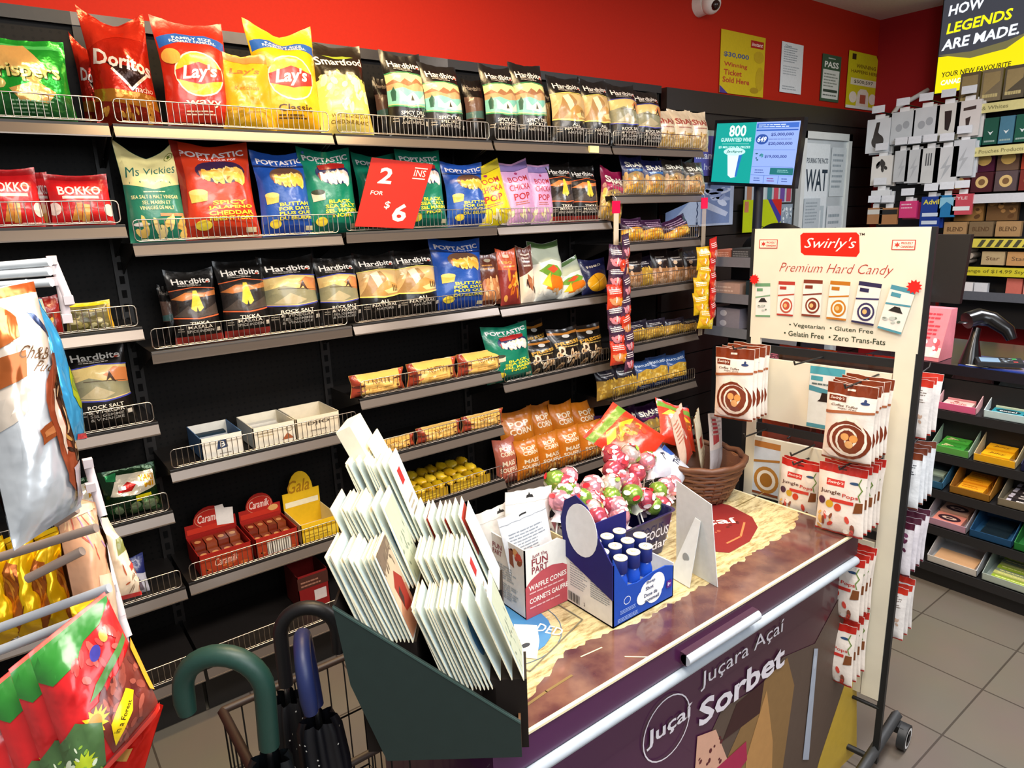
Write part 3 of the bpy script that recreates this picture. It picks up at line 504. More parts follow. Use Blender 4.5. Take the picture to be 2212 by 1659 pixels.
LOOK = dict(dill='black chip bag with turquoise lake picture', natural='black chip bag with sand dune picture', rock='black chip bag with golden mountain skier', tikka='black chip bag with yellow cone picture', darkback='dark chip bag', doritos='crumpled red foil tortilla chip bag', lays_red='large red wavy chip bag', lays_yellow='large yellow classic chip bag', lays_small='small crumpled orange chip bag',
 crispers='shiny green cracker bag', smart='black and butter yellow popcorn bag', shah_beige='beige nut bag', shah_blue='navy nut bag with white lettering', shah_clear='brown see through nut bag', shah_magenta='magenta nut bag', shah_purple='dark purple nut bag', peanut='peanut bag with dark top', nut_dark='dark bag of mixed nuts', bluetop='nut bag with blue top', msv='green and cream chip bag', pop_red='red popcorn bag', pop_blue='blue popcorn bag', pop_green='green popcorn bag',
 boom_yellow='yellow popcorn bag', boom_purple='lilac popcorn bag', bokko='red cracker bag', chocobag='dark red and yellow candy bag', yellowbag='yellow edged see through candy bag', brownbag='brown snack pouch', bbq='orange and maroon snack pouch', bark='brown and cream snack pouch', veg='white chip bag with vegetable picture', navychip='navy bag with yellow chip picture', presse='black bag printed with nuts', mal_orange='orange popcorn bag', mal_pink='pinkish popcorn bag', noodle='green noodle snack bag', navybag='navy and white snack bag', chez='purple topped cheese snack bag', granola='cream and red bar multipack')
S1, S2, S3, S4, S5 = 'top shelf', 'second shelf', 'third shelf', 'fourth shelf', 'fifth shelf'
bn = ['leftmost bay', 'second bay', 'third bay', 'fourth bay', 'rightmost bay']
w = lambda k, b: f'{["top", "second", "third", "fourth", "fifth", "sixth", "seventh"][k]} shelf, {bn[b + 1]}'
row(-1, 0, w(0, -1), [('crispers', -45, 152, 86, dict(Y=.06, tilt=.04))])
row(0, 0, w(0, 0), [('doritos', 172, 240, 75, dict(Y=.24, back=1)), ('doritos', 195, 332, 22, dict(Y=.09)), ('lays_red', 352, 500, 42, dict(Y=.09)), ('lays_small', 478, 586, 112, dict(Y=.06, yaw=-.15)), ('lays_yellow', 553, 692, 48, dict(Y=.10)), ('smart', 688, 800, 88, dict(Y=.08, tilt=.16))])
row(1, 0, w(0, 1), [('darkback', 815, 850, 165, dict(Y=.22)), ('dill', 838, 922, 112), ('dill', 918, 1003, 140, dict(yaw=.1)), ('darkback', 1008, 1050, 172, dict(Y=.15))])
row(2, 0, w(0, 2), [('dill', 1050, 1120, 140), ('dill', 1115, 1182, 138), ('natural', 1180, 1205, 190, dict(Y=.2, back=1)), ('natural', 1194, 1265, 166), ('natural', 1262, 1320, 170)])
row(3, 0, w(0, 3), [('rock', 1320, 1380, 180), ('rock', 1370, 1430, 196), ('shah_beige', 1412, 1460, 236), ('shah_beige', 1450, 1498, 238), ('shah_beige', 1488, 1530, 240)])
row(-1, 1, w(1, -1), [('bokko', -35, 86, 362), ('bokko', 70, 112, 372, dict(Y=.16, back=1)), ('bokko', 108, 240, 376)])
row(0, 1, w(1, 0), [('msv', 268, 395, 303), ('pop_red', 392, 552, 306), ('pop_blue', 560, 672, 326), ('pop_green', 660, 770, 318)])
row(1, 1, w(1, 1), [('pop_green', 776, 868, 330, dict(Y=.12)), ('pop_green', 870, 962, 324), ('pop_blue', 966, 1052, 350)])
row(2, 1, w(1, 2), [('boom_yellow', 1032, 1110, 350, dict(roll=-.22)), ('boom_purple', 1095, 1160, 346, dict(roll=-.12)), ('boom_purple', 1146, 1196, 355), ('tikka', 1186, 1240, 350), ('tikka', 1236, 1292, 358), ('shah_magenta', 1292, 1340, 362, dict(roll=.2))])
row(3, 1, w(1, 3), [('shah_blue', 1346, 1392, 336), ('shah_blue', 1392, 1436, 346), ('shah_clear', 1434, 1480, 343), ('shah_clear', 1480, 1522, 350)])
row(-1, 2, w(2, -1), [('chocobag', 62, 132, 638), ('yellowbag', 142, 243, 650)])
row(0, 2, w(2, 0), [('darkback', 350, 385, 612, dict(Y=.16)), ('tikka', 370, 474, 580), ('tikka', 478, 580, 562), ('rock', 572, 690, 552), ('darkback', 668, 712, 560, dict(Y=.18)), ('rock', 690, 778, 555)])
row(1, 2, w(2, 1), [('natural', 776, 864, 545), ('natural', 856, 946, 540), ('pop_blue', 935, 1042, 514, dict(roll=.06)), ('brownbag', 1034, 1082, 546)])
row(2, 2, w(2, 2), [('bbq', 1080, 1122, 536), ('bark', 1124, 1156, 530), ('veg', 1152, 1216, 520), ('veg', 1204, 1270, 562, dict(roll=-.3)), ('navychip', 1258, 1312, 558)])
row(3, 2, w(2, 3), [('chez', 1342, 1390, 470), ('chez', 1388, 1432, 474), ('chez', 1436, 1490, 470, dict(roll=-.25))])
row(3, 3, w(3, 3), [('nut_dark', 1345, 1392, 548), ('peanut', 1368, 1412, 552), ('nut_dark', 1410, 1446, 536), ('nut_dark', 1444, 1480, 538), ('nut_dark', 1478, 1512, 540)])
row(3, 4, w(4, 3), [('peanut', 1350, 1400, 692), ('peanut', 1396, 1440, 688), ('peanut', 1438, 1480, 686), ('peanut', 1474, 1510, 686)])
row(3, 5, w(5, 3), [('peanut', 1290, 1338, 792), ('peanut', 1328, 1378, 786), ('bluetop', 1370, 1412, 776), ('bluetop', 1402, 1444, 768), ('bluetop', 1436, 1484, 762)])
row(3, 6, w(6, 3), [('shah_purple', 1292, 1336, 892), ('shah_purple', 1332, 1378, 880), ('shah_purple', 1376, 1418, 872), ('shah_purple', 1412, 1450, 866), ('peanut', 1446, 1490, 880)])
row(-1, 3, w(3, -1), [('rock', 152, 285, 738)])
row(-1, 4, w(4, -1), [('noodle', 135, 215, 1030, dict(Y=.1)), ('noodle', 222, 345, 1008)])
row(-1, 5, w(5, -1), [('navybag', 262, 318, 1198)])
row(2, 3, w(3, 2), [('pop_green', 1052, 1148, 700, dict(Y=.05)), ('presse', 1130, 1180, 690, dict(Y=.2, back=1)), ('presse', 1140, 1200, 730), ('presse', 1190, 1254, 706), ('presse', 1244, 1302, 700)])
row(1, 3, w(3, 1), [('granola', 757, 872, 800, dict(tilt=.0, Y=.06)), ('granola', 880, 985, 776, dict(tilt=.0, Y=.06)), ('granola', 988, 1086, 756, dict(tilt=.0, Y=.06))])
row(1, 4, w(4, 1), [('granola', 790, 895, 942, dict(tilt=.0, Y=.06)), ('granola', 900, 994, 912, dict(tilt=.0, Y=.06)), ('granola', 998, 1086, 888, dict(tilt=.0, Y=.06))])
row(2, 4, w(4, 2), [('mal_orange', 1085, 1160, 884, dict(Y=.17, back=1, group='popcorn bags in the back row')), ('mal_orange', 1150, 1198, 872, dict(Y=.19, back=1, group='popcorn bags in the back row')), ('mal_orange', 1196, 1244, 868, dict(Y=.17, back=1, group='popcorn bags in the back row')), ('mal_orange', 1242, 1290, 866, dict(Y=.17, back=1, group='popcorn bags in the back row')), ('mal_pink', 1072, 1118, 945), ('mal_orange', 1118, 1168, 946, dict(Y=.06)), ('mal_orange', 1164, 1212, 934, dict(Y=.06)), ('mal_orange', 1208, 1256, 920, dict(Y=.06)), ('mal_orange', 1254, 1304, 910, dict(Y=.06))])

# cartons
def carton(name, label, cat, loc, W, D, H, col, side=None, front=(), lidh=0, inner='#e9e2d2', yaw=0, wall=.003, backart=(), fill=None, shape=None, group=None):
    t = thing(name, label, cat, loc, yaw, group); m = MB(); mm = M(col, 'paper'); ms = M(side or col, 'paper'); mi = M(inner, 'paper')
    m.box((-W / 2, 0, 0), (W / 2, D, wall), mi); m.box((-W / 2, 0, 0), (W / 2, wall, H), mm); m.box((-W / 2, 0, 0), (-W / 2 + wall, D, H), ms); m.box((W / 2 - wall, 0, 0), (W / 2, D, H), ms); m.box((-W / 2, D - wall, 0), (W / 2, D, H), mm)
    if front: m.art(front, (-W / 2, 0, 0), (1, 0, 0), (0, 0, 1), W, H, n=(0, -1, 0))
    m.build('carton_body', t)
    if lidh:
        m = MB(); n = 16
        prof = shape or [(-W / 2, 0), (W / 2, 0), (W / 2, lidh * .45)] + [(W * .33 * math.cos(a), lidh * .45 + lidh * .55 * math.sin(a)) for a in [math.pi * i / 10 for i in range(11)]] + [(-W / 2, lidh * .45)]
        m.prism([(x, D, H + z) for x, z in prof], (0, wall, 0), mm)
        if backart: m.art(backart, (-W / 2, D - .0003, H), (1, 0, 0), (0, 0, 1), W, lidh, n=(0, -1, 0))
        m.build('display_header', t)
    if fill: fill(t, W, D, H)
    return t
def px_carton(pxl, pxr, pyb, z, Y): a = aty(pxl, pyb, Y); b = aty(pxr, pyb, Y); return ((a[0] + b[0]) / 2, Y, z), b[0] - a[0]
zz = SH[0][3][0] + .041
for i, (xl, xr, yb, c, s, lab, art) in enumerate([(440, 528, 985, '#ece6d8', '#4f7098', 'open white carton with blue side', [('p', [(.35, .4), (.62, .45), (.6, .8), (.4, .78)], '#2b3a5c'), ('t', 'B', .5, .62, .12, .25, '#f0ece4', dict(b=.04)), ('lines', .4, .15, .7, .25, 1, '#9a948a')]), (552, 640, 960, '#ebe2cc', None, 'open white carton with small brown print', [('lines', .1, .5, .5, .85, 3, '#c8b48c'), ('p', [(.65, .2), (.95, .2), (.8, .5)], '#b0623a'), ('ring', .85, .68, .08, .14, .015, '#8a7a60')]), (645, 735, 935, '#eadcc0', '#e6dcc4', 'empty open cream carton', [('t', 'DJIO', .5, .66, .5, .22, '#5a5044', dict(b=.02)), ('lines', .3, .25, .7, .4, 1, '#9a8c78')])]):
    L_, W_ = px_carton(xl, xr, yb, zz, .03); t = carton('open_carton', lab + ' on the fourth shelf', 'box', L_, W_ * 1.05, .21, .085, c, s, art)
    if i < 2:
        for q in range(4): m = MB(); m.box((-W_ * .42, .02 + q * .045, .004), (W_ * .38, .055 + q * .045, .05 + .006 * (q % 2)), M(['#dfe4ea', '#1f3340'][q % 2] if i == 0 else '#e6dfd0', 'paper')); o = m.build('bar_wrapper', None, L_); tag(o, f'flat wrapped bar inside the {"blue sided" if i == 0 else "brown printed"} open carton', 'bar', 'wrapped bars in open cartons ' + str(i))
zz = SH[0][4][0] + .041
def choc_fill(t, W, D, H):
    for r in range(2):
        for q in range(4):
            m = MB(); m.box((-W * .45 + q * W * .225, .02 + r * .08, .004), (-W * .45 + (q + .9) * W * .225, .09 + r * .08, H * (.72 + .25 * r)), M(['#7c2a14', '#93401f'][q % 2], 'film')); m.art([('e', .5, .5, .3, .2, '#d99a5c')], (-W * .45 + q * W * .225, .02 + r * .08, H * (.72 + .25 * r)), (1, 0, 0), (0, 1, 0), W * .2, .07, 'film')
            o = m.build('caramel_bar', None, t.location); tag(o, 'brown wrapped caramel bar inside a red display carton', 'chocolate bar', 'caramel bars in the red cartons')
for i, (xl, xr, yb, c, lab) in enumerate([(430, 552, 1225, '#9c1c14', 'red caramel bar display carton with taped white note'), (552, 650, 1190, '#a8241a', 'red caramel bar display carton with barcode')]):
    L_, W_ = px_carton(xl, xr, yb, zz, .03)
    t = carton('display_carton', lab + ' on the fifth shelf', 'display box', L_, W_ * .97, .19, .085, c, None, [('r', .03, .1, .97, .85, '#a83a1c'), ('t', 'Caramilk', .5, .5, .45, .35, '#efc8b0', dict(i=.3, b=0)), ('d', .1, .1, .9, .3, 8, .04, ['#c8642c'], 3)] + ([('r', .25, .1, .8, .7, '#e9e2d2')] + [('r', .27 + q * .052, .12, .285 + q * .052, .68, '#3a3028') for q in range(10)] if i else []), lidh=.11, inner='#7a2a16',
        backart=[('e', .5, .55, .3, .33, '#b8281c'), ('ring', .5, .55, .3, .33, .012, '#e08a6a'), ('t', 'Caramilk', .5, .58, .48, .3, '#f6d8c8', dict(i=.3)), ('p', [(.03, .1), (.97, .1), (.97, .3), (.03, .3)], '#c8321e'), ('e', .82, .3, .12, .12, '#e0a860')] + ([('p', [(.62, .2), (.95, .12), (.97, .75), (.8, .8), (.78, .95), (.62, .95)], '#f0eae0')] if i == 0 else []), fill=choc_fill)
L_, W_ = px_carton(652, 735, 1160, zz, .03)
carton('display_carton', 'yellow candy display carton on the fifth shelf', 'display box', L_, W_, .19, .085, '#e6b81c', '#e9d9a0', [('r', .05, .2, .95, .6, '#f0cc3c'), ('lines', .1, .2, .9, .5, 2, '#b9901a')], lidh=.16, inner='#f0e4c0', backart=[('t', 'Gala', .45, .6, .6, .35, '#b07a14', dict(i=.3)), ('r', .05, .05, .95, .2, '#f6ecc8')])
zz = SH[1][5][0] + .041
for i, (xl, xr, yb) in enumerate([(880, 975, 1085), (968, 1062, 1060)]):
    L_, W_ = px_carton(xl, xr, yb, zz, .02); carton('open_carton', f'black tray carton of yellow candy packs, {"left" if i == 0 else "right"} one, third bay', 'box', L_, W_, .26, .05, '#b9921e', '#2a2018', [('lines', .1, .3, .9, .8, 2, '#e9c83c')], inner='#2a241a')
    for r in range(3):
        for q in range(4):
            m = MB(); Q = W_ * .235; m.blob((0, 0, .0), (Q * .5, .045, .022), M(['#e2b416', '#efc62a', '#c99c14'][(q + r) % 3], 'film'), 6, 10, q + r * 4, .5)
            o = m.build('yellow_pack', None, (L_[0] - W_ * .35 + q * Q, .07 + r * .08, zz + .045 + .008 * r)); tag(o, 'small yellow candy pack lying in a black tray carton', 'candy pack', 'yellow candy packs in the tray cartons')
L_, W_ = px_carton(664, 716, 1300, .221, .0)
carton('closed_carton', 'small red and brown carton on the bottom deck', 'box', (L_[0], .05, .221), .13, .16, .16, '#8a1c1a', '#5a1a14', [('r', .0, .62, 1, .95, '#4e2a20'), ('lines', .1, .65, .9, .85, 2, '#a8745c'), ('r', .5, .2, .9, .5, '#d8c8c0')])

# red two-for-six sign
c_ = [aty(803, 340, .035), aty(935, 355, .035), aty(893, 494, -.004), aty(766, 489, -.004)]
p_ = [Vector(q) for q in c_]; ux = (p_[1] - p_[0] + p_[2] - p_[3]) / 2; uy = (p_[0] - p_[3] + p_[1] - p_[2]) / 2; W_ = ux.length; H_ = uy.length; N_ = ux.cross(uy).normalized()
if N_.y > 0: N_ = -N_
m = MB(); m.prism([tuple(p_[3]), tuple(p_[2]), tuple(p_[1]), tuple(p_[0])], tuple(-N_ * .002), M('#b9200f', 'paper'))
O_ = p_[3]; m.art([('t', '2', .27, .76, .22, .24, '#f0d8d0', dict(b=.05)), ('t', 'FOR', .2, .50, .2, .06, '#f0d8d0', dict(b=.02)), ('t', '$', .42, .33, .09, .12, '#f0d8d0', dict(b=.02)), ('t', '6', .66, .23, .24, .27, '#f0d8d0', dict(b=.05)), ('t', 'INS', .82, .84, .2, .10, '#f0d8d0', dict(b=.0)), ('r', .71, .91, .93, .925, '#f0d8d0'), ('r', .71, .75, .93, .765, '#f0d8d0')], O_, ux, uy, W_, H_, 'paper', n=N_)
tag(m.build('price_sign'), 'red card sign reading two for six dollars clipped on the wire fence', 'sign')
# clip strips with hanging candy
def clip_strip(px, pyt, pyb, label, cols, cardw, group, seed, topy):
    a = aty(px, pyt, -.03); b = aty(px, pyb, -.03); L = a[2] - b[2]; t = thing('clip_strip', label, 'clip strip', (a[0], -.03, a[2]))
    tag(MB().box((-.028, -.002, -.06), (.028, .002, .0), M('#e61a4c', 'gloss')).build('pink_card', t), 'bright pink clip card')
    MB().box((-.017, -.0015, -L * .99), (.017, .0015, -.055), M('#dccab0', 'clear' if seed == 2 else 'paper')).build('plastic_strip', t)
    MB().tube([(0, .0, -.004), (.0, .0, .012), (-.012, .012, .03), (-.004, .03, .045), (.004, .02, .03)], .0018, WIRE, 5).build('hook', t)
    rg = random.Random(seed)
    for k in range(13 if seed == 1 else 10):
        z = a[2] - L * (topy + (1 - topy) * k / 13); s = (-1 if k % 2 else 1)
        bag(cardw[k % len(cardw)], .105, .13, (a[0] + s * .034 + rg.uniform(-.008, .008), -.055 - rg.random() * .014 - k * .0015, z - .115), s * .35 + rg.uniform(-.1, .1), -.05, rg.uniform(-.15, .15), label='', var=k % 2)['label'] = group[1]
        o = C.objects[-1]; o['group'] = group[0]
def small(c1, c2, c3): return [('r', 0, .9, 1, 1, c3), ('p', [(0, .55), (.6, .5), (1, .62), (1, .9), (0, .86)], c3), ('lines', .1, .6, .8, .82, 3, '#f2e4da'), ('e', .45, .32, .3, .16, c2), ('e', .8, .25, .2, .2, c1), ('d', .1, .05, .9, .5, 10, .07, [c1, c2, '#f3e4dc'], 3)]
des('spk', 'candy_pouch', .075, .12, .025, '#5a3348', small('#e2442c', '#eb94a0', '#3f2440'), droop=0, cat='candy pouch'); des('fuz', 'candy_pouch', .075, .12, .025, '#e0492c', small('#e8902a', '#e8a06c', '#d2391f'), droop=0, cat='candy pouch'); des('fyel', 'candy_pouch', .075, .12, .025, '#eac01c', small('#f2d84c', '#e0a020', '#d8a812'), droop=0, cat='candy pouch'); des('fred', 'candy_pouch', .075, .12, .025, '#cf2a1c', small('#f0b0a0', '#e85a3a', '#c81f1a'), droop=0, cat='candy pouch')
clip_strip(1331, 434, 775, 'clip strip of purple and pink candy pouches hanging between bays', None, ['spk', 'spk', 'fuz'], ('pouches on the purple clip strip', 'purple, pink or orange candy pouch on the left clip strip'), 1, .22)
clip_strip(1522, 427, 725, 'clip strip of red and yellow candy pouches at the shelving end', None, ['fred', 'fyel'], ('pouches on the red and yellow clip strip', 'red or yellow candy pouch on the clip strip at the shelving end'), 2, .30)

# ---------------------------------------------------------------- chest freezer
FX0, FX1, FY0, FY1, FZ = .17, 1.463, -1.68, -1.13, .88
fz = thing('chest_freezer', 'purple wrapped chest freezer with printed cream and wood look lid', 'freezer', ((FX0 + FX1) / 2, (FY0 + FY1) / 2, 0))
fzl = fz.location.copy()
def local(o, t=None):   # keep the world place of a mesh built in room coordinates
    t = t or fz; o.parent = t; o.matrix_parent_inverse = Matrix.Translation(-Vector(t.location)); return o
PUR = '#43163f'
def plum_fn(nt, b):   # printed wrap: violet fading to brown plum along the body
    tc = nt.nodes.new('ShaderNodeTexCoord'); sp = nt.nodes.new('ShaderNodeSeparateXYZ'); cr = nt.nodes.new('ShaderNodeValToRGB'); mr = nt.nodes.new('ShaderNodeMapRange'); mr.inputs[1].default_value = .0; mr.inputs[2].default_value = 1.45
    nt.links.new(tc.outputs['Object'], sp.inputs[0]); nt.links.new(sp.outputs[0], mr.inputs[0]); nt.links.new(mr.outputs[0], cr.inputs[0]); nt.links.new(cr.outputs[0], b.inputs['Base Color'])
    cr.color_ramp.elements[0].color = lin('#4a1450'); cr.color_ramp.elements[1].color = lin('#4a2830'); b.inputs['Roughness'].default_value = .3; b.inputs['Coat Weight'].default_value = .3
M_PLUM = node_mat('purple_wrap', plum_fn)
m = MB(); m.box((FX0 + .03, FY0 + .03, .06), (FX1 - .03, FY1 - .02, .79), M_PLUM)
YF = FY0 + .03 - .0006
def FP(px, py): q = aty(px, py, YF); return (q[0], q[2])
def fart(spec): m.art(spec, (0, YF, 0), (1, 0, 0), (0, 0, 1), 1, 1, 'satin', n=(0, -1, 0), step=.0003)
def ptext(s, pl, pr, h, col, **o):
    a, b = FP(*pl), FP(*pr); return ('t', s, (a[0] + b[0]) / 2, (a[1] + b[1]) / 2, abs(b[0] - a[0]), h, col, o)
P_ = lambda *l: [FP(*p) for p in l]
art = [('p', P_((1850, 1220), (1760, 1390), (1690, 1420), (1660, 1470), (1560, 1530), (1500, 1659), (1480, 1900), (1850, 1900)), '#5a4a40'), ('p', P_((1850, 1400), (1850, 1900), (1700, 1900), (1770, 1640)), '#c9a83a'),
       ('p', P_((1700, 1420), (1640, 1480), (1560, 1659), (1560, 1900), (1640, 1900), (1690, 1659), (1715, 1480)), '#8a6a40'), ('p', P_((1650, 1470), (1590, 1520), (1560, 1600), (1600, 1570), (1640, 1540)), '#3a1a1c'), ('p', P_((1655, 1490), (1610, 1640), (1600, 1900), (1660, 1900), (1668, 1600)), '#b98a52'),
       ('p', P_((1545, 1575), (1505, 1590), (1500, 1660), (1515, 1720), (1560, 1700), (1570, 1640)), '#d9a890'), ('d', FP(1510, 1600)[0], FP(1540, 1690)[1], FP(1560, 1600)[0], FP(1540, 1600)[1], 12, .006, ['#5a1a24'], 3), ('p', P_((1610, 1600), (1500, 1700), (1520, 1760), (1612, 1640)), '#a8204c'),
       ('p', P_((1765, 1400), (1757, 1400), (1732, 1640), (1745, 1640)), '#a8b2c4'), ('e', *FP(1758, 1430), .008, .022, '#b9c4d4')]
art += [ptext('Juçara Açaí', (1512, 1462), (1690, 1362), .052, '#e9e4ee', b=0), ptext('Sorbet', (1508, 1530), (1692, 1424), .072, '#e9e4ee', b=.05), ptext('Juçaí', (1394, 1598), (1492, 1536), .05, '#e9e4ee', b=.03)]
q = FP(1438, 1570); art += [('ring', q[0], q[1], .082, .082, .0035, '#e9e4ee')]
fart(art); local(m.build('cabinet_body'))
m = MB(); m.box((FX0 + .012, FY0 + .010, .79), (FX1 - .012, FY1, .806), M('#8a9098', 'metal')); m.tube([(FX0 + .0, FY0 - .002, .795), (FX1 - .01, FY0 - .002, .795)], .0125, M('#b4bec8', 'satin'), 12); m.tube([(FX1 - .012, FY0 + .012, .798), (FX1 - .012, FY1, .798)], .011, M('#a9b2bc', 'metal'), 8); local(m.build('silver_trim'))
def lid_fn(nt, b):
    tc = nt.nodes.new('ShaderNodeTexCoord'); mp = nt.nodes.new('ShaderNodeMapping'); mp.inputs['Scale'].default_value = (6, 22, 1); n = nt.nodes.new('ShaderNodeTexNoise'); n.inputs['Scale'].default_value = 4; n.inputs['Detail'].default_value = 9; n.inputs['Roughness'].default_value = .7; cr = nt.nodes.new('ShaderNodeValToRGB')
    nt.links.new(tc.outputs['Object'], mp.inputs[0]); nt.links.new(mp.outputs[0], n.inputs[0]); nt.links.new(n.outputs[0], cr.inputs[0]); nt.links.new(cr.outputs[0], b.inputs['Base Color']); e = cr.color_ramp.elements
    e[0].position = .36; e[0].color = lin('#8f7a4c'); e[1].position = .55; e[1].color = lin('#d6c696'); b.inputs['Roughness'].default_value = .3; b.inputs['Coat Weight'].default_value = .4; b.inputs['Coat Roughness'].default_value = .15
M_LID = node_mat('lid_plank_print', lid_fn)
def border_fn(nt, b):
    tc = nt.nodes.new('ShaderNodeTexCoord'); n = nt.nodes.new('ShaderNodeTexNoise'); n.inputs['Scale'].default_value = 14; n.inputs['Detail'].default_value = 8; cr = nt.nodes.new('ShaderNodeValToRGB')
    nt.links.new(tc.outputs['Object'], n.inputs[0]); nt.links.new(n.outputs[0], cr.inputs[0]); nt.links.new(cr.outputs[0], b.inputs['Base Color']); e = cr.color_ramp.elements
    e[0].position = .35; e[0].color = lin('#4e2c30'); e[1].position = .75; e[1].color = lin('#85604e'); b.inputs['Roughness'].default_value = .22; b.inputs['Coat Weight'].default_value = 1; b.inputs['Coat Roughness'].default_value = .1
M_BORD = node_mat('lid_stain_print', border_fn)
m = MB(); m.box((FX0, FY0, .81), (FX1, FY1, FZ), M_PLUM)
m.face([(FX0, FY0, FZ + .0004), (FX1, FY0, FZ + .0004), (FX1, FY1, FZ + .0004), (FX0, FY1, FZ + .0004)], M_LID)
rg = random.Random(4); jag = [(FX0, FY0)]; x = FX0
edge = [(.17, -1.62), (.2, -1.63), (.34, -1.60), (.40, -1.575), (.46, -1.548), (.55, -1.56), (.66, -1.575), (.8, -1.575), (.98, -1.57), (1.2, -1.555), (1.34, -1.55), (1.38, -1.53), (1.463, -1.50)]
pl = [(FX1, FY0)]; q = []
for (xa, ya), (xb, yb) in zip(edge[:-1], edge[1:]):
    k = int((xb - xa) / .012) + 1
    for i in range(k): q.append((xa + (xb - xa) * i / k, ya + (yb - ya) * i / k + rg.uniform(-.007, .007)))
q.append(edge[-1]); poly = [(FX0, FY0), (FX1, FY0)] + q[::-1]
for t in tess(poly):
    pts = [(a, b_, FZ + .001) for a, b_ in t]
    if sum(t[i - 1][0] * t[i][1] - t[i][0] * t[i - 1][1] for i in range(3)) < 0: pts = pts[::-1]
    m.face(pts, M_BORD)
ED = M('#f4e8c0', 'gloss'); zt = FZ
m.box((FX0, FY0 - .002, zt - .003), (FX1, FY0 + .006, zt + .0022), ED); m.box((FX1 - .006, FY0, zt - .003), (FX1 + .002, FY1, zt + .0022), ED)
def lidart(spec): m.art(spec, (0, 0, FZ + .0012), (1, 0, 0), (0, 1, 0), 1, 1, 'satin', n=(0, 0, 1), step=.0002)
LP = lambda px, py: tuple(atz(px, py, FZ)[:2])
c = (.405, -1.405)
lidart([('ring', c[0], c[1], .128, .128, .002, '#4a6a86'), ('e', c[0], c[1], .105, .105, '#3f7fb4'), ('p', [LP(1110, 1350), LP(1160, 1352), LP(1165, 1385), LP(1160, 1425), LP(1105, 1420), LP(1112, 1380)], '#ece6d6'), ('e', *LP(1135, 1396), .012, .007, '#2a3340'), ('t', 'DED', *LP(1188, 1362), .06, .03, '#e9e6da', dict(rot=-62, b=.02)), ('t', 'IN', *LP(1080, 1342), .03, .03, '#e9e6da', dict(rot=50)),
        ('l', [LP(1258, 1340), LP(1145, 1452), LP(1085, 1432)], .003, '#6a6a5a'), ('l', [LP(1258, 1340), LP(1185, 1295)], .003, '#6a6a5a')])
lidart([('p', [LP(*p) for p in ((1540, 1085), (1575, 1092), (1625, 1118), (1637, 1140), (1620, 1170), (1575, 1195), (1520, 1190), (1500, 1140))], '#7c1f1f'), ('d', *LP(1540, 1150), *LP(1600, 1130), 8, .006, ['#a0503c', '#5a1616'], 2), ('t', 'çaí', *LP(1556, 1128), .1, .045, '#f0e4dc', dict(rot=-35, b=.03)), ('l', [LP(1608, 1130), LP(1600, 1160), LP(1570, 1175)], .006, '#d9784a')])
lidart([('l', [LP(1130, 1530), LP(1180, 1495), LP(1235, 1460)], .006, '#7a6438'), ('l', [LP(1255, 1420), LP(1300, 1400)], .003, '#e9dcae'), ('l', [LP(1350, 1420), LP(1400, 1421)], .003, '#e6c0a8'), ('l', [LP(1590, 1095), LP(1650, 1065)], .003, '#8a7440')])
local(m.build('lid'))
# recessed handle on the front edge of the lid
a, b_ = aty(1478, 1400, FY0 - .01), aty(1634, 1298, FY0 - .01); m = MB(); xc = (a[0] + b_[0]) / 2; L = b_[0] - a[0]
m.prism([(a[0], FY0 - .016, .822), (b_[0], FY0 - .016, .822), (b_[0], FY0 - .016, .852), (a[0], FY0 - .016, .852)], (0, .018, 0), M('#4a2a3c', 'satin'))
m.tube([(a[0], FY0 - .014, .837), (b_[0], FY0 - .014, .837)], .013, M('#c4cbd4', 'satin'), 12); tag(local(m.build('handle')), 'silver grip handle')
MB_ = MB()
for x in (FX0 + .1, FX1 - .1):
    for y in (FY0 + .1, FY1 - .1): MB_.tube([(x, y, .0), (x, y, .07)], .02, M('#1a1a1a', 'rubber'), 8)
local(MB_.build('feet'))

# ---------------------------------------------------------------- things on the freezer lid
Z0 = FZ + .0025
# waffle cone box
t = thing('snack_carton', 'open white and rose carton of waffle cones on the freezer lid', 'box', (.533, -1.405, Z0)); W, D, H = .134, .18, .175
mw = M('#e6e6e2', 'paper'); m = MB(); th = .003; hb = H + .012
m.box((-W / 2, 0, 0), (W / 2, D, th), mw); m.box((-W / 2, 0, 0), (W / 2, th, H * .86), mw); m.box((-W / 2, D - th, 0), (W / 2, D, H), mw); m.box((W / 2 - th, 0, 0), (W / 2, D, H * .9), M('#c9b48a', 'paper'))
m.box((-W / 2, 0, 0), (-W / 2 + th, D, H), mw); m.prism([(W / 2, 0, H * .86), (-W / 2, 0, H * .86), (-W / 2, 0, H), (-W * .1, 0, H * .97), (W * .25, 0, H * .99), (W / 2, 0, H * .88)], (0, th, 0), mw)
m.art([('p', [(0, 0), (1, 0), (1, .52), (.85, .60), (.6, .64), (.35, .62), (.12, .54), (0, .46)], '#b8505a'), ('t', 'Just the', .33, .87, .34, .07, '#8a3a44', dict(b=.02, arc=.3)), ('t', 'FUN', .33, .78, .36, .1, '#8a3a44', dict(b=.03)), ('t', 'PART', .33, .67, .36, .1, '#8a3a44', dict(b=.02)), ('t', 'WAFFLE CONES', .5, .44, .86, .075, '#f4ecea', dict(b=.04, rot=2)), ('t', 'CORNETS GAUFRE', .52, .25, .88, .075, '#f4ecea', dict(b=.04, rot=2)), ('lines', .08, .33, .9, .38, 1, '#e0b0b4'), ('lines', .08, .12, .8, .17, 1, '#e0b0b4')], (-W / 2, 0, 0), (1, 0, 0), (0, 0, 1), W, H, n=(0, -1, 0))
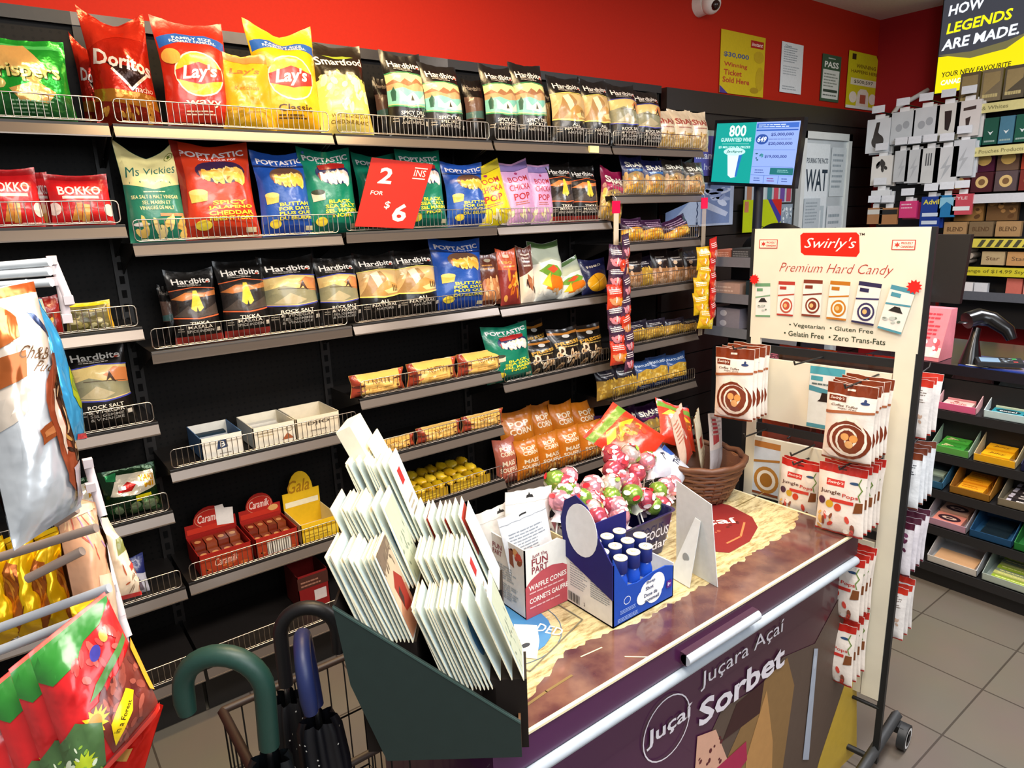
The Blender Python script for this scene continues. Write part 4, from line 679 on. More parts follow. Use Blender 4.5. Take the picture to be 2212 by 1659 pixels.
m.art([('d', .72, .76, .92, .92, 8, .05, ['#b4473a', '#8a4a2c', '#d9a26a'], 3), ('p', [(.75, .9), (.6, .92), (.66, .7), (.78, .66)], '#8a4a34'), ('e', .88, .86, .06, .05, '#c8483a'), ('t', 'FUN', .42, .84, .2, .075, '#8a3a44', dict(b=.03)), ('t', 'PART', .42, .75, .2, .075, '#8a3a44', dict(b=.02)), ('lines', .05, .88, .28, .92, 1, '#9a5a60'), ('lines', .1, .40, .92, .62, 6, '#9aa6ae'), ('lines', .1, .12, .92, .36, 7, '#9aa6ae')], (-W / 2, D, 0), (0, -1, 0), (0, 0, 1), D, H, n=(-1, 0, 0))
m.build('carton_body', t)
des('cone1', 'resealable_pouch', .13, .20, .025, '#d9dbe0', [('r', 0, .9, 1, .91, '#9aa0a8'), ('r', .42, .945, .58, .965, '#2a2a2a'), ('lines', .12, .52, .88, .8, 8, '#8a929c'), ('lines', .12, .2, .6, .48, 7, '#8a929c'), ('p', [(.2, .5), (.5, .56), (.8, .3), (.6, .25)], '#b98a8a'), ('p', [(.62, .2), (.92, .24), (.9, .5), (.66, .46)], '#c9b8c0')], droop=.0, slump=0, cat='pouch')
des('cone2', 'resealable_pouch', .13, .20, .025, '#f0ece6', [('r', 0, .86, 1, .865, '#c9c4bc'), ('p', [(.42, .91), (.58, .91), (.56, .94), (.52, .94), (.5, .97), (.48, .94), (.44, .94)], '#2a2a2a'), ('p', [(0, .1), (1, .1), (1, .5), (.4, .42), (0, .5)], '#cdb89a')], droop=.0, slump=0, cat='pouch')
bag('cone1', .132, .205, (.535, -1.365, Z0 + .035), -.12, .12, -.12, 'grey printed resealable pouch standing in the waffle cone carton')
bag('cone2', .134, .225, (.545, -1.30, Z0 + .04), -.1, .0, .10, 'plain white resealable pouch behind the grey one in the carton'); bag('cone2', .13, .215, (.535, -1.27, Z0 + .03), -.1, -.05, -.2, 'white resealable pouch tip at the back of the carton', var=1)
# blue shot display box with ten bottles
t = thing('display_box', 'blue and white display box with oval header holding small blue bottles', 'display box', (.6955, -1.558, Z0)); W, D = .205, .157
m = MB(); BL = M('#1c49ae', 'paper'); NV_ = M('#1d1c66', 'paper'); m.box((-W / 2, 0, 0), (W / 2, D, .003), mw)
m.box((-W / 2, D - .003, 0), (W / 2, D, .17), NV_); m.box((W / 2 - .003, 0, 0), (W / 2, D, .09), M('#dfe3e6', 'paper'))
fr = [(-W / 2, 0), (W / 2, 0), (W / 2, .082), (W * .36, .092), (W * .12, .092), (-W * .12, .085), (-W * .28, .09), (-W * .38, .12), (-W / 2, .17)]
m.prism([(x, 0, z) for x, z in fr], (0, .003, 0), BL)
m.prism([(-W / 2, 0, 0), (-W / 2, 0, .155), (-W / 2, D * .5, .18), (-W / 2, D, .19), (-W / 2, D, 0)], (.003, 0, 0), mw)
AB = [('ring', .22, .58, .055, .11, .008, '#dfe6f2'), ('d', .45, .42, .84, .78, 1, .01, ['#eef1f4'], 1), ('e', .56, .56, .13, .28, '#eef1f4'), ('e', .70, .62, .14, .32, '#eef1f4'), ('e', .66, .38, .13, .24, '#eef1f4'), ('e', .47, .44, .1, .2, '#eef1f4'), ('t', 'Sleep', .6, .78, .15, .1, '#1c2a5c', dict(b=.03)), ('t', 'Shot', .58, .63, .13, .1, '#1c2a5c', dict(b=.03)), ('t', 'Dose de', .6, .45, .22, .1, '#1c2a5c', dict(b=.03)), ('t', 'sommeil', .62, .30, .24, .1, '#1c2a5c', dict(b=.03)), ('r', .87, .35, .96, .55, '#5a2a8c'), ('t', '8+', .915, .45, .05, .1, '#f0e8f4'), ('lines', .1, .28, .36, .4, 3, '#9ab4e4'), ('lines', .06, .08, .4, .2, 3, '#9ab4e4')]
m.art(AB, (-W / 2, 0, 0), (1, 0, 0), (0, 0, 1), W, .092, n=(0, -1, 0))
m.art([('lines', .1, .30, .48, .9, 15, '#9aa2a8'), ('lines', .54, .30, .94, .9, 17, '#8c959c')] + [('r', .06 + i * .024, .05, .068 + i * .024 + (i % 3) * .004, .2, '#2a2a2a') for i in range(11)] + [('t', '2', .42, .12, .03, .06, '#3a3a3a')], (-W / 2, D, 0), (0, -1, 0), (0, 0, 1), D, .155, n=(-1, 0, 0)); m.build('box_body', t)
# header lobe hinged on the left side
m = MB(); H0 = .155; m.prism([(-W / 2, 0, H0 * .45), (-W / 2, -.0, H0), (-W / 2, D * .25, .20), (-W / 2, D * .5, .268), (-W / 2, D * .75, .285), (-W / 2, D * .98, .262), (-W / 2, D * 1.08, .21), (-W / 2, D, .12)], (-.003, 0, 0), NV_)
m.prism([(-W / 2 - .003, D * .62 + .052 * math.cos(a), .205 + .064 * math.sin(a)) for a in [2 * math.pi * i / 24 for i in range(24)]], (-.0012, 0, 0), M('#e4e6ea', 'paper')); m.build('oval_header', t)
def bottle(name='shot_bottle'):
    t = thing(name, '', 'bottle'); m = MB(); m.lathe([(.0, 0), (.0155, 0), (.0165, .004), (.0165, .062), (.0135, .072), (.0125, .082), (0, .082)], (0, 0, 0), M('#1f4fc0', 'gloss'), 18)
    m2 = MB(); m2.lathe([(.0169, .012), (.0169, .044)], (0, 0, 0), M('#dfe6ee', 'paper'), 18); g_ = m.build('glass', t); m2.build('label_band', g_)
    m = MB(); m.lathe([(.0146, .08), (.0158, .082), (.0158, .112), (.0146, .114), (0, .114)], (0, 0, 0), M('#16246e', 'satin'), 18); cs_ = m.build('cap_sleeve', t)
    m = MB(); m.lathe([(.0150, .1135), (.0162, .1145), (.0162, .1165), (.0150, .1172), (0, .1172)], (0, 0, 0), M('#f2ecd0', 'gloss'), 18); m.art([('t', 'Sleep', .5, .6, .5, .14, '#4a463a', dict(b=.02)), ('t', 'Shot', .5, .42, .4, .12, '#4a463a')], (-.013, -.013, .1172), (1, 0, 0), (0, 1, 0), .026, .026, n=(0, 0, 1)); m.build('lid_disc', cs_); return t
BT = bottle(); first = True; k = 0
for r, n in ((0, 3), (1, 4), (2, 3)):
    for c_ in range(n):
        x = .6955 - W / 2 + .034 + c_ * .042 + (.0 if r % 2 else .016); y = -1.558 + .026 + r * .042; z = Z0 + .0035 + (.028 if True else 0) + r * .004
        o = BT if first else dup(BT); first = False; o.location = (x, y, z); o.rotation_euler = (0, 0, R_.uniform(-1, 1)); o['label'] = 'small blue bottle with cream cap standing in the blue display box'; o['group'] = 'shot bottles in the display box'
m = MB(); m.box((-W / 2 + .004, .004, .003), (W / 2 - .004, D - .004, .031), M('#d8d4cc', 'paper')); m.build('bottle_tray', t)
# white strut card seen from behind
N0 = np.array([.918, -1.601, Z0]); t = thing('easel_card', 'white display card seen from behind with folding easel strut', 'sign', tuple(N0))
E_ = [np.array([.905, -1.50, .882]), np.array([.918, -1.605, .882]), aty(1538, 1085, -1.603), aty(1460, 1035, -1.505)]
E_[0] = atz(1462, 1218, .882); E_[1] = atz(1551, 1268, .882); E_[2] = atx(1538, 1090, E_[1][0] - .012); E_[3] = atx(1462, 1037, E_[0][0] - .012)
v = [Vector(e) - Vector(N0) for e in E_]; m = MB(); nn = (v[1] - v[0]).cross(v[3] - v[0]).normalized(); m.prism([tuple(q) for q in v], tuple(nn * .002 * (1 if nn.x < 0 else -1)), M('#dde2e4', 'paper')); m.build('card', t)
f = nn if nn.x < 0 else -nn; mid = lambda a, b_: v[0] * (1 - a) * (1 - b_) + v[1] * a * (1 - b_) + v[2] * a * b_ + v[3] * (1 - a) * b_
m = MB(); top = mid(.55, .72) + f * .004; bl_ = mid(.25, .04) + f * .06; br_ = mid(.75, .04) + f * .06; bl_.z = br_.z = .001; tp2 = mid(.7, .72) + f * .004
m.prism([tuple(bl_), tuple(br_), tuple(tp2), tuple(top)], tuple(f * .0015), M('#d4dadd', 'paper')); mm_ = (bl_ + br_) / 2 * .6 + (top + tp2) / 2 * .4 + f * .003; m.prism([tuple(mm_ + Vector((math.cos(a) * .0, math.cos(a) * .010, math.sin(a) * .012))) for a in [2 * math.pi * i / 14 for i in range(14)]], tuple(f * .001), M('#9aa0a4', 'paper')); m.build('strut', t)
# lollipop tub with clusters
t = thing('lollipop_tub', 'navy tub with white lettering full of wrapped lollipops', 'tub', (.86, -1.32, Z0)); m = MB(); TB = M('#1c1c50', 'gloss')
def rr(w_, d_, r, n=5): return [(sx * (w_ - r) + r * math.cos(a), sy * (d_ - r) + r * math.sin(a)) for sx, sy, a0 in ((1, 1, 0), (-1, 1, 90), (-1, -1, 180), (1, -1, 270)) for a in [math.radians(a0 + 90 * i / n) for i in range(n + 1)]]
G = []
for z, s_ in ((0, .82), (.06, .93), (.115, 1.0), (.12, 1.05), (.12, .98), (.01, .78)): G.append([(x * s_, y * s_, z) for x, y in rr(.125, .09, .02)])
m.grid(G, TB, closed_v=True, smooth=False); m.face([(x * .8, y * .8, .01) for x, y in rr(.125, .09, .02)], TB)
m.art([('t', 'FOCUS', .72, .62, .42, .24, '#e9e6ee', dict(b=.02)), ('t', 'dar', .78, .3, .3, .22, '#e9e6ee', dict(b=.02)), ('lines', .08, .2, .45, .6, 4, '#9a98c0')], (-.105, -.0885, .01), (1, 0, 0), (0, -.09, 1), .21, .11, n=(0, -1, .1)); m.build('tub_body', t)
def lolli(c1, c2, seed):
    t = thing('wrapped_lollipop', '', 'lollipop'); m = MB(); m.blob((0, 0, 0), (.021, .021, .020), M(c1, 'foil'), 8, 12, seed, .12); rg = random.Random(seed)
    for k in range(7):
        a = rg.uniform(0, 6.28); e = rg.uniform(-.3, 1.2); d = Vector((math.cos(a) * math.cos(e), math.sin(a) * math.cos(e), math.sin(e))); s_ = Vector((-math.sin(a), math.cos(a), 0)); u_ = d.cross(s_)
        q = [d * .0222 + s_ * (math.cos(b_) * .0085) + u_ * (math.sin(b_) * .005) for b_ in [2 * math.pi * i / 8 for i in range(8)]]; m.face([tuple(p.normalized() * .0225) for p in q], M([c2, '#f4ecec', '#d8303c'][k % 3], 'film'))
    hd_ = m.build('candy_head', t)
    m = MB(); G = []
    for j, (r, z) in enumerate(((.010, -.017), (.005, -.024), (.013, -.038))): G.append([(r * (1 + .25 * math.sin(5 * a + j)) * math.cos(a), r * (1 + .25 * math.sin(5 * a + j)) * math.sin(a), z) for a in [2 * math.pi * i / 14 for i in range(14)]])
    m.grid(G, M(c2, 'film'), closed_v=True); m.build('wrapper_skirt', hd_); MB().tube([(0, 0, -.02), (0, 0, -.075)], .0018, M('#efece6', 'paper'), 6).build('stick', t); return t
LV = [('#d0586c', '#f0d8dc', 'red and white'), ('#e8a0b0', '#f4e4e8', 'pink and white'), ('#8fb84e', '#e9ecd8', 'green and white'), ('#e6d6d4', '#8ab04a', 'white and green')]
protos = [lolli(c1, c2, i + 2) for i, (c1, c2, _) in enumerate(LV)]; used = set(); pts = []
rg = random.Random(12)
for (px, py, n, sp) in ((1220, 1042, 3, 22), (1212, 1078, 1, 8), (1275, 1078, 3, 24), (1300, 1040, 3, 24), (1345, 1000, 3, 24), (1340, 1050, 4, 26), (1390, 1010, 3, 24), (1325, 1095, 4, 28), (1400, 1085, 5, 28), (1440, 1050, 3, 20), (1370, 1045, 3, 18), (1335, 985, 2, 14), (1240, 1060, 2, 20), (1290, 1105, 2, 16)):
    for k in range(n): pts.append((px + rg.uniform(-sp, sp), py + rg.uniform(-sp, sp) * .8))
for i, (px, py) in enumerate(pts):
    yy = -1.34 + (1095 - py) * .0011 + rg.uniform(-.01, .01); P = aty(px, py, yy); v_ = i % 4 if rg.random() < .7 else rg.choice([0, 1])
    o = protos[v_] if v_ not in used else dup(protos[v_]); used.add(v_); o.location = tuple(P); o.rotation_euler = (rg.uniform(-.6, .6), rg.uniform(-.6, .6), rg.uniform(0, 6)); s_ = rg.uniform(1.2, 1.5); o.scale = (s_, s_, s_)
    o['label'] = f'{LV[v_][2]} wrapped lollipop in the heap above the navy tub'; o['group'] = f'{LV[v_][2]} lollipops in the heap'
# wicker basket
BC = Vector((1.34, -1.215, Z0)); t = thing('wicker_basket', 'brown coiled wicker basket full of snack packs on the freezer lid', 'basket', BC); m = MB(); BR = M('#7a4f34', 'satin'); BR2 = M('#5e3a26', 'satin')
for k in range(11):
    z = .008 + k * .0125; r = .088 + .052 * (k / 10) ** .8; n = 48
    m.tube([(r * (1 + .02 * math.sin(12 * a + k * 3.14)) * math.cos(a), r * (1 + .02 * math.sin(12 * a + k * 3.14)) * math.sin(a), z + .003 * math.sin(12 * a + k * 3.14)) for a in [2 * math.pi * i / n for i in range(n + 1)]], .0075 if k < 10 else .010, BR if k % 2 else BR2, 6)
m.lathe([(0, .004), (.088, .004), (.095, .03), (.13, .125)], (0, 0, 0), BR2, 24); m.build('woven_wall', t)
m = MB()
for k in range(24): a = 2 * math.pi * k / 24; m.tube([(.092 * math.cos(a), .092 * math.sin(a), .0), (.118 * math.cos(a), .118 * math.sin(a), .06), (.142 * math.cos(a), .142 * math.sin(a), .134)], .003, BR2, 5)
m.build('ribs', t)
des('bred', 'snack_bag', .16, .20, .05, '#c8301a', [('p', [(0, .8), (1, .74), (1, .9), (0, .95)], '#5f8a2a'), ('p', [(.1, .3), (.9, .4), (.8, .7), (.3, .66)], '#8a4a1a'), ('p', [(.3, .5), (.9, .56), (.6, .7)], '#e9a01c'), ('p', [(.05, .6), (.3, .76), (.5, .7), (.3, .58)], '#f0d23c'), ('d', .3, .3, .85, .6, 10, .07, ['#e08a2c', '#b8401a'], 3)])
des('bwhite', 'flat_packet', .11, .22, .02, '#e9c9b4', [('p', [(.3, 0), (1, 0), (1, .9), (.62, .9)], '#b8382a'), ('lines', .1, .5, .55, .9, 6, '#c8806a'), ('t', 'PASTRAMI', .6, .55, .5, .06, '#efe0d0', dict(rot=-70))], droop=0, slump=0)
des('bcream', 'flat_packet', .10, .22, .015, '#e9e0c4', [('r', .2, .4, .5, .6, '#b83a2c'), ('lines', .2, .1, .8, .35, 4, '#c9bfa4')], droop=0, slump=0)
des('bgrey', 'flat_packet', .11, .20, .02, '#cfc2bc', [('p', [(.15, .45), (.55, .5), (.5, .9), (.18, .9)], '#a8323c'), ('lines', .1, .6, .9, .95, 5, '#b0a09c'), ('p', [(0, 0), (1, 0), (1, .4), (0, .36)], '#b4b0b4')], droop=0, slump=0)
des('bsilver', 'snack_bag', .12, .16, .03, '#b9bfcc', [('t', 'THE', .8, .5, .4, .2, '#1c2440', dict(b=.05)), ('p', [(.0, .6), (.3, .7), (.2, .9), (0, .9)], '#5a2a3c'), ('p', [(.8, .7), (1, .6), (1, 1), (.8, 1)], '#1f4c9c')], droop=0)
for d, px, pyb, y, W_, H_, yaw, tl, rl, lab in (('bred', 1408, 985, -1.20, .17, .2, .1, .95, -.5, 'red and yellow snack bag lying over the basket rim'), ('bred', 1465, 965, -1.13, .15, .17, -.3, .7, .4, 'red snack bag with green top deep in the basket'), ('bwhite', 1485, 1000, -1.20, .10, .20, .35, .1, -.35, 'pink and red slanted packet standing in the basket'), ('bcream', 1520, 1005, -1.16, .09, .20, .5, .12, -.25, 'cream slanted packet with red square in the basket'), ('bgrey', 1548, 1015, -1.22, .10, .19, .2, .15, .18, 'greyish packet with dark red patch at the basket edge'), ('bsilver', 1440, 1030, -1.25, .12, .13, 0, .8, .2, 'silver snack pack with dark lettering in the basket'), ('bsilver', 1478, 1035, -1.26, .1, .11, .3, .7, -.4, 'small silver pack in front of the cream packet')):
    P = aty(px, pyb, y); bag(d, W_, H_, tuple(P), yaw, tl, rl, lab, var=1 if 'small' in lab else 0)
# leftover glossy packs behind the waffle carton
des('misc', 'flat_packet', .12, .12, .02, '#b9bcc0', [('p', [(.1, .5), (.7, .6), (.6, .9), (.2, .9)], '#d8d84a'), ('p', [(.5, .1), (.9, .2), (.9, .6)], '#7a4a58'), ('lines', .1, .1, .5, .4, 3, '#5a5f6a')])
P = aty(1205, 1165, -1.27); bag('misc', .12, .12, tuple(P), .5, .9, .2, 'grey and yellow packet lying beside the waffle cone carton')

# ---------------------------------------------------------------- greeting card display on the left end of the lid
ND = np.array([.207, -1.719, FZ]); Dx = np.array([.793, -.609, 0]); Dx /= np.linalg.norm(Dx); Dy = np.array([-Dx[1], Dx[0], 0])   # Dx: along the side panel, Dy: away
t = thing('card_display', 'black cardboard tray display of greeting cards with sloping side', 'display stand', tuple(ND), math.atan2(Dx[1], Dx[0]))
def dl(px, py, off=0): q = atp(px, py, ND + Dy * off, Dy) - ND; return (float(q.dot(Dx)), float(off), float(q[2]))
BKC = M('#20302e', 'satin'); BK2 = M('#1b1512', 'paper'); KR = M('#6a4a30', 'paper')
A, B1, B2 = dl(718, 1310), dl(1125, 1560), dl(1130, 1635); XL = A[0] + .012; XR = B1[0]; DD = .33
q1 = dl(757, 1480); q2 = dl(838, 1662); m = MB(); m.prism([(A[0], 0, A[2]), (q1[0], 0, q1[2]), (q2[0], 0, 0), (XR, 0, 0), (XR, 0, B1[2])], (0, .005, 0), BKC); m.prism([(A[0], -.001, A[2] - .004), (XR, -.001, B1[2] - .004), (XR, -.001, B1[2]), (A[0], -.001, A[2])], (0, .002, 0), M('#3c5450', 'satin')); m.build('near_side_panel', t)
m = MB(); m.box((q2[0], .005, 0), (XR, DD, .004), BK2); m.prism([(A[0], .005, A[2]), (q2[0], .005, 0), (q2[0], DD, 0), (A[0], DD, A[2] + .05)], (.004, 0, 0), BK2); m.box((XR - .004, .005, 0), (XR, DD * .55, B1[2]), KR); m.build('tray_base', t)
m = MB(); m.prism([(A[0], DD, A[2] + .05), (q2[0], DD, 0), (XR - .05, DD, 0), (XR - .05, DD, .02), (XL + .14, DD, A[2] - .02)], (0, .004, 0), BK2)
xm = XL + (XR - XL) * .47
m.prism([(xm + .01, .01, 0), (xm + .01, DD, 0), (xm - .03, DD, .20), (xm - .03, .01, .12)], (.004, 0, 0), BK2); m.build('divider', t)
# stacks of cards standing in the pockets, leaning back
def card_mesh(w_, h_, face=None):
    m = MB(); m.box((0, -w_ / 2, 0), (.0014, w_ / 2, h_), M('#efe8cf', 'paper'))
    m.box((.0016, -w_ / 2 + .003, .003), (.0022, w_ / 2 - .003, h_ - .008), M('#c9dbe2', 'paper'))
    if face: m.art(face, (.0023, -w_ / 2, 0), (0, 1, 0), (0, 0, 1), w_, h_, n=(1, 0, 0))
    return m.mesh('greeting_card')
FC = [[('r', .04, .03, .96, .97, '#b8a68c'), ('p', [(.04, .3), (.6, .5), (.96, .4), (.96, .03), (.04, .03)], '#a8785c'), ('p', [(.25, .55), (.55, .66), (.85, .5), (.8, .2), (.35, .25)], '#8c2c22'), ('p', [(.33, .3), (.5, .36), (.5, .5), (.33, .46)], '#3c2a24'), ('p', [(.04, .75), (.96, .85), (.96, .97), (.04, .97)], '#6f5f50'), ('d', .05, .7, .95, .95, 14, .06, ['#6a5c4c', '#8a7a64'], 4)], None, [('e', .5, .5, .3, .24, '#3f78b0')], [('r', .06, .05, .94, .92, '#b4bca6'), ('d', .1, .1, .9, .6, 24, .05, ['#8a9a88', '#d3cdb2', '#7a8474'], 3)], [('r', .06, .45, .94, .94, '#a8382c')], [('r', .3, .66, .6, .84, '#b02a28'), ('lines', .2, .2, .8, .5, 4, '#a9a08c')]]
CMS = [card_mesh(.085, .17, f) for f in FC]
Mt = Matrix.Translation(Vector(ND)) @ Matrix.Rotation(math.atan2(Dx[1], Dx[0]), 4, 'Z')
rg = random.Random(5)
# (px, py of the front card's top, distance behind the near panel, cards, spacing, front design, second design, tier, pocket)
STK = [(812, 1178, .060, 12, .0068, 0, 1, 'back', 'nearest'), (826, 1075, .148, 12, .0072, 3, 2, 'back', 'second nearest'), (842, 985, .236, 12, .0072, 5, 1, 'back', 'farthest'),
       (1052, 1262, .060, 3, .020, 3, 1, 'front', 'nearest single'), (985, 1283, .060, 12, .0068, 2, 1, 'front', 'nearest'), (1000, 1180, .148, 13, .0068, 5, 1, 'front', 'second nearest'), (1008, 1093, .236, 9, .012, 1, 4, 'front', 'farthest')]
for (px, py, off, n, sp, f1, f2, tier, pk) in STK:
    q = dl(px, py, off); h_ = .17; lean = -.34; xb = q[0] + math.sin(-lean) * h_; zb = q[2] - math.cos(lean) * h_
    m = MB(); m.box((xb - n * sp - .012, off - .038, 0), (xb + .006, off + .038, max(.006, zb)), BK2); o = m.build('card_pocket', t)
    for k in range(n):
        fr_ = k == n - 1; o = bpy.data.objects.new('greeting_card', CMS[f1 if fr_ else (f2 if k % 3 == 1 else 1)]); C.objects.link(o)
        o.matrix_world = Mt @ Matrix.Translation((xb - (n - 1 - k) * sp, off, max(.007, zb + .001))) @ Matrix.Rotation(lean + rg.uniform(-.03, .03), 4, 'Y') @ Matrix.Rotation(rg.uniform(-.02, .02), 4, 'X') @ Matrix.Scale(rg.uniform(.96, 1.04), 4)
        o['label'] = f'cream greeting card in the {pk} pocket of the {tier} tier' + (', frontmost' if fr_ else ''); o['category'] = 'greeting card'
        if not fr_: o['group'] = f'cards in the {pk} pocket of the {tier} tier'
for (px, py, hh, lab, tt) in ((738, 920, .24, 'tall cream card box standing highest in the display', .030), (803, 942, .19, 'pointed cream card behind the tall one in the display', .003)):
    q = dl(px, py, .27 if 'box' in lab else .285); m = MB(); m.box((0, -.045, 0), (tt, .045, hh), M('#f0e9cf', 'paper')); m.art([('lines', .3, .7, .6, .78, 1, '#d8cfae')] if 'box' in lab else [('r', .3, .35, .45, .5, '#b02a28')], (tt + .0002, -.045, 0), (0, 1, 0), (0, 0, 1), .09, hh, n=(1, 0, 0))
    lean = -.42; o = m.build('greeting_card'); o.matrix_world = Mt @ Matrix.Translation((q[0] + math.sin(-lean) * hh, q[1], max(.01, q[2] - hh * math.cos(lean)))) @ Matrix.Rotation(lean, 4, 'Y'); tag(o, lab, 'greeting card')

# ---------------------------------------------------------------- umbrellas in a black wire basket
def umbrella(col, shaftp, H, R, az, canopy, label):
    """H: top of the hook, R: hook radius, az: direction the hook opens"""
    t = thing('umbrella', label, 'umbrella', shaftp); d = Vector((math.cos(az), math.sin(az), 0)); m = MB(); hc = H - R
    P = [Vector((0, 0, hc - .12)), Vector((0, 0, hc))] + [Vector((0, 0, hc)) + d * (R - R * math.cos(a)) + Vector((0, 0, R * math.sin(a))) for a in [math.pi * i / 14 for i in range(1, 15)]] + [d * (2 * R) + Vector((0, 0, hc - .025)), d * (2 * R - .003) + Vector((0, 0, hc - .05))]
    m.tube(P, [R * .26] * (len(P) - 1) + [R * .22], M(col, 'rubber'), 14); m.build('hook_handle', t)
    MB().tube([(0, 0, .02), (0, 0, hc - .10)], .006, M('#b0b4ba', 'metal'), 8).build('shaft', t)
    m = MB(); G = []; n = 32
    for z, r in ((.03, .006), (.08, .02), (.3, .032), (hc - .25, .04), (hc - .17, .036), (hc - .15, .03)): G.append([(r * (1 + .22 * math.cos(8 * a)) * math.cos(a), r * (1 + .22 * math.cos(8 * a)) * math.sin(a), z) for a in [2 * math.pi * i / n for i in range(n)]])
    m.grid(G, M(canopy, 'satin'), closed_v=True); rg = random.Random(int(H * 1000))
    for k in range(90):
        a = rg.uniform(0, 6.28); z = rg.uniform(.25, hc - .16); r = .0425 * (1 + .22 * math.cos(8 * a)); c_ = Vector((r * math.cos(a), r * math.sin(a), z)); s_ = Vector((-math.sin(a), math.cos(a), 0))
        m.face([tuple(c_ + s_ * .002 * math.cos(b_) + Vector((0, 0, .002 * math.sin(b_)))) for b_ in (0, 1, 2, 3, 4, 5)], M('#e2e2dc', 'paper'))
    m.build('folded_canopy', t); return t
def tiltto(o, P, Q):   # shaft foot at P, axis towards Q
    o.location = P; o.rotation_mode = 'QUATERNION'; o.rotation_quaternion = (Vector(Q) - Vector(P)).to_track_quat('Z', 'X')
def put_umb(col, can, px, py, d, H, R, yaw, lean, lab):
    """(px, py): where the straight grip meets the hook, at distance d"""
    Q = Vector(atd(px, py, d)); foot = Vector((Q.x + lean[0], Q.y + lean[1], Q.z - (H - R))); t = umbrella(col, (0, 0, 0), H, R, 0, can, lab); t.location = foot
    z = (Q - foot).normalized(); x = Vector((math.cos(yaw), math.sin(yaw), 0)); x = (x - z * x.dot(z)).normalized(); y = z.cross(x); t.rotation_euler = Matrix((x, y, z)).transposed().to_euler(); return Q
CR = math.atan2(RC[0][1], RC[0][0])   # heading of the picture's right
put_umb('#1f4038', '#0e1418', 572, 1490, 1.22, .98, .073, CR + math.pi, (-.03, .06), 'black spotted umbrella with dark green hook handle')
put_umb('#17171a', '#101014', 606, 1372, 1.46, .93, .060, CR + .1, (-.02, -.02), 'black spotted umbrella with tall black hook handle')
put_umb('#1f2a58', '#0c0e16', 662, 1405, 1.30, .95, .058, CR - 1.28, (.03, -.03), 'black spotted umbrella with navy blue hook handle turned sideways')
t = thing('wire_basket', 'black wire umbrella basket on the floor beside the freezer', 'basket', (float(atz(480, 1535, .70)[0]) + .17, float(atz(480, 1535, .70)[1]) - .17, 0)); m = MB(); WB = M('#141414', 'satin')
hw, hd, hh = .17, .17, .70
for z in (.01, .18, .35, .53): m.tube([(-hw, -hd, z), (hw, -hd, z), (hw, hd, z), (-hw, hd, z), (-hw, -hd, z)], .003, WB, 5)
for k in range(9):
    a = -1 + 2 * k / 8
    for p, q in (((a * hw, -hd), (a * hw, -hd)), ((a * hw, hd), (a * hw, hd)), ((-hw, a * hd), (-hw, a * hd)), ((hw, a * hd), (hw, a * hd))): m.tube([(p[0], p[1], .01), (p[0], p[1], hh)], .002, WB, 4, False)
    m.tube([(a * hw, -hd, .01), (a * hw, hd, .01)], .002, WB, 4, False)
m.build('wire_walls', t); m = MB()
for a, b_ in (((-hw, -hd), (hw, -hd)), ((hw, -hd), (hw, hd)), ((hw, hd), (-hw, hd)), ((-hw, hd), (-hw, -hd))): m.tube([(a[0], a[1], hh), (b_[0], b_[1], hh)], .011, M('#33241c', 'satin'), 4)
m.build('rim', t)

# ---------------------------------------------------------------- candy rack with sign board
RP0 = np.array([1.6, -1.73, 0]); RP1 = np.array([1.54, -1.25, 0]); RD = (RP1 - RP0) / np.linalg.norm(RP1 - RP0); RN = np.array([-RD[1], RD[0], 0])
RL = float(np.linalg.norm(RP1 - RP0)); rang = math.atan2(RD[1], RD[0]) 
rk = thing('candy_rack', 'white sign rack on black posts hung with candy bags, on castors', 'display rack', tuple(RP1), math.atan2(-RD[1], -RD[0]))
# rack frame: x runs from the far post to the near post, -y faces the camera
RM = Matrix.Translation(Vector(RP1)) @ Matrix.Rotation(math.atan2(-RD[1], -RD[0]), 4, 'Z')
def rx(px, py, off=0):
    q = Vector(atp(px, py, RP0 + RN * off, RN)); l = RM.inverted() @ q; return (l.x, l.z)
WP = M('#e4ddc8', 'gloss'); BP = M('#16181a', 'satin')
def board(name, x0, z0, x1, z1, y=-.008): o = MB().box((x0, y, z0), (x1, y + .012, z1), WP).build(name, rk); return o
m = MB(); m.box((0, -.008, 1.385), (RL, .004, 1.724), WP)
f_s = []
def sx(px, py): a, z = rx(px, py, .008); return (a / RL, (z - 1.385) / .339)
m.art([('p', [sx(*p) for p in ((1735, 503), (1850, 502), (1856, 508), (1857, 545), (1850, 555), (1738, 551), (1730, 545), (1729, 508))], '#d8200e'), ('t', "Swirly's", *sx(1792, 528), .30, .115, '#fbf0e4', dict(i=.35, b=-.002)),
       ('t', 'TM', *sx(1862, 506), .03, .02, '#4a3a30'), ('t', 'Premium Hard Candy', *sx(1800, 583), .66, .105, '#b03a2c', dict(i=.4, b=-.012)),
       ('t', '• Vegetarian  • Gluten Free', .51, .145, .50, .048, '#2e3a24', dict(b=.012)), ('t', '• Gelatin Free  • Zero Trans-Fats', .53, .07, .60, .048, '#2e3a24', dict(b=.012))], (0, -.008, 1.385), (1, 0, 0), (0, 0, 1), RL, .339, n=(0, -1, 0))
for cx, cy in ((1660, 527), (1952, 529)):
    x, y = sx(cx, cy); m.art([('r', x - .06, y - .04, x + .06, y + .04, '#c03a30'), ('r', x - .055, y - .033, x + .055, y + .033, '#efe6d0'), ('s', x - .032, y, .018, .008, 6, '#c03a30'), ('t', 'PROUDLY', x + .018, y + .014, .06, .018, '#c03a30', dict(b=.05)), ('t', 'CANADIAN', x + .018, y - .014, .064, .018, '#c03a30', dict(b=.05))], (0, -.0085, 1.385), (1, 0, 0), (0, 0, 1), RL, .339, n=(0, -1, 0))
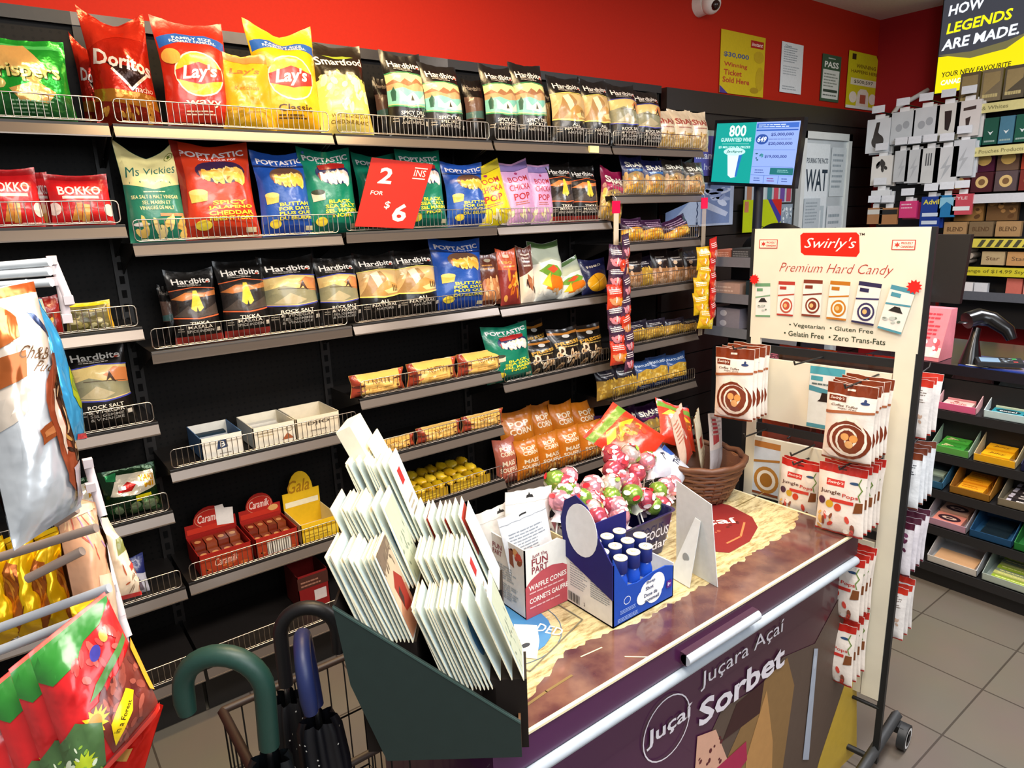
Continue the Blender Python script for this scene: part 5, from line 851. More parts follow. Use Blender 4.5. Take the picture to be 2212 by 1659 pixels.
def mini(px, py, w_, h_, c1, c2, rot=0, sw=True):
    x, y = sx(px, py); r = math.radians(rot)
    def T(u, v): X, Y = (u - .5) * w_, (v - .5) * h_; asp = .339 / RL; return (x + X * math.cos(r) - Y * asp * math.sin(r), y + (X * math.sin(r) + Y * asp * math.cos(r)) / asp)
    q = [('p', [T(0, 0), T(1, 0), T(1, 1), T(0, 1)], '#e6e2da'), ('p', [T(0, .9), T(1, .9), T(1, 1), T(0, 1)], c1), ('p', [T(0, 0), T(1, 0), T(1, .05), T(0, .05)], c1), ('p', [T(.1, .76), T(.5, .76), T(.5, .85), T(.1, .85)], c1), ('p', [T(0, .56), T(1, .62), T(1, .66), T(0, .60)], c2)]
    if sw: q += [('e', *T(.55, .3), w_ * .38, h_ * .22, c2), ('e', *T(.55, .3), w_ * .3, h_ * .17, '#f0e6d8'), ('e', *T(.55, .3), w_ * .22, h_ * .125, c2), ('e', *T(.5, .3), w_ * .1, h_ * .06, '#e6b070')]
    else: q += [('p', [T(.2, .44), T(.8, .44), T(.7, .5), T(.62, .56), (T(.4, .56)), T(.3, .5)], '#2a2624'), ('d', *T(.2, .1), *T(.8, .36), 6, w_ * .1, ['#b9c0b8', '#7a8a7a'], 3)]
    return q
A_ = []
for p in ((1648, 648, .10, .31, '#6c9a72', '#7aa27e', 3, False), (1698, 645, .105, .31, '#b03a30', '#b8503c', 0, True), (1755, 644, .115, .32, '#7c3524', '#7c3524', 0, True), (1812, 649, .115, .33, '#b8701e', '#c07a20', -2, True), (1873, 655, .125, .35, '#2e2a4c', '#3a345c', -6, True), (1938, 668, .13, .37, '#4c8fa0', '#4c8fa0', -12, False)): A_ += mini(*p)
A_ += [('s', *sx(1632, 603), .035, .024, 11, '#d8201c'), ('s', *sx(1977, 619), .042, .028, 11, '#d8201c')]
m.art(A_, (0, -.0085, 1.385), (1, 0, 0), (0, 0, 1), RL, .339, n=(0, -1, 0)); tag(m.build('sign_board', rk), 'cream sign board reading premium hard candy')
xb = .035; xe = RL - .058
board('side_strip', RL - .055, .28, RL - .004, 1.385); board('side_strip', .004, .28, xb, 1.385)
m = MB(); m.box((xb, -.006, 1.12), (xe, .006, 1.32), WP)
p0 = rx(1735, 850, .008)
m.art([('r', .42, .04, .68, .98, '#dfe4e2'), ('r', .42, .86, .68, .98, '#4c9fae'), ('r', .43, .76, .52, .83, '#4c9fae'), ('p', [(.42, .6), (.68, .52), (.68, .6), (.42, .68)], '#4c8fa0'), ('p', [(.49, .44), (.62, .44), (.6, .48), (.58, .58), (.52, .58), (.51, .48)], '#2a1e1a'), ('r', .42, .02, .68, .08, '#4c8fa0'), ('lines', .44, .68, .66, .74, 1, '#5a6a6a'), ('r', .0, .05, .06, .95, '#8a5a44'), ('r', .01, .1, .05, .85, '#e2dcd4'), ('p', [(.0, .5), (.06, .54), (.06, .6), (0, .56)], '#a8603c')], (xb, -.0065, 1.12), (1, 0, 0), (0, 0, 1), xe - xb, .20, n=(0, -1, 0)); m.build('back_card', rk)
m = MB(); m.box((.004, -.006, .85), (xe, .006, 1.055), WP)
m.art([('r', .04, .06, .28, .94, '#d4dce4'), ('r', .04, .84, .28, .94, '#b8783a'), ('e', .18, .3, .1, .23, '#b98038'), ('e', .18, .3, .075, .17, '#efe6d6'), ('e', .18, .3, .05, .12, '#a8702c'), ('p', [(.04, .56), (.28, .64), (.28, .68), (.04, .60)], '#b07a3a'), ('r', .04, .04, .28, .08, '#8a4a2a')], (.004, -.0065, .85), (1, 0, 0), (0, 0, 1), xe, .205, n=(0, -1, 0)); m.build('back_card', rk)
for z0, z1 in ((.62, .80), (.42, .58), (.28, .40)): m = MB(); m.box((xb, -.006, z0), (xe, .006, z1), WP); m.build('back_card', rk)
m = MB(); m.box((-.012, -.006, .05), (.006, .012, 1.724), BP); m.build('post', rk); m = MB(); m.box((RL - .006, -.004, .05), (RL + .012, .014, 1.724), BP); m.build('post', rk)
for z in (1.35, 1.09, .82, .60, .41): MB().box((0, -.002, z - .012), (RL, .008, z + .012), BP).build('cross_bar', rk)
m = MB(); m.tube([(0, 0, .06), (RL, 0, .06)], .010, BP, 6); m.tube([(0, 0, .25), (RL, 0, .25)], .006, BP, 6); m.build('lower_rail', rk)
for x in (0, RL):
    MB().tube([(x, -.22, .095), (x, .22, .095)], .017, M('#3a3c3e', 'satin'), 4).build('foot_bar', rk)
    fb_ = C.objects[-1]
    for y in (-.19, .19):
        m = MB(); cx = x + .035; n = 24
        for r0, r1, w_, mm in ((.0, .014, .016, '#17181a'), (.014, .027, .013, '#17181a'), (.027, .035, .0135, '#eef0f0'), (.035, .044, .0125, '#2a2c2e')):
            for s_ in (-1, 1): m.grid([[(cx + s_ * w_, y + r * math.cos(a), .045 + r * math.sin(a)) for a in [2 * math.pi * i / n for i in range(n)]] for r in (r0, r1)], M(mm, 'satin'), closed_v=True, smooth=False)
        m.grid([[(cx + s_ * .0125, y + .044 * math.cos(a), .045 + .044 * math.sin(a)) for a in [2 * math.pi * i / n for i in range(n)]] for s_ in (-1, 1)], M('#2a2c2e', 'rubber'), closed_v=True); w1 = m.build('castor_wheel', fb_)
        MB().box((x - .012, y - .02, .06), (cx, y + .02, .085), M('#17181a', 'satin')).build('castor_fork', fb_)
# a few bright boxes glimpsed through the first window are bags on the far side, hung below
def peg(x, z, side, L=.20):
    s = -1 if side < 0 else 1; MB().tube([(x, 0, z), (x, s * L, z + .012), (x, s * (L + .008), z + .024)], .0028, BP, 5).build('peg_hook', rk)
def hung(d, x, z, side, n, w_, h_, look, dist0=.05, step=.03, drift=.0, yaw0=0):
    """bags hung on one peg; front-most last"""
    for k in range(n):
        y = side * (dist0 + step * k); P = RM @ Vector((x + drift * k, y, z - h_)); fr_ = k == n - 1
        bag(d, w_, h_, tuple(P), math.atan2(-RD[1], -RD[0]) + yaw0 + R_.uniform(-.07, .07), R_.uniform(-.02, .05), R_.uniform(-.03, .03), look + (', frontmost on its peg' if fr_ else ', behind the frontmost'), None if fr_ else look, k % 2)
def HX(px, py, off): a = rx(px, py, off); return a
# group A (upper far peg), B (upper near peg), C, and the lower ones
a = HX(1592, 752, .15); peg(a[0], a[1] - .012, -1, .17); hung('toffee', a[0], a[1], -1, 5, .125, .225, 'white and brown toffee bag on the upper peg by the freezer', .05, .026, .0)
a = HX(1832, 835, .24); peg(a[0], a[1] - .012, -1, .26); hung('toffee', a[0], a[1], -1, 5, .128, .215, 'white and brown toffee bag on the upper peg near the aisle', .09, .030)
a = HX(1820, 1010, .20); peg(a[0], a[1] - .012, -1, .22); hung('jungle', a[0], a[1], -1, 5, .13, .20, 'red topped jungle candy bag on the middle peg', .06, .032)
a = HX(1720, 1000, .10); peg(a[0], a[1] - .012, -1, .12); hung('jungle', a[0], a[1], -1, 2, .12, .19, 'red topped jungle candy bag half hidden beside the back card', .05, .025)
a = HX(1790, 985, .02); peg(rx(1730, 985, .1)[0], 1.065, -1, .17)
peg(rx(1745, 830, .1)[0], 1.345, -1, .2); peg(rx(1625, 945, .1)[0], 1.085, -1, .15)
for z, n, lab in ((.80, 4, 'red topped candy bag on the fourth peg down'), (.58, 4, 'red topped candy bag on the lowest peg')): peg(RL - .11, z - .012, -1, .15); hung('jungle', RL - .105, z, -1, n, .125, .20, lab, .04, .032)
for z, n, d, lab in ((1.30, 3, 'backred', 'candy bag showing its white back, upper outer peg'), (1.08, 4, 'backprint', 'candy bag showing printed white back, second outer peg'), (.86, 4, 'backplum', 'plum and white candy bag on the third outer peg'), (.64, 3, 'backred', 'red topped candy bag on the lowest outer peg')):
    peg(RL - .028, z - .012, 1, .24); hung(d, RL - .028, z, 1, n, .108, .175, lab, .07, .045)
    peg(.14, z - .012, 1, .17); 
for k, (px, c, lab) in enumerate(((1700, '#8a2a1c', 'brown'), (1760, '#c04a1c', 'orange'), (1830, '#7a1c2c', 'wine red'), (1900, '#c8281c', 'red'))):
    x = rx(px, 745, 0)[0]; d = 'far%d' % k; des(d, 'candy_bag', .11, .2, .03, '#5a3a2c', [('r', 0, .85, 1, 1, c), ('r', 0, .5, 1, .8, '#3c221c'), ('lines', .1, .2, .9, .45, 3, c)], droop=0, slump=0, cat='candy bag')
    P = RM @ Vector((x, .07, 1.355 - .2)); bag(d, .11, .2, tuple(P), math.atan2(-RD[1], -RD[0]), 0, 0, f'{lab} candy bag seen through the window below the sign')
for k, (px, c, lab) in enumerate(((1660, '#a8442c', 'rust'), (1720, '#6a2a1c', 'brown'), (1770, '#8a2018', 'dark red'))):
    x = rx(px, 925, 0)[0]; d = 'fat%d' % k; des(d, 'candy_bag', .11, .2, .03, '#4a2a20', [('r', 0, .85, 1, 1, c), ('r', 0, .5, 1, .8, c)], droop=0, slump=0, cat='candy bag')
    P = RM @ Vector((x, .07, 1.10 - .2)); bag(d, .11, .2, tuple(P), math.atan2(-RD[1], -RD[0]), 0, 0, f'{lab} candy bag seen through the lower window of the rack')

# ---------------------------------------------------------------- wall posters
def poster(px4, y, name, lab, cat, art, base, th=.002, kind='paper'):
    q = [aty(p[0], p[1], y) for p in px4]; x0 = (q[0][0] + q[3][0]) / 2; x1 = (q[1][0] + q[2][0]) / 2; z1 = (q[0][2] + q[1][2]) / 2; z0 = (q[2][2] + q[3][2]) / 2
    m = MB(); m.box((x0, y, z0), (x1, y + th, z1), M(base, kind)); m.art(art, (x0, y, z0), (1, 0, 0), (0, 0, 1), x1 - x0, z1 - z0, kind, n=(0, -1, 0)); return tag(m.build(name), lab, cat)
yw = WY + .06 - .003
poster([(1560, 64), (1655, 81), (1647, 212), (1552, 198)], WY + .052, 'poster', 'yellow winning ticket poster taped on the red wall', 'poster', [('t', '$30,000', .35, .62, .56, .09, '#4a5a84', dict(b=.05)), ('t', 'Winning', .34, .46, .52, .09, '#b4402a', dict(b=.04)), ('t', 'Ticket', .28, .34, .40, .09, '#b4402a', dict(b=.04)), ('t', 'Sold Here', .36, .22, .6, .09, '#b4402a', dict(b=.04)), ('r', .66, .80, .96, .92, '#a81c1c'), ('t', 'instant', .81, .86, .26, .06, '#f2dcd0', dict(i=.3)), ('e', .86, .66, .12, .10, '#bda01e'), ('e', .9, .3, .1, .2, '#bda01e'), ('e', .78, .10, .1, .05, '#a88a1a'), ('p', [(0, 0), (.18, 0), (0, .12)], '#4a3a8a')], '#cdb41c')
poster([(1691, 90), (1738, 98), (1728, 204), (1683, 198)], WY + .052, 'notice_sheet', 'torn white notice sheet taped on the red wall', 'notice', [('lines', .1, .6, .8, .92, 7, '#9aa6ae'), ('lines', .1, .35, .9, .55, 4, '#b0bac0'), ('lines', .1, .05, .9, .15, 2, '#a0aab0'), ('t', 'Chart', .3, .93, .3, .04, '#6a767e')], '#dfe6ea')
poster([(1777, 116), (1818, 122), (1811, 222), (1772, 217)], WY + .052, 'pass_notice', 'green and white pass inspection notice on the red wall', 'notice', [('r', .06, .06, .94, .68, '#dce2de'), ('t', 'PASS', .5, .79, .75, .13, '#eef2ee', dict(b=.05)), ('lines', .3, .90, .7, .95, 1, '#cfd8d0'), ('lines', .12, .3, .88, .62, 5, '#8a948c'), ('r', .12, .2, .88, .26, '#3a4a40'), ('lines', .12, .1, .88, .17, 1, '#6a746c')], '#3c5a44')
poster([(1833, 108), (1899, 122), (1898, 240), (1828, 233)], WY + .050, 'poster', 'yellow winning happens here poster near the corner', 'poster', [('p', [(.84, 1), (1, 1), (1, .8)], '#8c1014'), ('r', .1, .86, .22, .96, '#3a2a14'), ('t', 'WINNING', .55, .76, .62, .07, '#7a5a14', dict(b=.03)), ('t', 'HAPPENS HERE', .52, .66, .84, .06, '#7a5a14', dict(b=.03)), ('r', .1, .42, .9, .54, '#e9e4c8'), ('t', '$500,597', .5, .48, .6, .07, '#4a4434', dict(b=.02)), ('p', [(.3, .05), (.34, .3), (.42, .36), (.6, .36), (.68, .3), (.7, .05)], '#e9e0d0'), ('r', .42, .1, .6, .26, '#b05a44'), ('e', .2, .2, .12, .1, '#efe6d8'), ('e', .82, .2, .12, .1, '#efe6d8'), ('r', 0, 0, 1, .05, '#e6eae6')], '#d2c71c')
# door sheet (white framed board) with notices
q0, q1 = aty(1738, 292, WY - .02), aty(1834, 297, WY - .02); x0, x1, z1 = q0[0] - .02, q1[0], 2.29
t = thing('notice_door', 'white framed door panel with water poster and taped sheets', 'door', (x0, WY - .02, 0)); W_ = x1 - x0
m = MB(); m.box((0, 0, .1), (W_, .02, z1), M('#c4ced2', 'gloss')); m.build('door_leaf', t)
m = MB()
for a, b_ in (((-.02, -.02, .05), (.03, .02, z1 + .02)), ((W_ - .03, -.02, .05), (W_ + .02, .02, z1 + .02)), ((-.02, -.02, z1 - .03), (W_ + .02, .02, z1 + .02))): m.box(a, b_, M('#dfe6e4', 'gloss'))
m.build('door_frame', t)
m = MB(); m.box((.05, -.004, 1.3), (W_ * .58, 0, z1 - .06), M('#e4eef2', 'paper')); m.art([('t', 'POURING THE FACTS', .5, .87, .9, .04, '#3c4a58', dict(b=.03)), ('t', 'WAT', .5, .72, .92, .17, '#2c3c4a', dict(b=.03)), ('r', .05, .3, .9, .52, '#b9c8ce')], (.05, -.0045, 1.3), (1, 0, 0), (0, 0, 1), W_ * .58 - .05, z1 - 1.36, n=(0, -1, 0)); m.build('water_poster', t)
for k, (a, b_, c_, d_) in enumerate(((.62, .95, 1.85, z1 - .08), (.60, .95, 1.3, 1.78), (.1, .45, 1.42, 1.75), (.08, .42, 1.62, 1.84))):
    m = MB(); m.box((W_ * a, -.007 - k * .002, c_), (W_ * b_, -.005 - k * .002, d_), M(['#cfdade', '#d8e0e4', '#dde6ea', '#c0ccd2'][k], 'paper')); m.art([('lines', .1, .15, .9, .9, 7, '#9aa8b0')], (W_ * a, -.0072 - k * .002, c_), (1, 0, 0), (0, 0, 1), W_ * (b_ - a), d_ - c_, n=(0, -1, 0)); m.build('taped_sheet', t)
# lilac poster by the shelving end and pale blue fish poster below
poster([(1500, 280), (1585, 284), (1580, 380), (1500, 380)], WY - .012, 'poster', 'lilac service poster behind the lottery screen', 'poster', [('r', 0, .88, 1, 1, '#b8ccc8'), ('t', 'financial', .38, .45, .7, .16, '#dfe2f4', dict(b=.04)), ('t', 'hours', .5, .2, .5, .14, '#c4c8ec', dict(b=.03))], '#5a58a8')
poster([(1440, 388), (1586, 400), (1582, 486), (1436, 492)], WY - .016, 'poster', 'pale blue poster with white figures under the lottery screen', 'poster', [('p', [(.0, .0), (.35, .6), (.48, 1), (0, 1)], '#7a90b8'), ('r', .5, .05, .94, .97, '#7286b0'), ('d', .6, .5, .85, .85, 14, .05, ['#a9b8d8', '#c9d4ea', '#8c9cc4'], 3), ('p', [(.5, .45), (.88, .2), (.92, .3), (.54, .6)], '#b9c4dc'), ('t', 'iltwat', .44, .4, .5, .1, '#2a3a5c', dict(rot=90))], '#aab8d0')
m = MB()
# colourful bottle labels and yellow jackpot card
poster([(1610, 400), (1712, 402), (1708, 440), (1608, 436)], WY - .012, 'poster', 'pale strip poster with rows of coloured bottles', 'poster', [('r', .04 + i * .14, .05, .14 + i * .14, 1, c) for i, c in enumerate(['#b07a5c', '#5c9a4a', '#c9d8d8', '#3f8088', '#c84a5c', '#6a4a9a', '#b8485c'])], '#b9c4cc')
poster([(1608, 430), (1690, 432), (1684, 500), (1602, 500)], WY - .05, 'jackpot_card', 'lime yellow jackpot card with red and violet corner', 'poster', [('p', [(.62, 1), (1, 1), (1, .3), (.95, .22)], '#3f3a94'), ('p', [(.72, 1), (1, 1), (1, .45)], '#c8281c'), ('t', '1,000', .55, .1, .4, .14, '#4a5210', dict(b=.04)), ('r', .03, .62, .13, .95, '#c87c5a')], '#b9cc0e')
poster([(1690, 440), (1714, 441), (1708, 488), (1684, 488)], WY - .03, 'bag_of_ice', 'grey crinkled ice poster next to the jackpot card', 'poster', [('d', .12, .12, .88, .88, 26, .09, ['#c4d4dc', '#7a8c9c', '#e4eef2', '#9aaab8'], 3)], '#8ea0ae')

# lottery screen on a pole
SX = [atx(*p, 3.36) for p in ((1552, 254), (1741, 259), (1713, 401), (1524, 404))]
cS = sum(SX) / 4; ux = Vector((SX[1] - SX[0] + SX[2] - SX[3]) / 2); uy = Vector((SX[0] - SX[3] + SX[1] - SX[2]) / 2)
t = thing('lottery_screen', 'teal and lilac lottery screen on a black pole', 'screen', tuple(cS)); W_, H_ = ux.length, uy.length; ux.normalize(); uy = (uy - ux * uy.dot(ux)).normalized(); nS = ux.cross(uy)
if nS.x > 0: nS = -nS
O_ = -ux * W_ / 2 - uy * H_ / 2; m = MB(); m.prism([tuple(O_), tuple(O_ + ux * W_), tuple(O_ + ux * W_ + uy * H_), tuple(O_ + uy * H_)], tuple(-nS * .04), M('#10131c', 'gloss')); sh_ = m.build('screen_housing', t)
SA = [('r', .03, .05, .97, .95, '#8fa8e8'), ('r', .03, .05, .50, .95, '#0f9a90'), ('t', '800', .29, .83, .2, .17, '#e2f6f4', dict(b=.05)), ('t', 'GUARANTEED WINS', .28, .70, .36, .06, '#bfe8e4', dict(b=.05)), ('t', '$5 MILLION IN PRIZES', .27, .585, .38, .04, '#bfe8e4', dict(b=.05)), ('r', .12, .635, .44, .64, '#bfe8e4'), ('p', [(.2, .48), (.36, .48), (.33, .14), (.27, .12), (.23, .16)], '#d8e6f4'), ('p', [(.34, .5), (.38, .5), (.335, .14), (.315, .14)], '#2a6ab8'), ('e', .28, .52, .13, .06, '#bfe8e4'), ('t', 'Jackpot', .28, .52, .2, .05, '#0f6a66', dict(i=.3, b=.03)),
      ('r', .51, .86, .96, .93, '#3a68c0'), ('lines', .53, .865, .94, .92, 2, '#cfdcf8'), ('r', .51, .82, .96, .84, '#2a58b0'), ('e', .585, .70, .07, .075, '#2c4f9c'), ('t', '649', .585, .70, .1, .08, '#e4ecfc', dict(b=.05, i=.2)), ('t', '$5,000,000', .80, .765, .24, .05, '#3a4a8c', dict(b=.05)), ('t', '$20,000,000', .79, .635, .26, .05, '#3a4a8c', dict(b=.05)), ('lines', .66, .69, .92, .71, 1, '#5a6cae'), ('r', .51, .545, .96, .55, '#4a68b8'), ('d', .54, .38, .62, .5, 8, .012, ['#2a5a6c', '#3f8a94'], 4), ('t', '$19,000,000', .76, .45, .24, .05, '#3a4a8c', dict(b=.05)), ('r', .51, .30, .96, .305, '#4a68b8'), ('r', .72, .19, .97, .29, '#1c6c70'), ('lines', .8, .22, .95, .27, 2, '#8cc4c4'), ('lines', .55, .2, .68, .27, 2, '#4a5c9c'), ('r', .51, .175, .96, .18, '#4a68b8'), ('r', .66, .06, .665, .175, '#4a68b8'), ('r', .82, .06, .825, .175, '#4a68b8'), ('lines', .55, .08, .64, .15, 2, '#4a5c9c'), ('lines', .70, .08, .8, .15, 2, '#7a4c8c'), ('lines', .86, .08, .94, .15, 2, '#4a5c9c')]
m = MB(); m.art(SA, tuple(O_), ux, uy, W_, H_, 'emit', n=nS, step=.0003); m.build('display', sh_)
MB().tube([tuple(-nS * .075 - Vector((0, 0, .1))), (float(-nS.x * .075), float(-nS.y * .075), -cS[2] + .02)], .028, M('#1a1c2c', 'satin'), 12).build('pole', t)
MB().box((-.03, -.14, -cS[2]), (.13, .14, -cS[2] + .02), M('#15161a', 'satin')).build('pole_base', t)

# round backed office chair
P = atx(1632, 482, 3.52); t = thing('office_chair', 'black round backed office chair between gum stand and sign rack', 'chair', (3.52, P[1] - .15, 0), math.radians(90)); m = MB(); P0 = Vector((0, 0, P[2] - .30))
G = []
for i in range(9):
    a = i / 8; z = P0.z + .26 * a; hw_ = .27 * (1 - .5 * max(0, a - .5) ** 2 * 4) ; G.append([(u * hw_, .035 * (1 - u * u) - .06 + (.02 if s_ else 0), z + .04 * (1 - abs(u) ** 2) * a) for u, s_ in [(q / 6, 0) for q in range(-6, 7)] + [(q / 6, 1) for q in range(6, -7, -1)]])
m.grid(G, M('#0e0e10', 'satin'), closed_v=True); m.build('backrest', t); MB().box((-.22, -.42, .42), (.22, 0, .50), M('#101012', 'satin')).build('seat', t); MB().tube([(0, -.2, .06), (0, -.2, .42)], .03, M('#222', 'satin') if 0 else M('#202226', 'satin'), 10).build('gas_lift', t); MB().tube([(0, .0, .45), (0, .02, P0.z + .05)], .02, M('#202226', 'satin'), 8).build('back_support', t)
m = MB()
for k in range(5): a = 2 * math.pi * k / 5; m.tube([(0, -.2, .08), (.19 * math.cos(a), -.2 + .19 * math.sin(a), .05)], .016, M('#202226', 'satin'), 6); m.blob((.19 * math.cos(a), -.2 + .19 * math.sin(a), .028), (.028, .028, .028), M('#111', 'satin') if 0 else M('#141416', 'satin'), 6, 8, 0, 0)
m.build('star_base', t)

# gum stand beyond the shelving
t = thing('gum_stand', 'grey and black gum stand between shelving end and sign rack', 'display stand', (3.06, -.55, 0)); 
m = MB(); m.box((.06, 0, 0), (.26, .60, .96), M('#17171b', 'satin')); m.box((.22, 0, .96), (.26, .60, 1.5), M('#1a1a20', 'satin')); m.box((0.02, -.008, 0), (.26, 0, 1.48), M('#1a1a20', 'satin')); m.build('stand_body', t)
lev = [1.49, 1.28, 1.08]
for z in lev: m = MB(); m.box((-.02, 0, z), (.22, .60, z + .012), M('#26262c', 'satin')); m.prism([(-.03, 0, z - .03), (-.022, 0, z + .025), (-.016, 0, z + .025), (-.022, 0, z - .03)], (0, .60, 0), M('#6a6e78', 'satin')); m.build('stand_shelf', t)
def blk(name, lab, cat, x, y, z, sx_, sy_, sz_, col, art=None, top=None, group=None, kind='paper', yaw=0):
    m = MB(); m.box((-sx_ / 2, -sy_ / 2, 0), (sx_ / 2, sy_ / 2, sz_), M(col, kind))
    if art: m.art(art, (-sx_ / 2, sy_ / 2, 0), (0, -1, 0), (0, 0, 1), sy_, sz_, kind, n=(-1, 0, 0))
    if top: m.art(top, (-sx_ / 2, sy_ / 2, sz_), (0, -1, 0), (1, 0, 0), sy_, sx_, kind, n=(0, 0, 1))
    return tag(m.build(name, None, (x, y, z), (0, 0, yaw)), lab, cat, group)
for k in range(3): blk('gum_box', f'brown tinted gum box, {ORD[k]} on the upper gum shelf from the shelving', 'box', 3.16, -.02 - k * .13, 1.502, .16, .12, .05 + .01 * k, ['#b8705c', '#3a3c40', '#c2a8d0'][k], [('lines', .05, .2, .95, .8, 3, ['#e0b0a0', '#8a8c90', '#6a4a8a'][k])])
blk('gum_box', 'pinkish long box on the middle gum shelf', 'box', 3.16, -.06, 1.292, .18, .2, .07, '#b8988c', [('lines', .05, .2, .95, .8, 2, '#d8bcb0')]); blk('gum_box', 'dark green box on the middle gum shelf', 'box', 3.16, -.27, 1.292, .18, .14, .09, '#1c3038')
XC = [('e', .5, .5, .4, .36, '#dfe4ee'), ('e', .5, .5, .3, .24, '#23346c'), ('t', 'excel', .5, .5, .6, .24, '#eef0f6', dict(b=.03))]
for k in range(2): blk('gum_box', f'navy gum box with white oval, {"lower" if k == 0 else "upper"} one', 'box', 3.15, -.30, 1.092 + k * .075, .14, .14, .07, '#1f3068', XC)
for k in range(2): blk('gum_box', f'pink striped gum box beside the navy ones, {"lower" if k == 0 else "upper"} one', 'box', 3.15, -.43, 1.092 + k * .075, .14, .1, .07, '#e0b8bc', [('l', [(.1, .1), (.9, .9)], .1, '#c8485c')])
for k in range(2): blk('gum_box', f'grey gum bag with oval behind the shelving end, {"lower" if k == 0 else "upper"} one', 'box', 3.15, -.08, 1.092 + k * .06, .14, .16, .06, '#8a8694', [('e', .3, .5, .15, .3, '#c9c6d0')])
t = blk('magazine_pile', 'slanted pile of pink edged flyers on the gum stand ledge', 'flyer', 3.13, -.32, .965, .2, .3, .03, '#5a3a44', [('lines', 0, 0, 1, 1, 3, '#d87a94')])

# candy counter with tiered box rack
t = thing('sales_counter', 'black sales counter with dark top behind the candy boxes', 'counter', (3.3, -1.28, 0)); CT = M('#15151a', 'satin')
MB().box((0.12, -1.4, 0), (.62, .40, .985), CT).build('counter_body', t); m = MB(); m.box((-.08, -1.4, .985), (.66, .44, 1.02), M('#24242e', 'gloss')); m.box((-.085, -1.4, .975), (-.078, .44, 1.022), M('#5a5f70', 'metal')); m.build('counter_top', t)
y0 = -1.37
cr_ = thing('candy_box_rack', 'black tiered floor rack of gum and candy boxes', 'display rack', (2.95, -1.22, 0))
TI = [(2.955, .10), (3.0, .27), (3.05, .435), (3.10, .60), (3.15, .80)]
m = MB(); m.box((.03, -1.2, 0), (.30, 0, .085), M('#0e0e10', 'satin')); m.box((.28, -1.2, 0), (.30, 0, .95), M('#0e0e10', 'satin')); m.prism([(0, 0, .02), (.02, 0, .02), (.30, 0, .02), (.30, 0, .95), (.18, 0, .88)], (0, .006, 0), M('#17171a', 'satin')); m.build('rack_frame', cr_)
for x, z in TI: dx = x - 2.95; m = MB(); m.prism([(dx, 0, z - .01), (3.235 - 2.95, 0, z + .035), (3.235 - 2.95, 0, z + .045), (dx, 0, z)], (0, -1.2, 0), M('#141416', 'satin')); m.box((dx - .006, -1.2, z - .03), (dx, 0, z + .012), M('#1a1a1c', 'satin')); m.build('tier_shelf', cr_)
def tray(tier, y, w_, col, inner, lab, tops, back=.11, n=0, depth=.20, kind='box'):
    x, z = TI[tier]; y = y0 + (y - y0) * 1.12 + (0, 0, .075, .05, .085)[tier]; w_ *= 1.1; t = thing('open_candy_box', lab, 'box', (x + .012, y, z + .012), 0); m = MB(); mo = M(col, 'paper'); mi = M(inner, 'paper'); th = .003
    m.box((0, -w_ / 2, 0), (depth, w_ / 2, th), mi); m.box((0, -w_ / 2, 0), (th, w_ / 2, .035), mo); m.box((depth - th, -w_ / 2, 0), (depth, w_ / 2, back), mi)
    for s_ in (-w_ / 2, w_ / 2 - th): m.prism([(0, s_, 0), (depth, s_, 0), (depth, s_, back), (0, s_, .035)], (0, th, 0), mi)
    m.build('box_tray', t); t.rotation_euler = (0, math.radians(-11), 0)
    Mt_ = Matrix.Translation(t.location) @ Matrix.Rotation(math.radians(-11), 4, 'Y')
    for k, (bx, by, sx_, sy_, h0, h1, c, tp, pl_) in enumerate(tops):
        m = MB(); m.box((0, -sy_ / 2, h0), (sx_, sy_ / 2, h1), M(c, 'film'))
        if tp: m.art(tp, (0, sy_ / 2, h1), (0, -1, 0), (1, 0, 0), sy_, sx_, 'film', n=(0, 0, 1))
        o = m.build('candy_pack'); o.matrix_world = Mt_ @ Matrix.Translation((bx, by, .0)); tag(o, pl_, 'candy pack', pl_ if len(tops) > 1 else None)
def packs(n, c, lab, w_, art=None, h=.03, depth=.18, ncol=1):
    r = []
    for k in range(n):
        for j in range(ncol): r.append((.008 + k * depth / n, (j - (ncol - 1) / 2) * w_ / ncol * .93, depth / n * .86, w_ / ncol * .86, .004, h + .004 * (k % 2), c[(k + j) % len(c)], art, lab))
    return r
oval = lambda c1, c2, s: [('e', .5, .5, .4, .34, c1), ('t', s, .5, .5, .55, .28, c2, dict(b=.03))]
y0 = -1.37
tray(4, y0 - .02, .155, '#d8608a', '#e9b8bc', 'open pink gum box, top tier nearest the sign rack', packs(3, ['#f0c8c0', '#e89aa0'], 'pink gum pack in the pink box', .14, [('t', 'wide', .5, .4, .6, .4, '#c85a5c'), ('e', .4, .7, .1, .12, '#a83a3c')]))
tray(4, y0 - .20, .155, '#bcd4d8', '#c8d4d6', 'open pale box of teal gum, top tier', packs(3, ['#2a8a9a', '#c9dcc0'], 'teal gum pack in the pale box', .14, oval('#16323a', '#dfe8e8', 'excel')))
tray(4, y0 - .37, .15, '#b8bcc4', '#c4c8cc', 'open grey box of cream gum, top tier', packs(3, ['#e6d8b8', '#2a2c50'], 'cream gum pack in the grey box', .13, oval('#8a5a4a', '#f0e4d0', 'gum')))
tray(3, y0, .15, '#5aa04a', '#9fb8a4', 'open green sided box, second tier from top', packs(3, ['#3f9a3a', '#4aa83f'], 'green gum pack in the green sided box', .13, [('p', [(.1, .3), (.6, .5), (.2, .8)], '#e6e0a0'), ('t', 'Freedent', .5, .5, .7, .2, '#1f5a24')]))
tray(3, y0 - .165, .15, '#e0a61c', '#c9b890', 'open yellow juicy gum box, second tier from top', packs(3, ['#f0b41e', '#e8a818'], 'yellow gum pack in the yellow box', .13, [('t', 'Juicy', .5, .5, .6, .35, '#5a2a1a', dict(b=.03, i=.2))], h=.04))
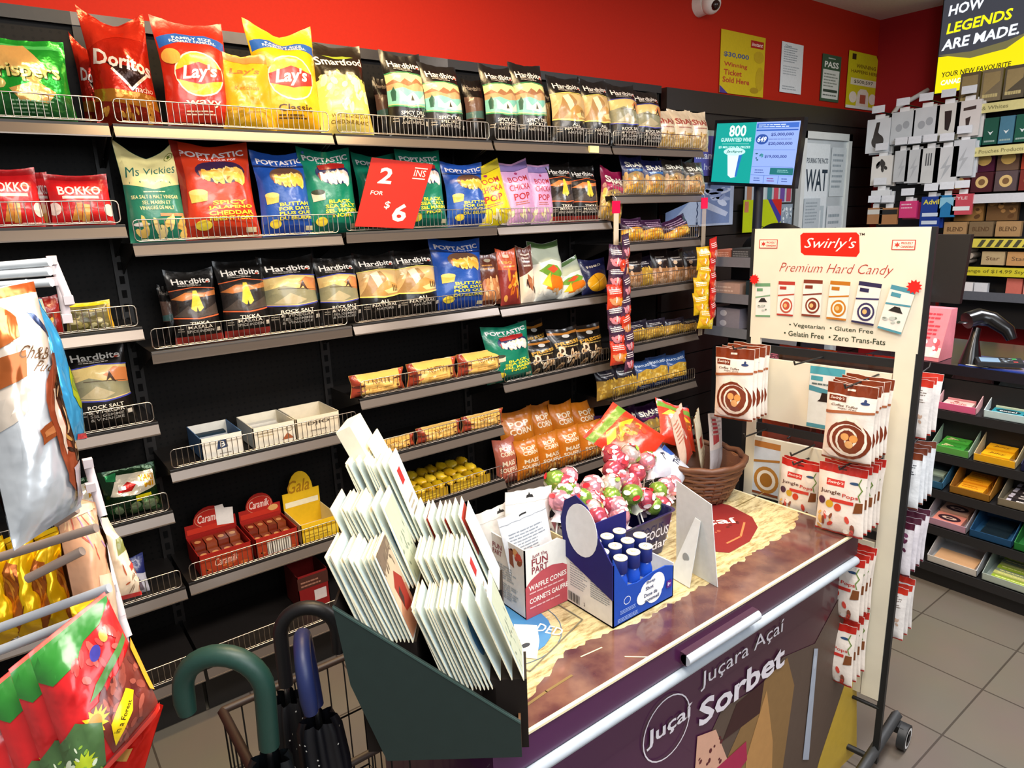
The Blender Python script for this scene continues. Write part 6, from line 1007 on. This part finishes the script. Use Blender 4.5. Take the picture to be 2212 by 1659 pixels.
tray(3, y0 - .33, .15, '#1c1c3c', '#2a2a48', 'open navy box of white gum packs, second tier', packs(2, ['#dfe0e4', '#e6e4e4'], 'white gum pack in the navy box', .14, oval('#23346c', '#eef0f6', 'excel'), h=.045, ncol=2))
tray(2, y0 + .03, .12, '#2a5a7a', '#3a6a88', 'blue open box half behind hanging bags, third tier', packs(3, ['#4a5a5a', '#9ab0a0'], 'small dark pack in the blue box', .1))
tray(2, y0 - .13, .15, '#8a6020', '#a8742c', 'brown notched carton of orange packs, third tier', packs(3, ['#f0a626', '#e89a1c'], 'orange pack in the brown notched carton', .12, [('lines', .1, .2, .9, .8, 2, '#c87414')], h=.035), back=.13)
tray(2, y0 - .31, .16, '#7a705c', '#8a806c', 'open grey brown box of lined black gum sticks, third tier', packs(7, ['#2a2628', '#3a3436'], 'black and white gum stick pack', .14, [('t', 'extra', .55, .5, .5, .6, '#e2dcd8', dict(b=.05)), ('r', .0, .1, .14, .9, '#c4c0d0')], h=.03))
tray(1, y0 - .005, .16, '#b0889a', '#a09aa0', 'open grey and pink box, fourth tier', packs(2, ['#d8887a', '#c8a08c'], 'pink and peach pack in the grey box', .14, oval('#3a2430', '#e8c8b8', 'o')))
tray(1, y0 - .17, .15, '#1c4468', '#24527a', 'open dark blue box with few packs, fourth tier', packs(2, ['#1c2a34', '#243440'], 'dark pack in the blue box', .12, h=.015))
tray(1, y0 - .325, .15, '#1f6a2c', '#2e7a3c', 'open green box with few packs, fourth tier', packs(2, ['#17241c', '#22302a'], 'dark pack in the green box', .12, h=.015))
tray(0, y0 - .06, .19, '#c8c4bc', '#b9bcc0', 'open white box with one flat cream pack, lowest tier', [(.01, 0, .10, .17, .004, .02, '#e0b48a', None, 'flat cream pack in the lowest white box')])
tray(0, y0 - .265, .19, '#a8b4a8', '#9aa8a4', 'open clear box of green sticks, lowest tier', packs(7, ['#9ab83a', '#c4cc7a', '#7a8a78'], 'green gum stick in the lowest clear box', .17, [('lines', .1, .2, .9, .8, 1, '#e9eca0')]))
tray(0, y0 - .44, .13, '#2a2430', '#3a3440', 'dark box of pink sticks at the lowest tier end', packs(5, ['#e0a8a0', '#b8a0b8'], 'pink stick pack at the lowest tier end', .11))
# things on the counter
t = thing('pink_display', 'pink slanted display box of candy packets on the counter', 'display box', (3.28, -1.08, 1.022)); PK = M('#e88a94', 'paper'); m = MB()
m.prism([(-.04, -.1, 0), (.12, -.1, 0), (.12, -.1, .25), (.05, -.1, .25), (-.04, -.1, .02)], (0, .2, 0), PK); m.build('box_body', t); m = MB()
m.art([('lines', .08, .35, .92, .92, 7, '#e8404e'), ('r', .0, .0, 1, .2, '#f0dcd8'), ('d', .05, .05, .95, .35, 14, .07, ['#e85a64', '#f6ecea'], 3)], (-.042, .1, .02), (0, -1, 0), (.09, 0, .23), .2, .247, 'paper', n=(-1, 0, .39)); m.build('candy_rows', t)
t = thing('glass_jar', 'clear glass jar with pale lid behind the pink display', 'jar', (3.42, -.96, 1.022)); m = MB(); m.lathe([(.0, .0), (.07, 0), (.075, .02), (.075, .22), (.05, .26), (.05, .30)], (0, 0, 0), M('#8a9ab0', 'clear'), 20); m.build('jar_glass', t); MB().lathe([(.0, .29), (.058, .29), (.058, .33), (0, .335)], (0, 0, 0), M('#a9c0cc', 'satin'), 20).build('jar_lid', t)
m = MB()
for k in range(26): m.blob((R_.uniform(-.045, .045), R_.uniform(-.045, .045), .02 + k * .006), (.016, .016, .016), M(['#cfd4dc', '#8c98b0', '#5a6478'][k % 3], 'gloss'), 5, 8, k, 0)
tag(m.build('wrapped_sweets', None, (3.42, -.96, 1.022)), 'pale wrapped sweets filling the glass jar', 'sweets', kind='stuff')
t = thing('pos_monitor', 'black point of sale monitor seen from behind the sign board', 'monitor', (3.5, -1.0, 1.022)); m = MB(); m.prism([(-.03, -.16, .26), (-.0, -.16, .26), (.05, -.16, .60), (.01, -.16, .60)], (0, .36, 0), M('#121214', 'satin')); m.build('monitor_case', t); MB().prism([(-.02, -.02, 0), (.1, -.02, 0), (.02, -.02, .4), (-.02, -.02, .4)], (0, .06, 0), M('#161618', 'satin')).build('stand', t)
t = thing('barcode_scanner', 'black barcode scanner in its stand on the counter', 'scanner', (3.32, -1.30, 1.022)); BS = M('#101012', 'gloss')
m = MB(); m.tube([(-.03, 0, .0), (-.02, 0, .12), (0, 0, .17)], [.05, .022, .02], BS, 12); m.build('stand', t); m = MB(); m.tube([(-.05, .03, .21), (0, 0, .225), (.02, -.05, .215), (.02, -.12, .17), (.02, -.14, .13)], [.04, .042, .036, .03, .022], BS, 12); m.build('scanner_head', t); MB().lathe([(.0, 0), (.016, .004), (.02, .0)], (-.09, .03, .205), M('#8a8c90', 'metal'), 12).build('window_ring', t)
t = thing('payment_terminal', 'grey card payment terminal lying on the counter', 'card terminal', (3.28, -1.42, 1.036), .5); m = MB(); m.prism([(-.04, -.09, 0), (.04, -.09, .0), (.04, -.09, .03), (-.04, -.09, .018)], (0, .18, 0), M('#1c1e22', 'satin')); m.build('terminal_body', t)
m = MB(); m.art([('r', .08, .5, .92, .95, '#7c9ab4'), ('d', .15, .08, .9, .45, 14, .05, ['#c4d4e0', '#9ab0d0'], 3), ('r', .7, .1, .88, .2, '#3fae5c'), ('r', .12, .1, .3, .2, '#c8484a')], (-.035, -.085, .0195), (1, 0, .15), (0, 1, 0), .07, .17, 'gloss', n=(-.15, 0, 1)); m.build('screen_and_keys', t)
t = thing('counter_mat', 'blue edged clear mat with yellow sticker card on the counter', 'mat', (3.32, -1.55, 1.0205)); m = MB(); m.box((-.09, -.45, 0), (.2, .28, .004), M('#2a3f8c', 'gloss')); m.box((-.06, -.42, .004), (.18, .25, .006), M('#6a6486', 'gloss')); m.build('mat_sheet', t)
m = MB(); m.box((-.085, .16, .006), (-.01, .25, .008), M('#dfe0cc', 'paper')); m.art([('p', [(.2, .5), (.5, .25), (.8, .5), (.5, .8)], '#b8b02c')], (-.085, .25, .008), (0, -1, 0), (1, 0, 0), .09, .075, n=(0, 0, 1)); m.build('sticker_card', t)
blk('magazine', 'pale magazine on the counter beside the card terminal', 'magazine', 3.42, -1.66, 1.03, .22, .16, .006, '#b8b4c0', None, [('d', .1, .1, .9, .9, 14, .1, ['#9a7c80', '#dcd8d8', '#6a7480'], 4)])

# ---------------------------------------------------------------- right wall: lit sign, hooks, tobacco shelving
XS = 5.42; q = [atx(*p, XS) for p in ((2043, -2), (2260, -40), (2212, 176), (2012, 206))]; y1 = (q[0][1] + q[3][1]) / 2; z0 = (q[2][2] + q[3][2]) / 2; z1 = q[0][2]; yr = y1 - (y1 - q[2][1]) * 1.28; W_ = y1 - yr; H_ = z1 - z0 + .0
t = thing('lit_sign', 'backlit black and yellow spring water sign above the shelving', 'sign', (XS, y1, z0)); MB().box((0, -W_, 0), (.05, 0, H_), M('#1a1810', 'satin')).build('sign_case', t)
m = MB(); m.art([('r', .01, .01, .99, .99, '#3a3c44'), ('p', [(.01, .01), (.99, .01), (.99, .62), (.8, .5), (.5, .36), (.01, .40)], '#e8d40a'), ('p', [(.01, .42), (.3, .33), (.6, .36), (.8, .5), (.6, .44), (.3, .40)], '#6a6440'), ('e', .62, .95, .12, .1, '#9aa4b4'), ('t', 'HOW', .22, .87, .32, .11, '#e6ebf6', dict(b=.05, i=.15, rot=2)), ('t', 'LEGENDS', .34, .69, .56, .11, '#e9e41a', dict(b=.05, i=.15, rot=2)), ('t', 'ARE MADE.', .36, .525, .66, .11, '#e6ebf6', dict(b=.05, i=.15, rot=2)), ('t', 'YOUR NEW FAVOURITE', .36, .20, .60, .055, '#2a2a14', dict(b=.03, i=.1)), ('t', 'CANADIAN', .20, .115, .28, .055, '#f4f2dc', dict(b=.06, i=.1)), ('t', 'SPRING WATER.', .54, .125, .42, .055, '#2a2a14', dict(b=.03, i=.1))], (-.001, 0, 0), (0, -1, 0), (0, 0, 1), W_, H_, 'emit', n=(-1, 0, 0), step=.0005); m.build('lit_face', t)
XT = 5.25; tb = thing('tobacco_shelving', 'grey shelf unit of cigarettes and cigars with yellow strips', 'shelving', (XT, -.40, 0)); m = MB(); m.box((.02, -1.3, .9), (.2, 0, 2.46), M('#1c1a1e', 'satin')); m.box((.0, -.012, .9), (.2, 0, 2.46), M('#2a2830', 'satin')); m.build('back_panel', tb)
def lev_at(px, py): return atx(px, py, XT)
TZ = []
for k, (p, c, art) in enumerate((((2120, 249), '#d8cf8e', [('t', 'Blacks & Whites', .16, .5, .2, .4, '#8a8458', dict(b=.02))]), ((2106, 340), '#d8cf8e', [('t', 'Nicotine Pouches Products', .2, .5, .3, .4, '#8a8458', dict(b=.02))]), ((2092, 438), '#cfd0d4', []), ((2088, 530), '#d8c850', [('t', 'Product', .12, .5, .08, .5, '#5a5418', dict(b=.02))] + [('p', [(.2 + i * .04, .1), (.22 + i * .04, .1), (.24 + i * .04, .9), (.22 + i * .04, .9)], '#4a4834') for i in range(6)]), ((2080, 588), '#cfc22e', [('t', 'Range of $14.99 Style', .3, .5, .3, .5, '#6a6418', dict(b=.02))]), ((2095, 640), '#5a5c64', []))):
    z = lev_at(*p)[2]; TZ.append(z); m = MB(); m.box((-.16, -1.3, z), (.02, 0, z + .012), M('#2a2a30', 'satin')); m.box((-.168, -1.3, z - .005), (-.16, 0, z + .055), M(c, 'paper'))
    if art: m.art(art, (-.1685, 0, z - .005), (0, -1, 0), (0, 0, 1), 1.3, .06, n=(-1, 0, 0))
    m.build('tobacco_shelf', tb)
def packrow(k, y0, n, w_, h_, cols, lab, arts, grp, dz=.0, xo=-.12, d=.04, tall=.014):
    for i in range(n):
        blk('tobacco_pack', lab, 'pack', XT + xo, y0 - w_ * (i + .5), TZ[k] + tall + dz, d, w_ * .9, h_, cols[i % len(cols)], arts[i % len(arts)] if arts else None, None, grp)
dark = [[('p', [(.3, .5), (.5, .35), (.7, .5), (.5, .45)], '#dfe8e8'), ('lines', .1, .05, .9, .2, 1, '#9ab0a8')]]
packrow(0, -.42, 6, .13, .20, ['#6a5c44', '#82745a', '#5c5444'], 'brown framed cigar pack on the top tobacco shelf', [[('p', [(.1, .2), (.9, .6), (.9, .9), (.1, .9)], '#a08c60'), ('lines', .1, .05, .9, .3, 1, '#c8b880')]], 'cigar packs on the top tobacco shelf', .055)
packrow(1, -.42, 8, .09, .17, ['#1f5a48', '#2a6a5c', '#1f5444', '#4a7a90'], 'green tobacco pack with white diamond on the second shelf', dark, 'green tobacco packs on the second shelf', .055)
packrow(2, -.42, 6, .14, .13, ['#7a2a24', '#4a1c24', '#5a4a4c'], 'dark red tobacco pouch on the white edged shelf', [[('e', .5, .5, .3, .3, '#d8b878'), ('e', .5, .5, .16, .16, '#7a5a3a')]], 'tobacco pouches on the white edged shelf, front row', .055); packrow(2, -.40, 6, .14, .13, ['#a83a24', '#4a1430', '#6a5040'], 'dark red tobacco pouch standing behind, white edged shelf', [[('e', .5, .6, .34, .3, '#e0bc6a')]], 'tobacco pouches on the white edged shelf, back row', .19, -.06)
packrow(3, -.42, 3, .16, .10, ['#a8845a', '#7a6448'], 'kraft brown cigar box under the white edged shelf', [[('t', 'BLEND', .5, .5, .7, .3, '#5a4028', dict(b=.03))]], 'kraft cigar boxes', .055); packrow(3, -.46, 2, .2, .16, ['#8a6434', '#6a4c2c'], 'rough brown leaf bundle on top of the kraft boxes', [[('d', .1, .1, .9, .9, 14, .1, ['#a87c48', '#5a3c20'], 3)]], 'leaf bundles above the kraft boxes', .16, -.08)
for i in range(12):
    m = MB(); m.tube([(-.06, 0, 0), (.08, 0, 0)], .021, M(['#b8aca0', '#a89a8c'][i % 2], 'paper'), 12); o = m.build('rolled_cigar_tube', None, (XT - .08, -.46 - (i % 4) * .045 - (.02 if (i // 4) % 2 else 0), TZ[4] + .09 + (i // 4) * .038)); tag(o, 'pale paper tube end in the stack on the cigar shelf', 'tube', 'stacked paper tubes on the cigar shelf')
packrow(4, -.68, 3, .15, .09, ['#b8a078', '#c0905c'], 'tan cigar carton beside the paper tubes', [[('t', 'Star', .5, .5, .6, .3, '#6a5038', dict(b=.02))]], 'tan cigar cartons', .055)
packrow(5, -.48, 3, .09, .07, ['#d8d8dc', '#e4e0e0'], 'white small box on the lowest tobacco shelf', None, 'white small boxes', .03); packrow(5, -.85, 3, .1, .11, ['#c86a5c', '#d88a7c'], 'coral pack on the lowest tobacco shelf', None, 'coral packs', .03)
# hook wall of phone accessories
hk = thing('hook_rail', 'dark hook rail with phone accessories on the right wall', 'rail', (5.35, .16, 0))
m = MB(); m.box((.0, -.62, 1.55), (.02, .0, 2.46), M('#1e1c1c', 'satin')); m.build('hook_panel', hk)
XH = 5.10
def accessory(px, py, w_, h_, col, art, lab, n=2, tagc='#e6eaf0', grp=None):
    P = atx(px, py, XH); 
    o = MB(); o.tube([(.25, 0, 0), (-.06, 0, .01)], .005, M('#2a2a2c', 'satin'), 5, False); o.build('hook', hk, Vector((XH, P[1], P[2] + .01)) - Vector(hk.location))
    MB().box((-.062, -.045, .0), (-.058, .045, .05), M(tagc, 'paper')).build('price_holder', hk, Vector((XH, P[1], P[2] + .01)) - Vector(hk.location))
    for k in range(n):
        m = MB(); m.box((-.012, -w_ / 2, -h_), (.012, w_ / 2, -.03), M(col, 'gloss')); m.box((-.004, -w_ * .2, -.03), (.004, w_ * .2, .0), M('#eef0f2', 'gloss'))
        if k == 0 and art: m.art(art, (-.0125, w_ / 2, -h_), (0, -1, 0), (0, 0, 1), w_, h_ - .03, 'gloss', n=(-1, 0, 0))
        o = m.build('accessory_pack', None, (XH - .02 + k * .04, P[1] - k * .01, P[2] - k * .01)); tag(o, lab + (' behind the front one' if k else ''), 'accessory pack')
bolt = [('p', [(.65, .8), (.3, .42), (.5, .45), (.35, .12), (.75, .52), (.52, .5)], '#b8bcc0')]; buds = [('e', .35, .5, .14, .12, '#aab0b6'), ('e', .65, .58, .14, .12, '#aab0b6'), ('lines', .2, .12, .8, .2, 1, '#8c9298')]
for a in ((1905, 248, .17, .27, '#dfe4e8', [('p', [(.4, .9), (.55, .9), (.5, .6), (.75, .4), (.6, .12), (.3, .2), (.3, .5)], '#3a3432'), ('e', .5, .34, .26, .2, '#3a3432')], 'white pack with large black earphone picture'), (1958, 232, .16, .25, '#cfd6da', buds, 'pale grey earbud pack, second on the top hooks'), (2008, 222, .17, .26, '#d3d9dd', buds, 'pale grey earbud pack, third on the top hooks'), (2056, 214, .15, .27, '#dfdfd8', [('p', [(.35, .8), (.65, .8), (.65, .5), (.58, .25), (.42, .3)], '#2e2e2e'), ('r', .0, .0, 1, .15, '#7c7a68')], 'white pack with black charger picture'), (2100, 207, .15, .26, '#dcd8d4', [('p', [(.3, .8), (.8, .84), (.8, .74), (.3, .72)], '#3a3634'), ('p', [(.42, .5), (.62, .55), (.58, .3), (.46, .3)], '#3a3634')], 'white pack with two black cable pictures'),
          (1912, 328, .15, .24, '#e6e4de', [('d', .3, .4, .75, .8, 6, .14, ['#3a3634'], 3)], 'white pack with black headset, lower hooks'), (1955, 316, .1, .25, '#c8ccce', bolt, 'slim grey pack with lightning sign, nearest the corner'), (1982, 314, .11, .26, '#ccd0d2', bolt, 'grey pack with lightning sign, second lower'), (2016, 310, .13, .27, '#d4d6d4', [('r', .3, .5, .36, .85, '#55585a'), ('r', .42, .5, .48, .85, '#55585a'), ('r', .54, .5, .60, .85, '#55585a')], 'white pack with coiled cable picture'), (2052, 308, .15, .28, '#d8dadb', bolt, 'large white pack with lightning sign'), (2090, 292, .13, .27, '#d2d6da', bolt, 'white pack with lightning sign beside tobacco shelf'),
          (1908, 402, .14, .12, '#e2e6e8', [('p', [(.3, .5), (.5, .6), (.7, .45), (.5, .4)], '#6a7074')], 'small white cable pack low on the hooks')):
    accessory(*a)
for a in ((1896, 440, .11, .15, '#b07c50', [('r', 0, .6, 1, .9, '#d8d4cc')], 'brown lighter pack, low hook nearest corner', 1), (1925, 440, .13, .15, '#b47e50', [('r', 0, .6, 1, .9, '#2a2624')], 'brown lighter pack, low hook, second', 1), (1968, 425, .12, .15, '#d83a7c', [('lines', .1, .5, .9, .9, 2, '#f4b8d0')], 'bright pink medicine pack', 2), (2018, 415, .13, .24, '#1f3c90', [('t', 'Advil', .5, .82, .8, .16, '#e6d84a', dict(b=.04)), ('r', .1, .34, .9, .46, '#cfdcec'), ('r', .1, .08, .9, .2, '#cfdcec')], 'blue medicine pack with yellow lettering', 2), (2052, 412, .11, .18, '#2a7ab0', [('p', [(.1, .4), (.5, .7), (.9, .5), (.9, .9), (.1, .9)], '#8cc4dc')], 'light blue medicine pack', 1), (2085, 409, .13, .17, '#c8505c', [('t', 'TYLE', .4, .8, .7, .14, '#f0d0d0', dict(b=.03)), ('r', .1, .2, .9, .4, '#e6ecec')], 'red and white medicine pack', 1)): accessory(*a, grp=None) if 0 else accessory(*a)
# dome camera on the wall near the ceiling
P = aty(1566, 6, .2); t = thing('dome_camera', 'white dome security camera high on the red wall', 'camera', (P[0], WY + .06, P[2] + .03)); m = MB(); m.tube([(0, 0, 0), (0, -.06, 0)], [.065, .06], M('#e4e2dc', 'satin'), 20); m.blob((0, -.09, -.01), (.06, .06, .06), M('#e4e2dc', 'satin'), 10, 16, 0, 0); m.build('housing', t); m = MB(); m.blob((-.012, -.128, -.028), (.03, .03, .03), M('#2a1410', 'gloss'), 8, 12, 0, 0); m.build('lens', t)
# small flag arm beside the lit sign
t = thing('wall_bracket', 'white plastic bracket arm on the red wall beside the sign', 'bracket', (CORX, -.02, 2.62)); MB().tube([(0, 0, 0), (-.2, .12, -.12), (-.3, .16, -.25)], .018, M('#d8d8d4', 'satin'), 6).build('arm', t); MB().box((-.32, .12, -.3), (-.24, .2, -.18), M('#2e2622', 'satin')).build('clamp', t)

# ---------------------------------------------------------------- near hook rack with hanging candy, left foreground
t = thing('hook_stand', 'white wire hook stand with candy bags close to the camera', 'display rack', tuple(atd(150, 760, .66))); tl = Vector(t.location); WW = M('#d4d9dc', 'satin'); WT = M('#ccbfc0', 'satin')
def T_(o): o.parent = t; o.matrix_parent_inverse = Matrix.Translation(-tl); return o
def line(pts, d, r, m_, name, n=8): T_(MB().tube([tuple(atd(px, py, d if not isinstance(d, (list, tuple)) else d[i])) for i, (px, py) in enumerate(pts)], r, m_, n).build(name))
for a in (((-80, 582), (108, 566)), ((-80, 600), (108, 586)), ((-80, 622), (112, 610))): line(a, .66, .0042, WW, 'hook_bar')
for a, d_, c in ((((-60, 1222), (208, 1140)), .60, '#8a7a70'), (((-60, 1378), (236, 1270)), .58, '#a8adb4'), (((-60, 1428), (195, 1330)), .56, '#b4bac0'), (((-20, 650), (62, 612)), .60, '#c4c8cc'), (((120, 1130), (165, 1100)), .62, '#8a7a70'), (((60, 1250), (178, 1190)), .60, '#8a7a70')): line(a, d_, .0042, M(c, 'satin'), 'hook_bar')
for seg in (((112, 562), (152, 658)), ((128, 600), (145, 690)), ((186, 990), (222, 1115)), ((200, 1080), (240, 1270)), ((205, 1118), (262, 1330)), ((250, 1300), (276, 1375)), ((262, 1330), (285, 1520))): T_(MB().tube([tuple(atd(*p, .68)) for p in seg], .0046, WT, 6).build('clip_arm'))
for p in ((112, 562), (108, 584), (112, 608), (148, 648), (145, 688), (190, 1000), (196, 1052), (208, 1145), (240, 1270)): q = atd(*p, .675); T_(MB().box(tuple(q - .0042), tuple(q + .0042), WT).build('bar_clip'))
CF_ = 0
T_(MB().tube([tuple(atd(-60, 300, .72)), tuple(atd(-60, 1500, .72))], .012, WT, 8).build('stand_post'))
def cbag(d, pix, dist, th, label, group=None, cat='candy bag', base=None):
    """pix: TL, TR, BR, BL in the picture; dist: distance for each"""
    D = DES[d]; c_ = [Vector(atd(p[0], p[1], dd)) for p, dd in zip(pix, dist)]; o0 = (c_[0] + c_[1] + c_[2] + c_[3]) / 4; c_ = [p - o0 for p in c_]
    n = (c_[1] - c_[3]).cross(c_[0] - c_[2]).normalized()
    if n.dot(Vector(CAMP) - o0) < 0: n = -n
    sd = sum(map(ord, label)) % 50
    def pos(u, v, s):
        b_ = c_[3] * (1 - u) * (1 - v) + c_[2] * u * (1 - v) + c_[1] * u * v + c_[0] * (1 - u) * v
        e = max(0, 1 - abs(2 * u - 1) ** 2.4) ** .6 * min(1, v / .2) ** .6 * min(1, max(0, .96 - v) / .25) ** .7
        dd = max(.0006, th / 2 * e * (1 + .35 * noise.noise(Vector((u * 3, v * 4, sd))) + .2 * noise.noise(Vector((u * 8, v * 9, sd)))))
        return b_ + n * (dd if s == 0 else -dd)
    me = bag_mesh(D['name'], pos, None, D['base'], D['art'], (c_[0] - c_[3]).length / (c_[1] - c_[0]).length, D.get('kind', 'film')); o = bpy.data.objects.new(D['name'], me); C.objects.link(o); o.location = o0
    return tag(o, label, cat, group)
des('bigtoffee', 'candy_bag', 1, 1, 1, '#dce2e8', [('r', 0, .95, 1, 1, '#b4521c'), ('p', [(0, .44), (.45, .50), (.75, .66), (1, .80), (1, .95), (0, .95)], '#e6d8c8'), ('e', .80, .84, .12, .022, '#23345c', -.7), ('e', .86, .80, .10, .02, '#2c3c60', -.7), ('p', [(.70, .92), (.82, .89), (.80, .86), (.72, .87)], '#8a94a8'), ('p', [(.1, .74), (.5, .78), (.56, .86), (.42, .92), (.1, .9)], '#b4622c'), ('p', [(.1, .72), (.5, .72), (.46, .62), (.1, .60)], '#a85a2c'), ('t', 'Ch&B', .60, .70, .36, .05, '#6a4a30', dict(i=.3, rot=-26, b=0)), ('t', 'Pud', .68, .635, .24, .04, '#6a4a30', dict(i=.3, rot=-26, b=0)),
    ('p', [(.40, .40), (.62, .42), (.86, .58), (.98, .72), (1, .60), (.86, .47), (.66, .36), (.42, .34)], '#9c5028'), ('p', [(.45, .385), (.62, .40), (.85, .54), (.85, .51), (.62, .37), (.46, .365)], '#c07a48'), ('p', [(.66, .58), (.82, .68), (1, .68), (1, .10), (.80, .10), (.68, .16), (.60, .34), (.58, .50)], '#98482a'), ('p', [(.74, .55), (.86, .60), (1, .56), (1, .20), (.85, .22), (.78, .38)], '#4a2a1c'), ('p', [(.70, .54), (.74, .54), (.76, .28), (.72, .26), (.68, .40)], '#ead4c0'), ('d', .79, .26, .95, .56, 14, .05, ['#c8964c', '#2c1810', '#e2b888'], 5), ('p', [(.76, .20), (1, .22), (1, .04), (.84, .03)], '#cfc6d4')], kind='foil')
des('blueb', 'candy_bag', 1, 1, 1, '#3ea2d8', [('r', .86, 0, 1, 1, '#c9dcc0'), ('p', [(.5, .30), (.75, .5), (1, .52), (1, .28), (.7, .2)], '#a9b81c'), ('p', [(.62, .36), (.85, .48), (1, .42), (.8, .3)], '#7c9a24'), ('r', .5, .0, 1, .04, '#d8404c')], kind='foil')
des('gummyl', 'candy_bag', 1, 1, 1, '#e6b80c', [('p', [(.2, .1), (.6, .2), (.7, .7), (.4, .8), (.15, .5)], '#a85a1c'), ('d', .25, .2, .65, .65, 12, .09, ['#c8641c', '#7a3a14', '#d88c2c'], 3), ('r', 0, .95, 1, 1, '#f2cc1e')], kind='foil')
des('tanb', 'candy_bag', 1, 1, 1, '#d8a27c', [('d', .1, .5, .9, .95, 14, .08, ['#b4543c', '#e8c090', '#a87ca0'], 3), ('p', [(.3, 0), (.8, 0), (.9, .5), (.5, .5)], '#e2c4a4'), ('lines', .1, .1, .6, .4, 5, '#c07a5c'), ('p', [(.0, .9), (1, .95), (1, 1), (0, 1)], '#e8d0a0')])
des('mixb', 'candy_bag', 1, 1, 1, '#e0c8a8', [('p', [(.3, .5), (1, .6), (1, .75), (.4, .7)], '#7a7a3c'), ('p', [(.6, .3), (1, .4), (1, .48), (.6, .36)], '#c8382c'), ('d', .3, .05, .95, .35, 12, .08, ['#a8502c', '#f0e4d0', '#8a6a50'], 4), ('r', 0, 0, 1, .05, '#b4201c')])
des('redb', 'candy_bag', 1, 1, 1, '#cf1f22', [('r', 0, .97, 1, 1, '#e05a48'), ('p', [(.0, .97), (0, .80), (.12, .72), (.40, .74), (.56, .82), (.78, .84), (.98, .93), (1, .97)], '#2c7a2c'), ('d', .35, .52, .9, .78, 18, .06, ['#b8403c', '#a43a34', '#c85a50'], 3), ('e', .62, .70, .07, .045, '#3f3c94', .3), ('e', .76, .76, .04, .045, '#e09a3c', .5), ('p', [(.38, .46), (.55, .47), (.96, .62), (.96, .67), (.5, .53)], '#4a7a3a'), ('p', [(.36, .42), (.55, .42), (1, .58), (1, .05), (.42, .05)], '#6e2c22'), ('d', .5, .08, .98, .5, 40, .05, ['#8a4032', '#5c2420', '#9c5040'], 7), ('s', .36, .33, .17, .10, 13, '#e2ba1e'), ('e', .36, .33, .08, .05, '#c8841c'), ('p', [(.0, .0), (.3, 0), (.42, .3), (.2, .42), (.0, .36)], '#4a6a3c'), ('s', .14, .16, .14, .08, 11, '#b8c82c'), ('d', 0, .02, .3, .3, 16, .03, ['#dfe8c8', '#8ab03c'], 9),
    ('p', [(.46, .10), (.72, .2), (.80, .30), (.74, .36), (.5, .24)], '#eecb14'), ('t', 'in a Forest', .62, .22, .28, .035, '#3c2c08', dict(rot=38)), ('p', [(.94, .55), (1, .60), (1, .15), (.95, .2)], '#e09a1c'), ('r', 0, 0, 1, .05, '#d22c1c')])
cbag('bigtoffee', [(-95, 640), (72, 606), (176, 1095), (30, 1190)], (.50, .54, .55, .50), .05, 'big white and brown toffee bag hanging closest to the camera')
cbag('blueb', [(40, 655), (88, 645), (186, 948), (140, 955)], (.60, .63, .64, .60), .02, 'sky blue candy bag behind the big white one')
des('ortop', 'candy_bag', 1, 1, 1, '#b4501c', [('r', 0, 0, 1, .3, '#a03c18')])
cbag('ortop', [(-90, 628), (52, 618), (60, 700), (-90, 720)], (.56, .58, .58, .56), .02, 'orange brown bag header tucked behind the big white bag')
for k, (x, y) in enumerate(((-30, 1180), (30, 1165), (88, 1160), (140, 1150))): cbag('gummyl', [(x - 22, y), (x + 34, y - 24), (x + 92, y + 180), (x + 18, y + 225)], (.66 + .008 * k,) * 4, .04, 'yellow gummy candy bag in the row below the white bag', 'yellow gummy bags in the row')
cbag('tanb', [(118, 1100), (196, 1085), (262, 1380), (180, 1400)], (.62, .64, .66, .62), .04, 'orange and tan candy bag right of the yellow row')
cbag('mixb', [(200, 1120), (232, 1118), (306, 1285), (248, 1300)], (.70, .72, .72, .70), .03, 'cream and olive candy bag with red bottom seam')
cbag('tanb', [(160, 1075), (205, 1085), (250, 1330), (215, 1345)], (.67,) * 4, .03, 'narrow pale orange candy bag behind the metal bar')
cbag('gummyl', [(150, 1310), (222, 1290), (300, 1600), (240, 1640)], (.60, .62, .62, .60), .03, 'orange yellow candy bag hidden behind the red bags')
for k, (dx, dy) in enumerate(((-150, 130), (-90, 78), (-42, 34), (0, 0))): cbag('redb', [(60 + dx, 1412 + dy), (226 + dx, 1278 + dy), (345 + dx, 1530 + dy), (170 + dx, 1720 + dy)], (.50 + .012 * (3 - k), .54 + .012 * (3 - k), .54 + .012 * (3 - k), .50 + .012 * (3 - k)), .04, f'red gummy bag with green top corner, {["fourth from the front", "third from the front", "second from the front", "frontmost"][k]}')
des('redfoil', 'candy_bag', 1, 1, 1, '#e0281c', [('r', .1 + i * .035, .72, .115 + i * .035, .98, '#e8b48a') for i in range(8)] + [('p', [(0, .3), (.5, .34), (.5, .5), (0, .42)], '#e8b05c')], kind='foil')
cbag('redfoil', [(318, 1512), (352, 1524), (300, 1700), (215, 1690)], (.55,) * 4, .01, 'red foil bag seam fringe beside the front red bag')
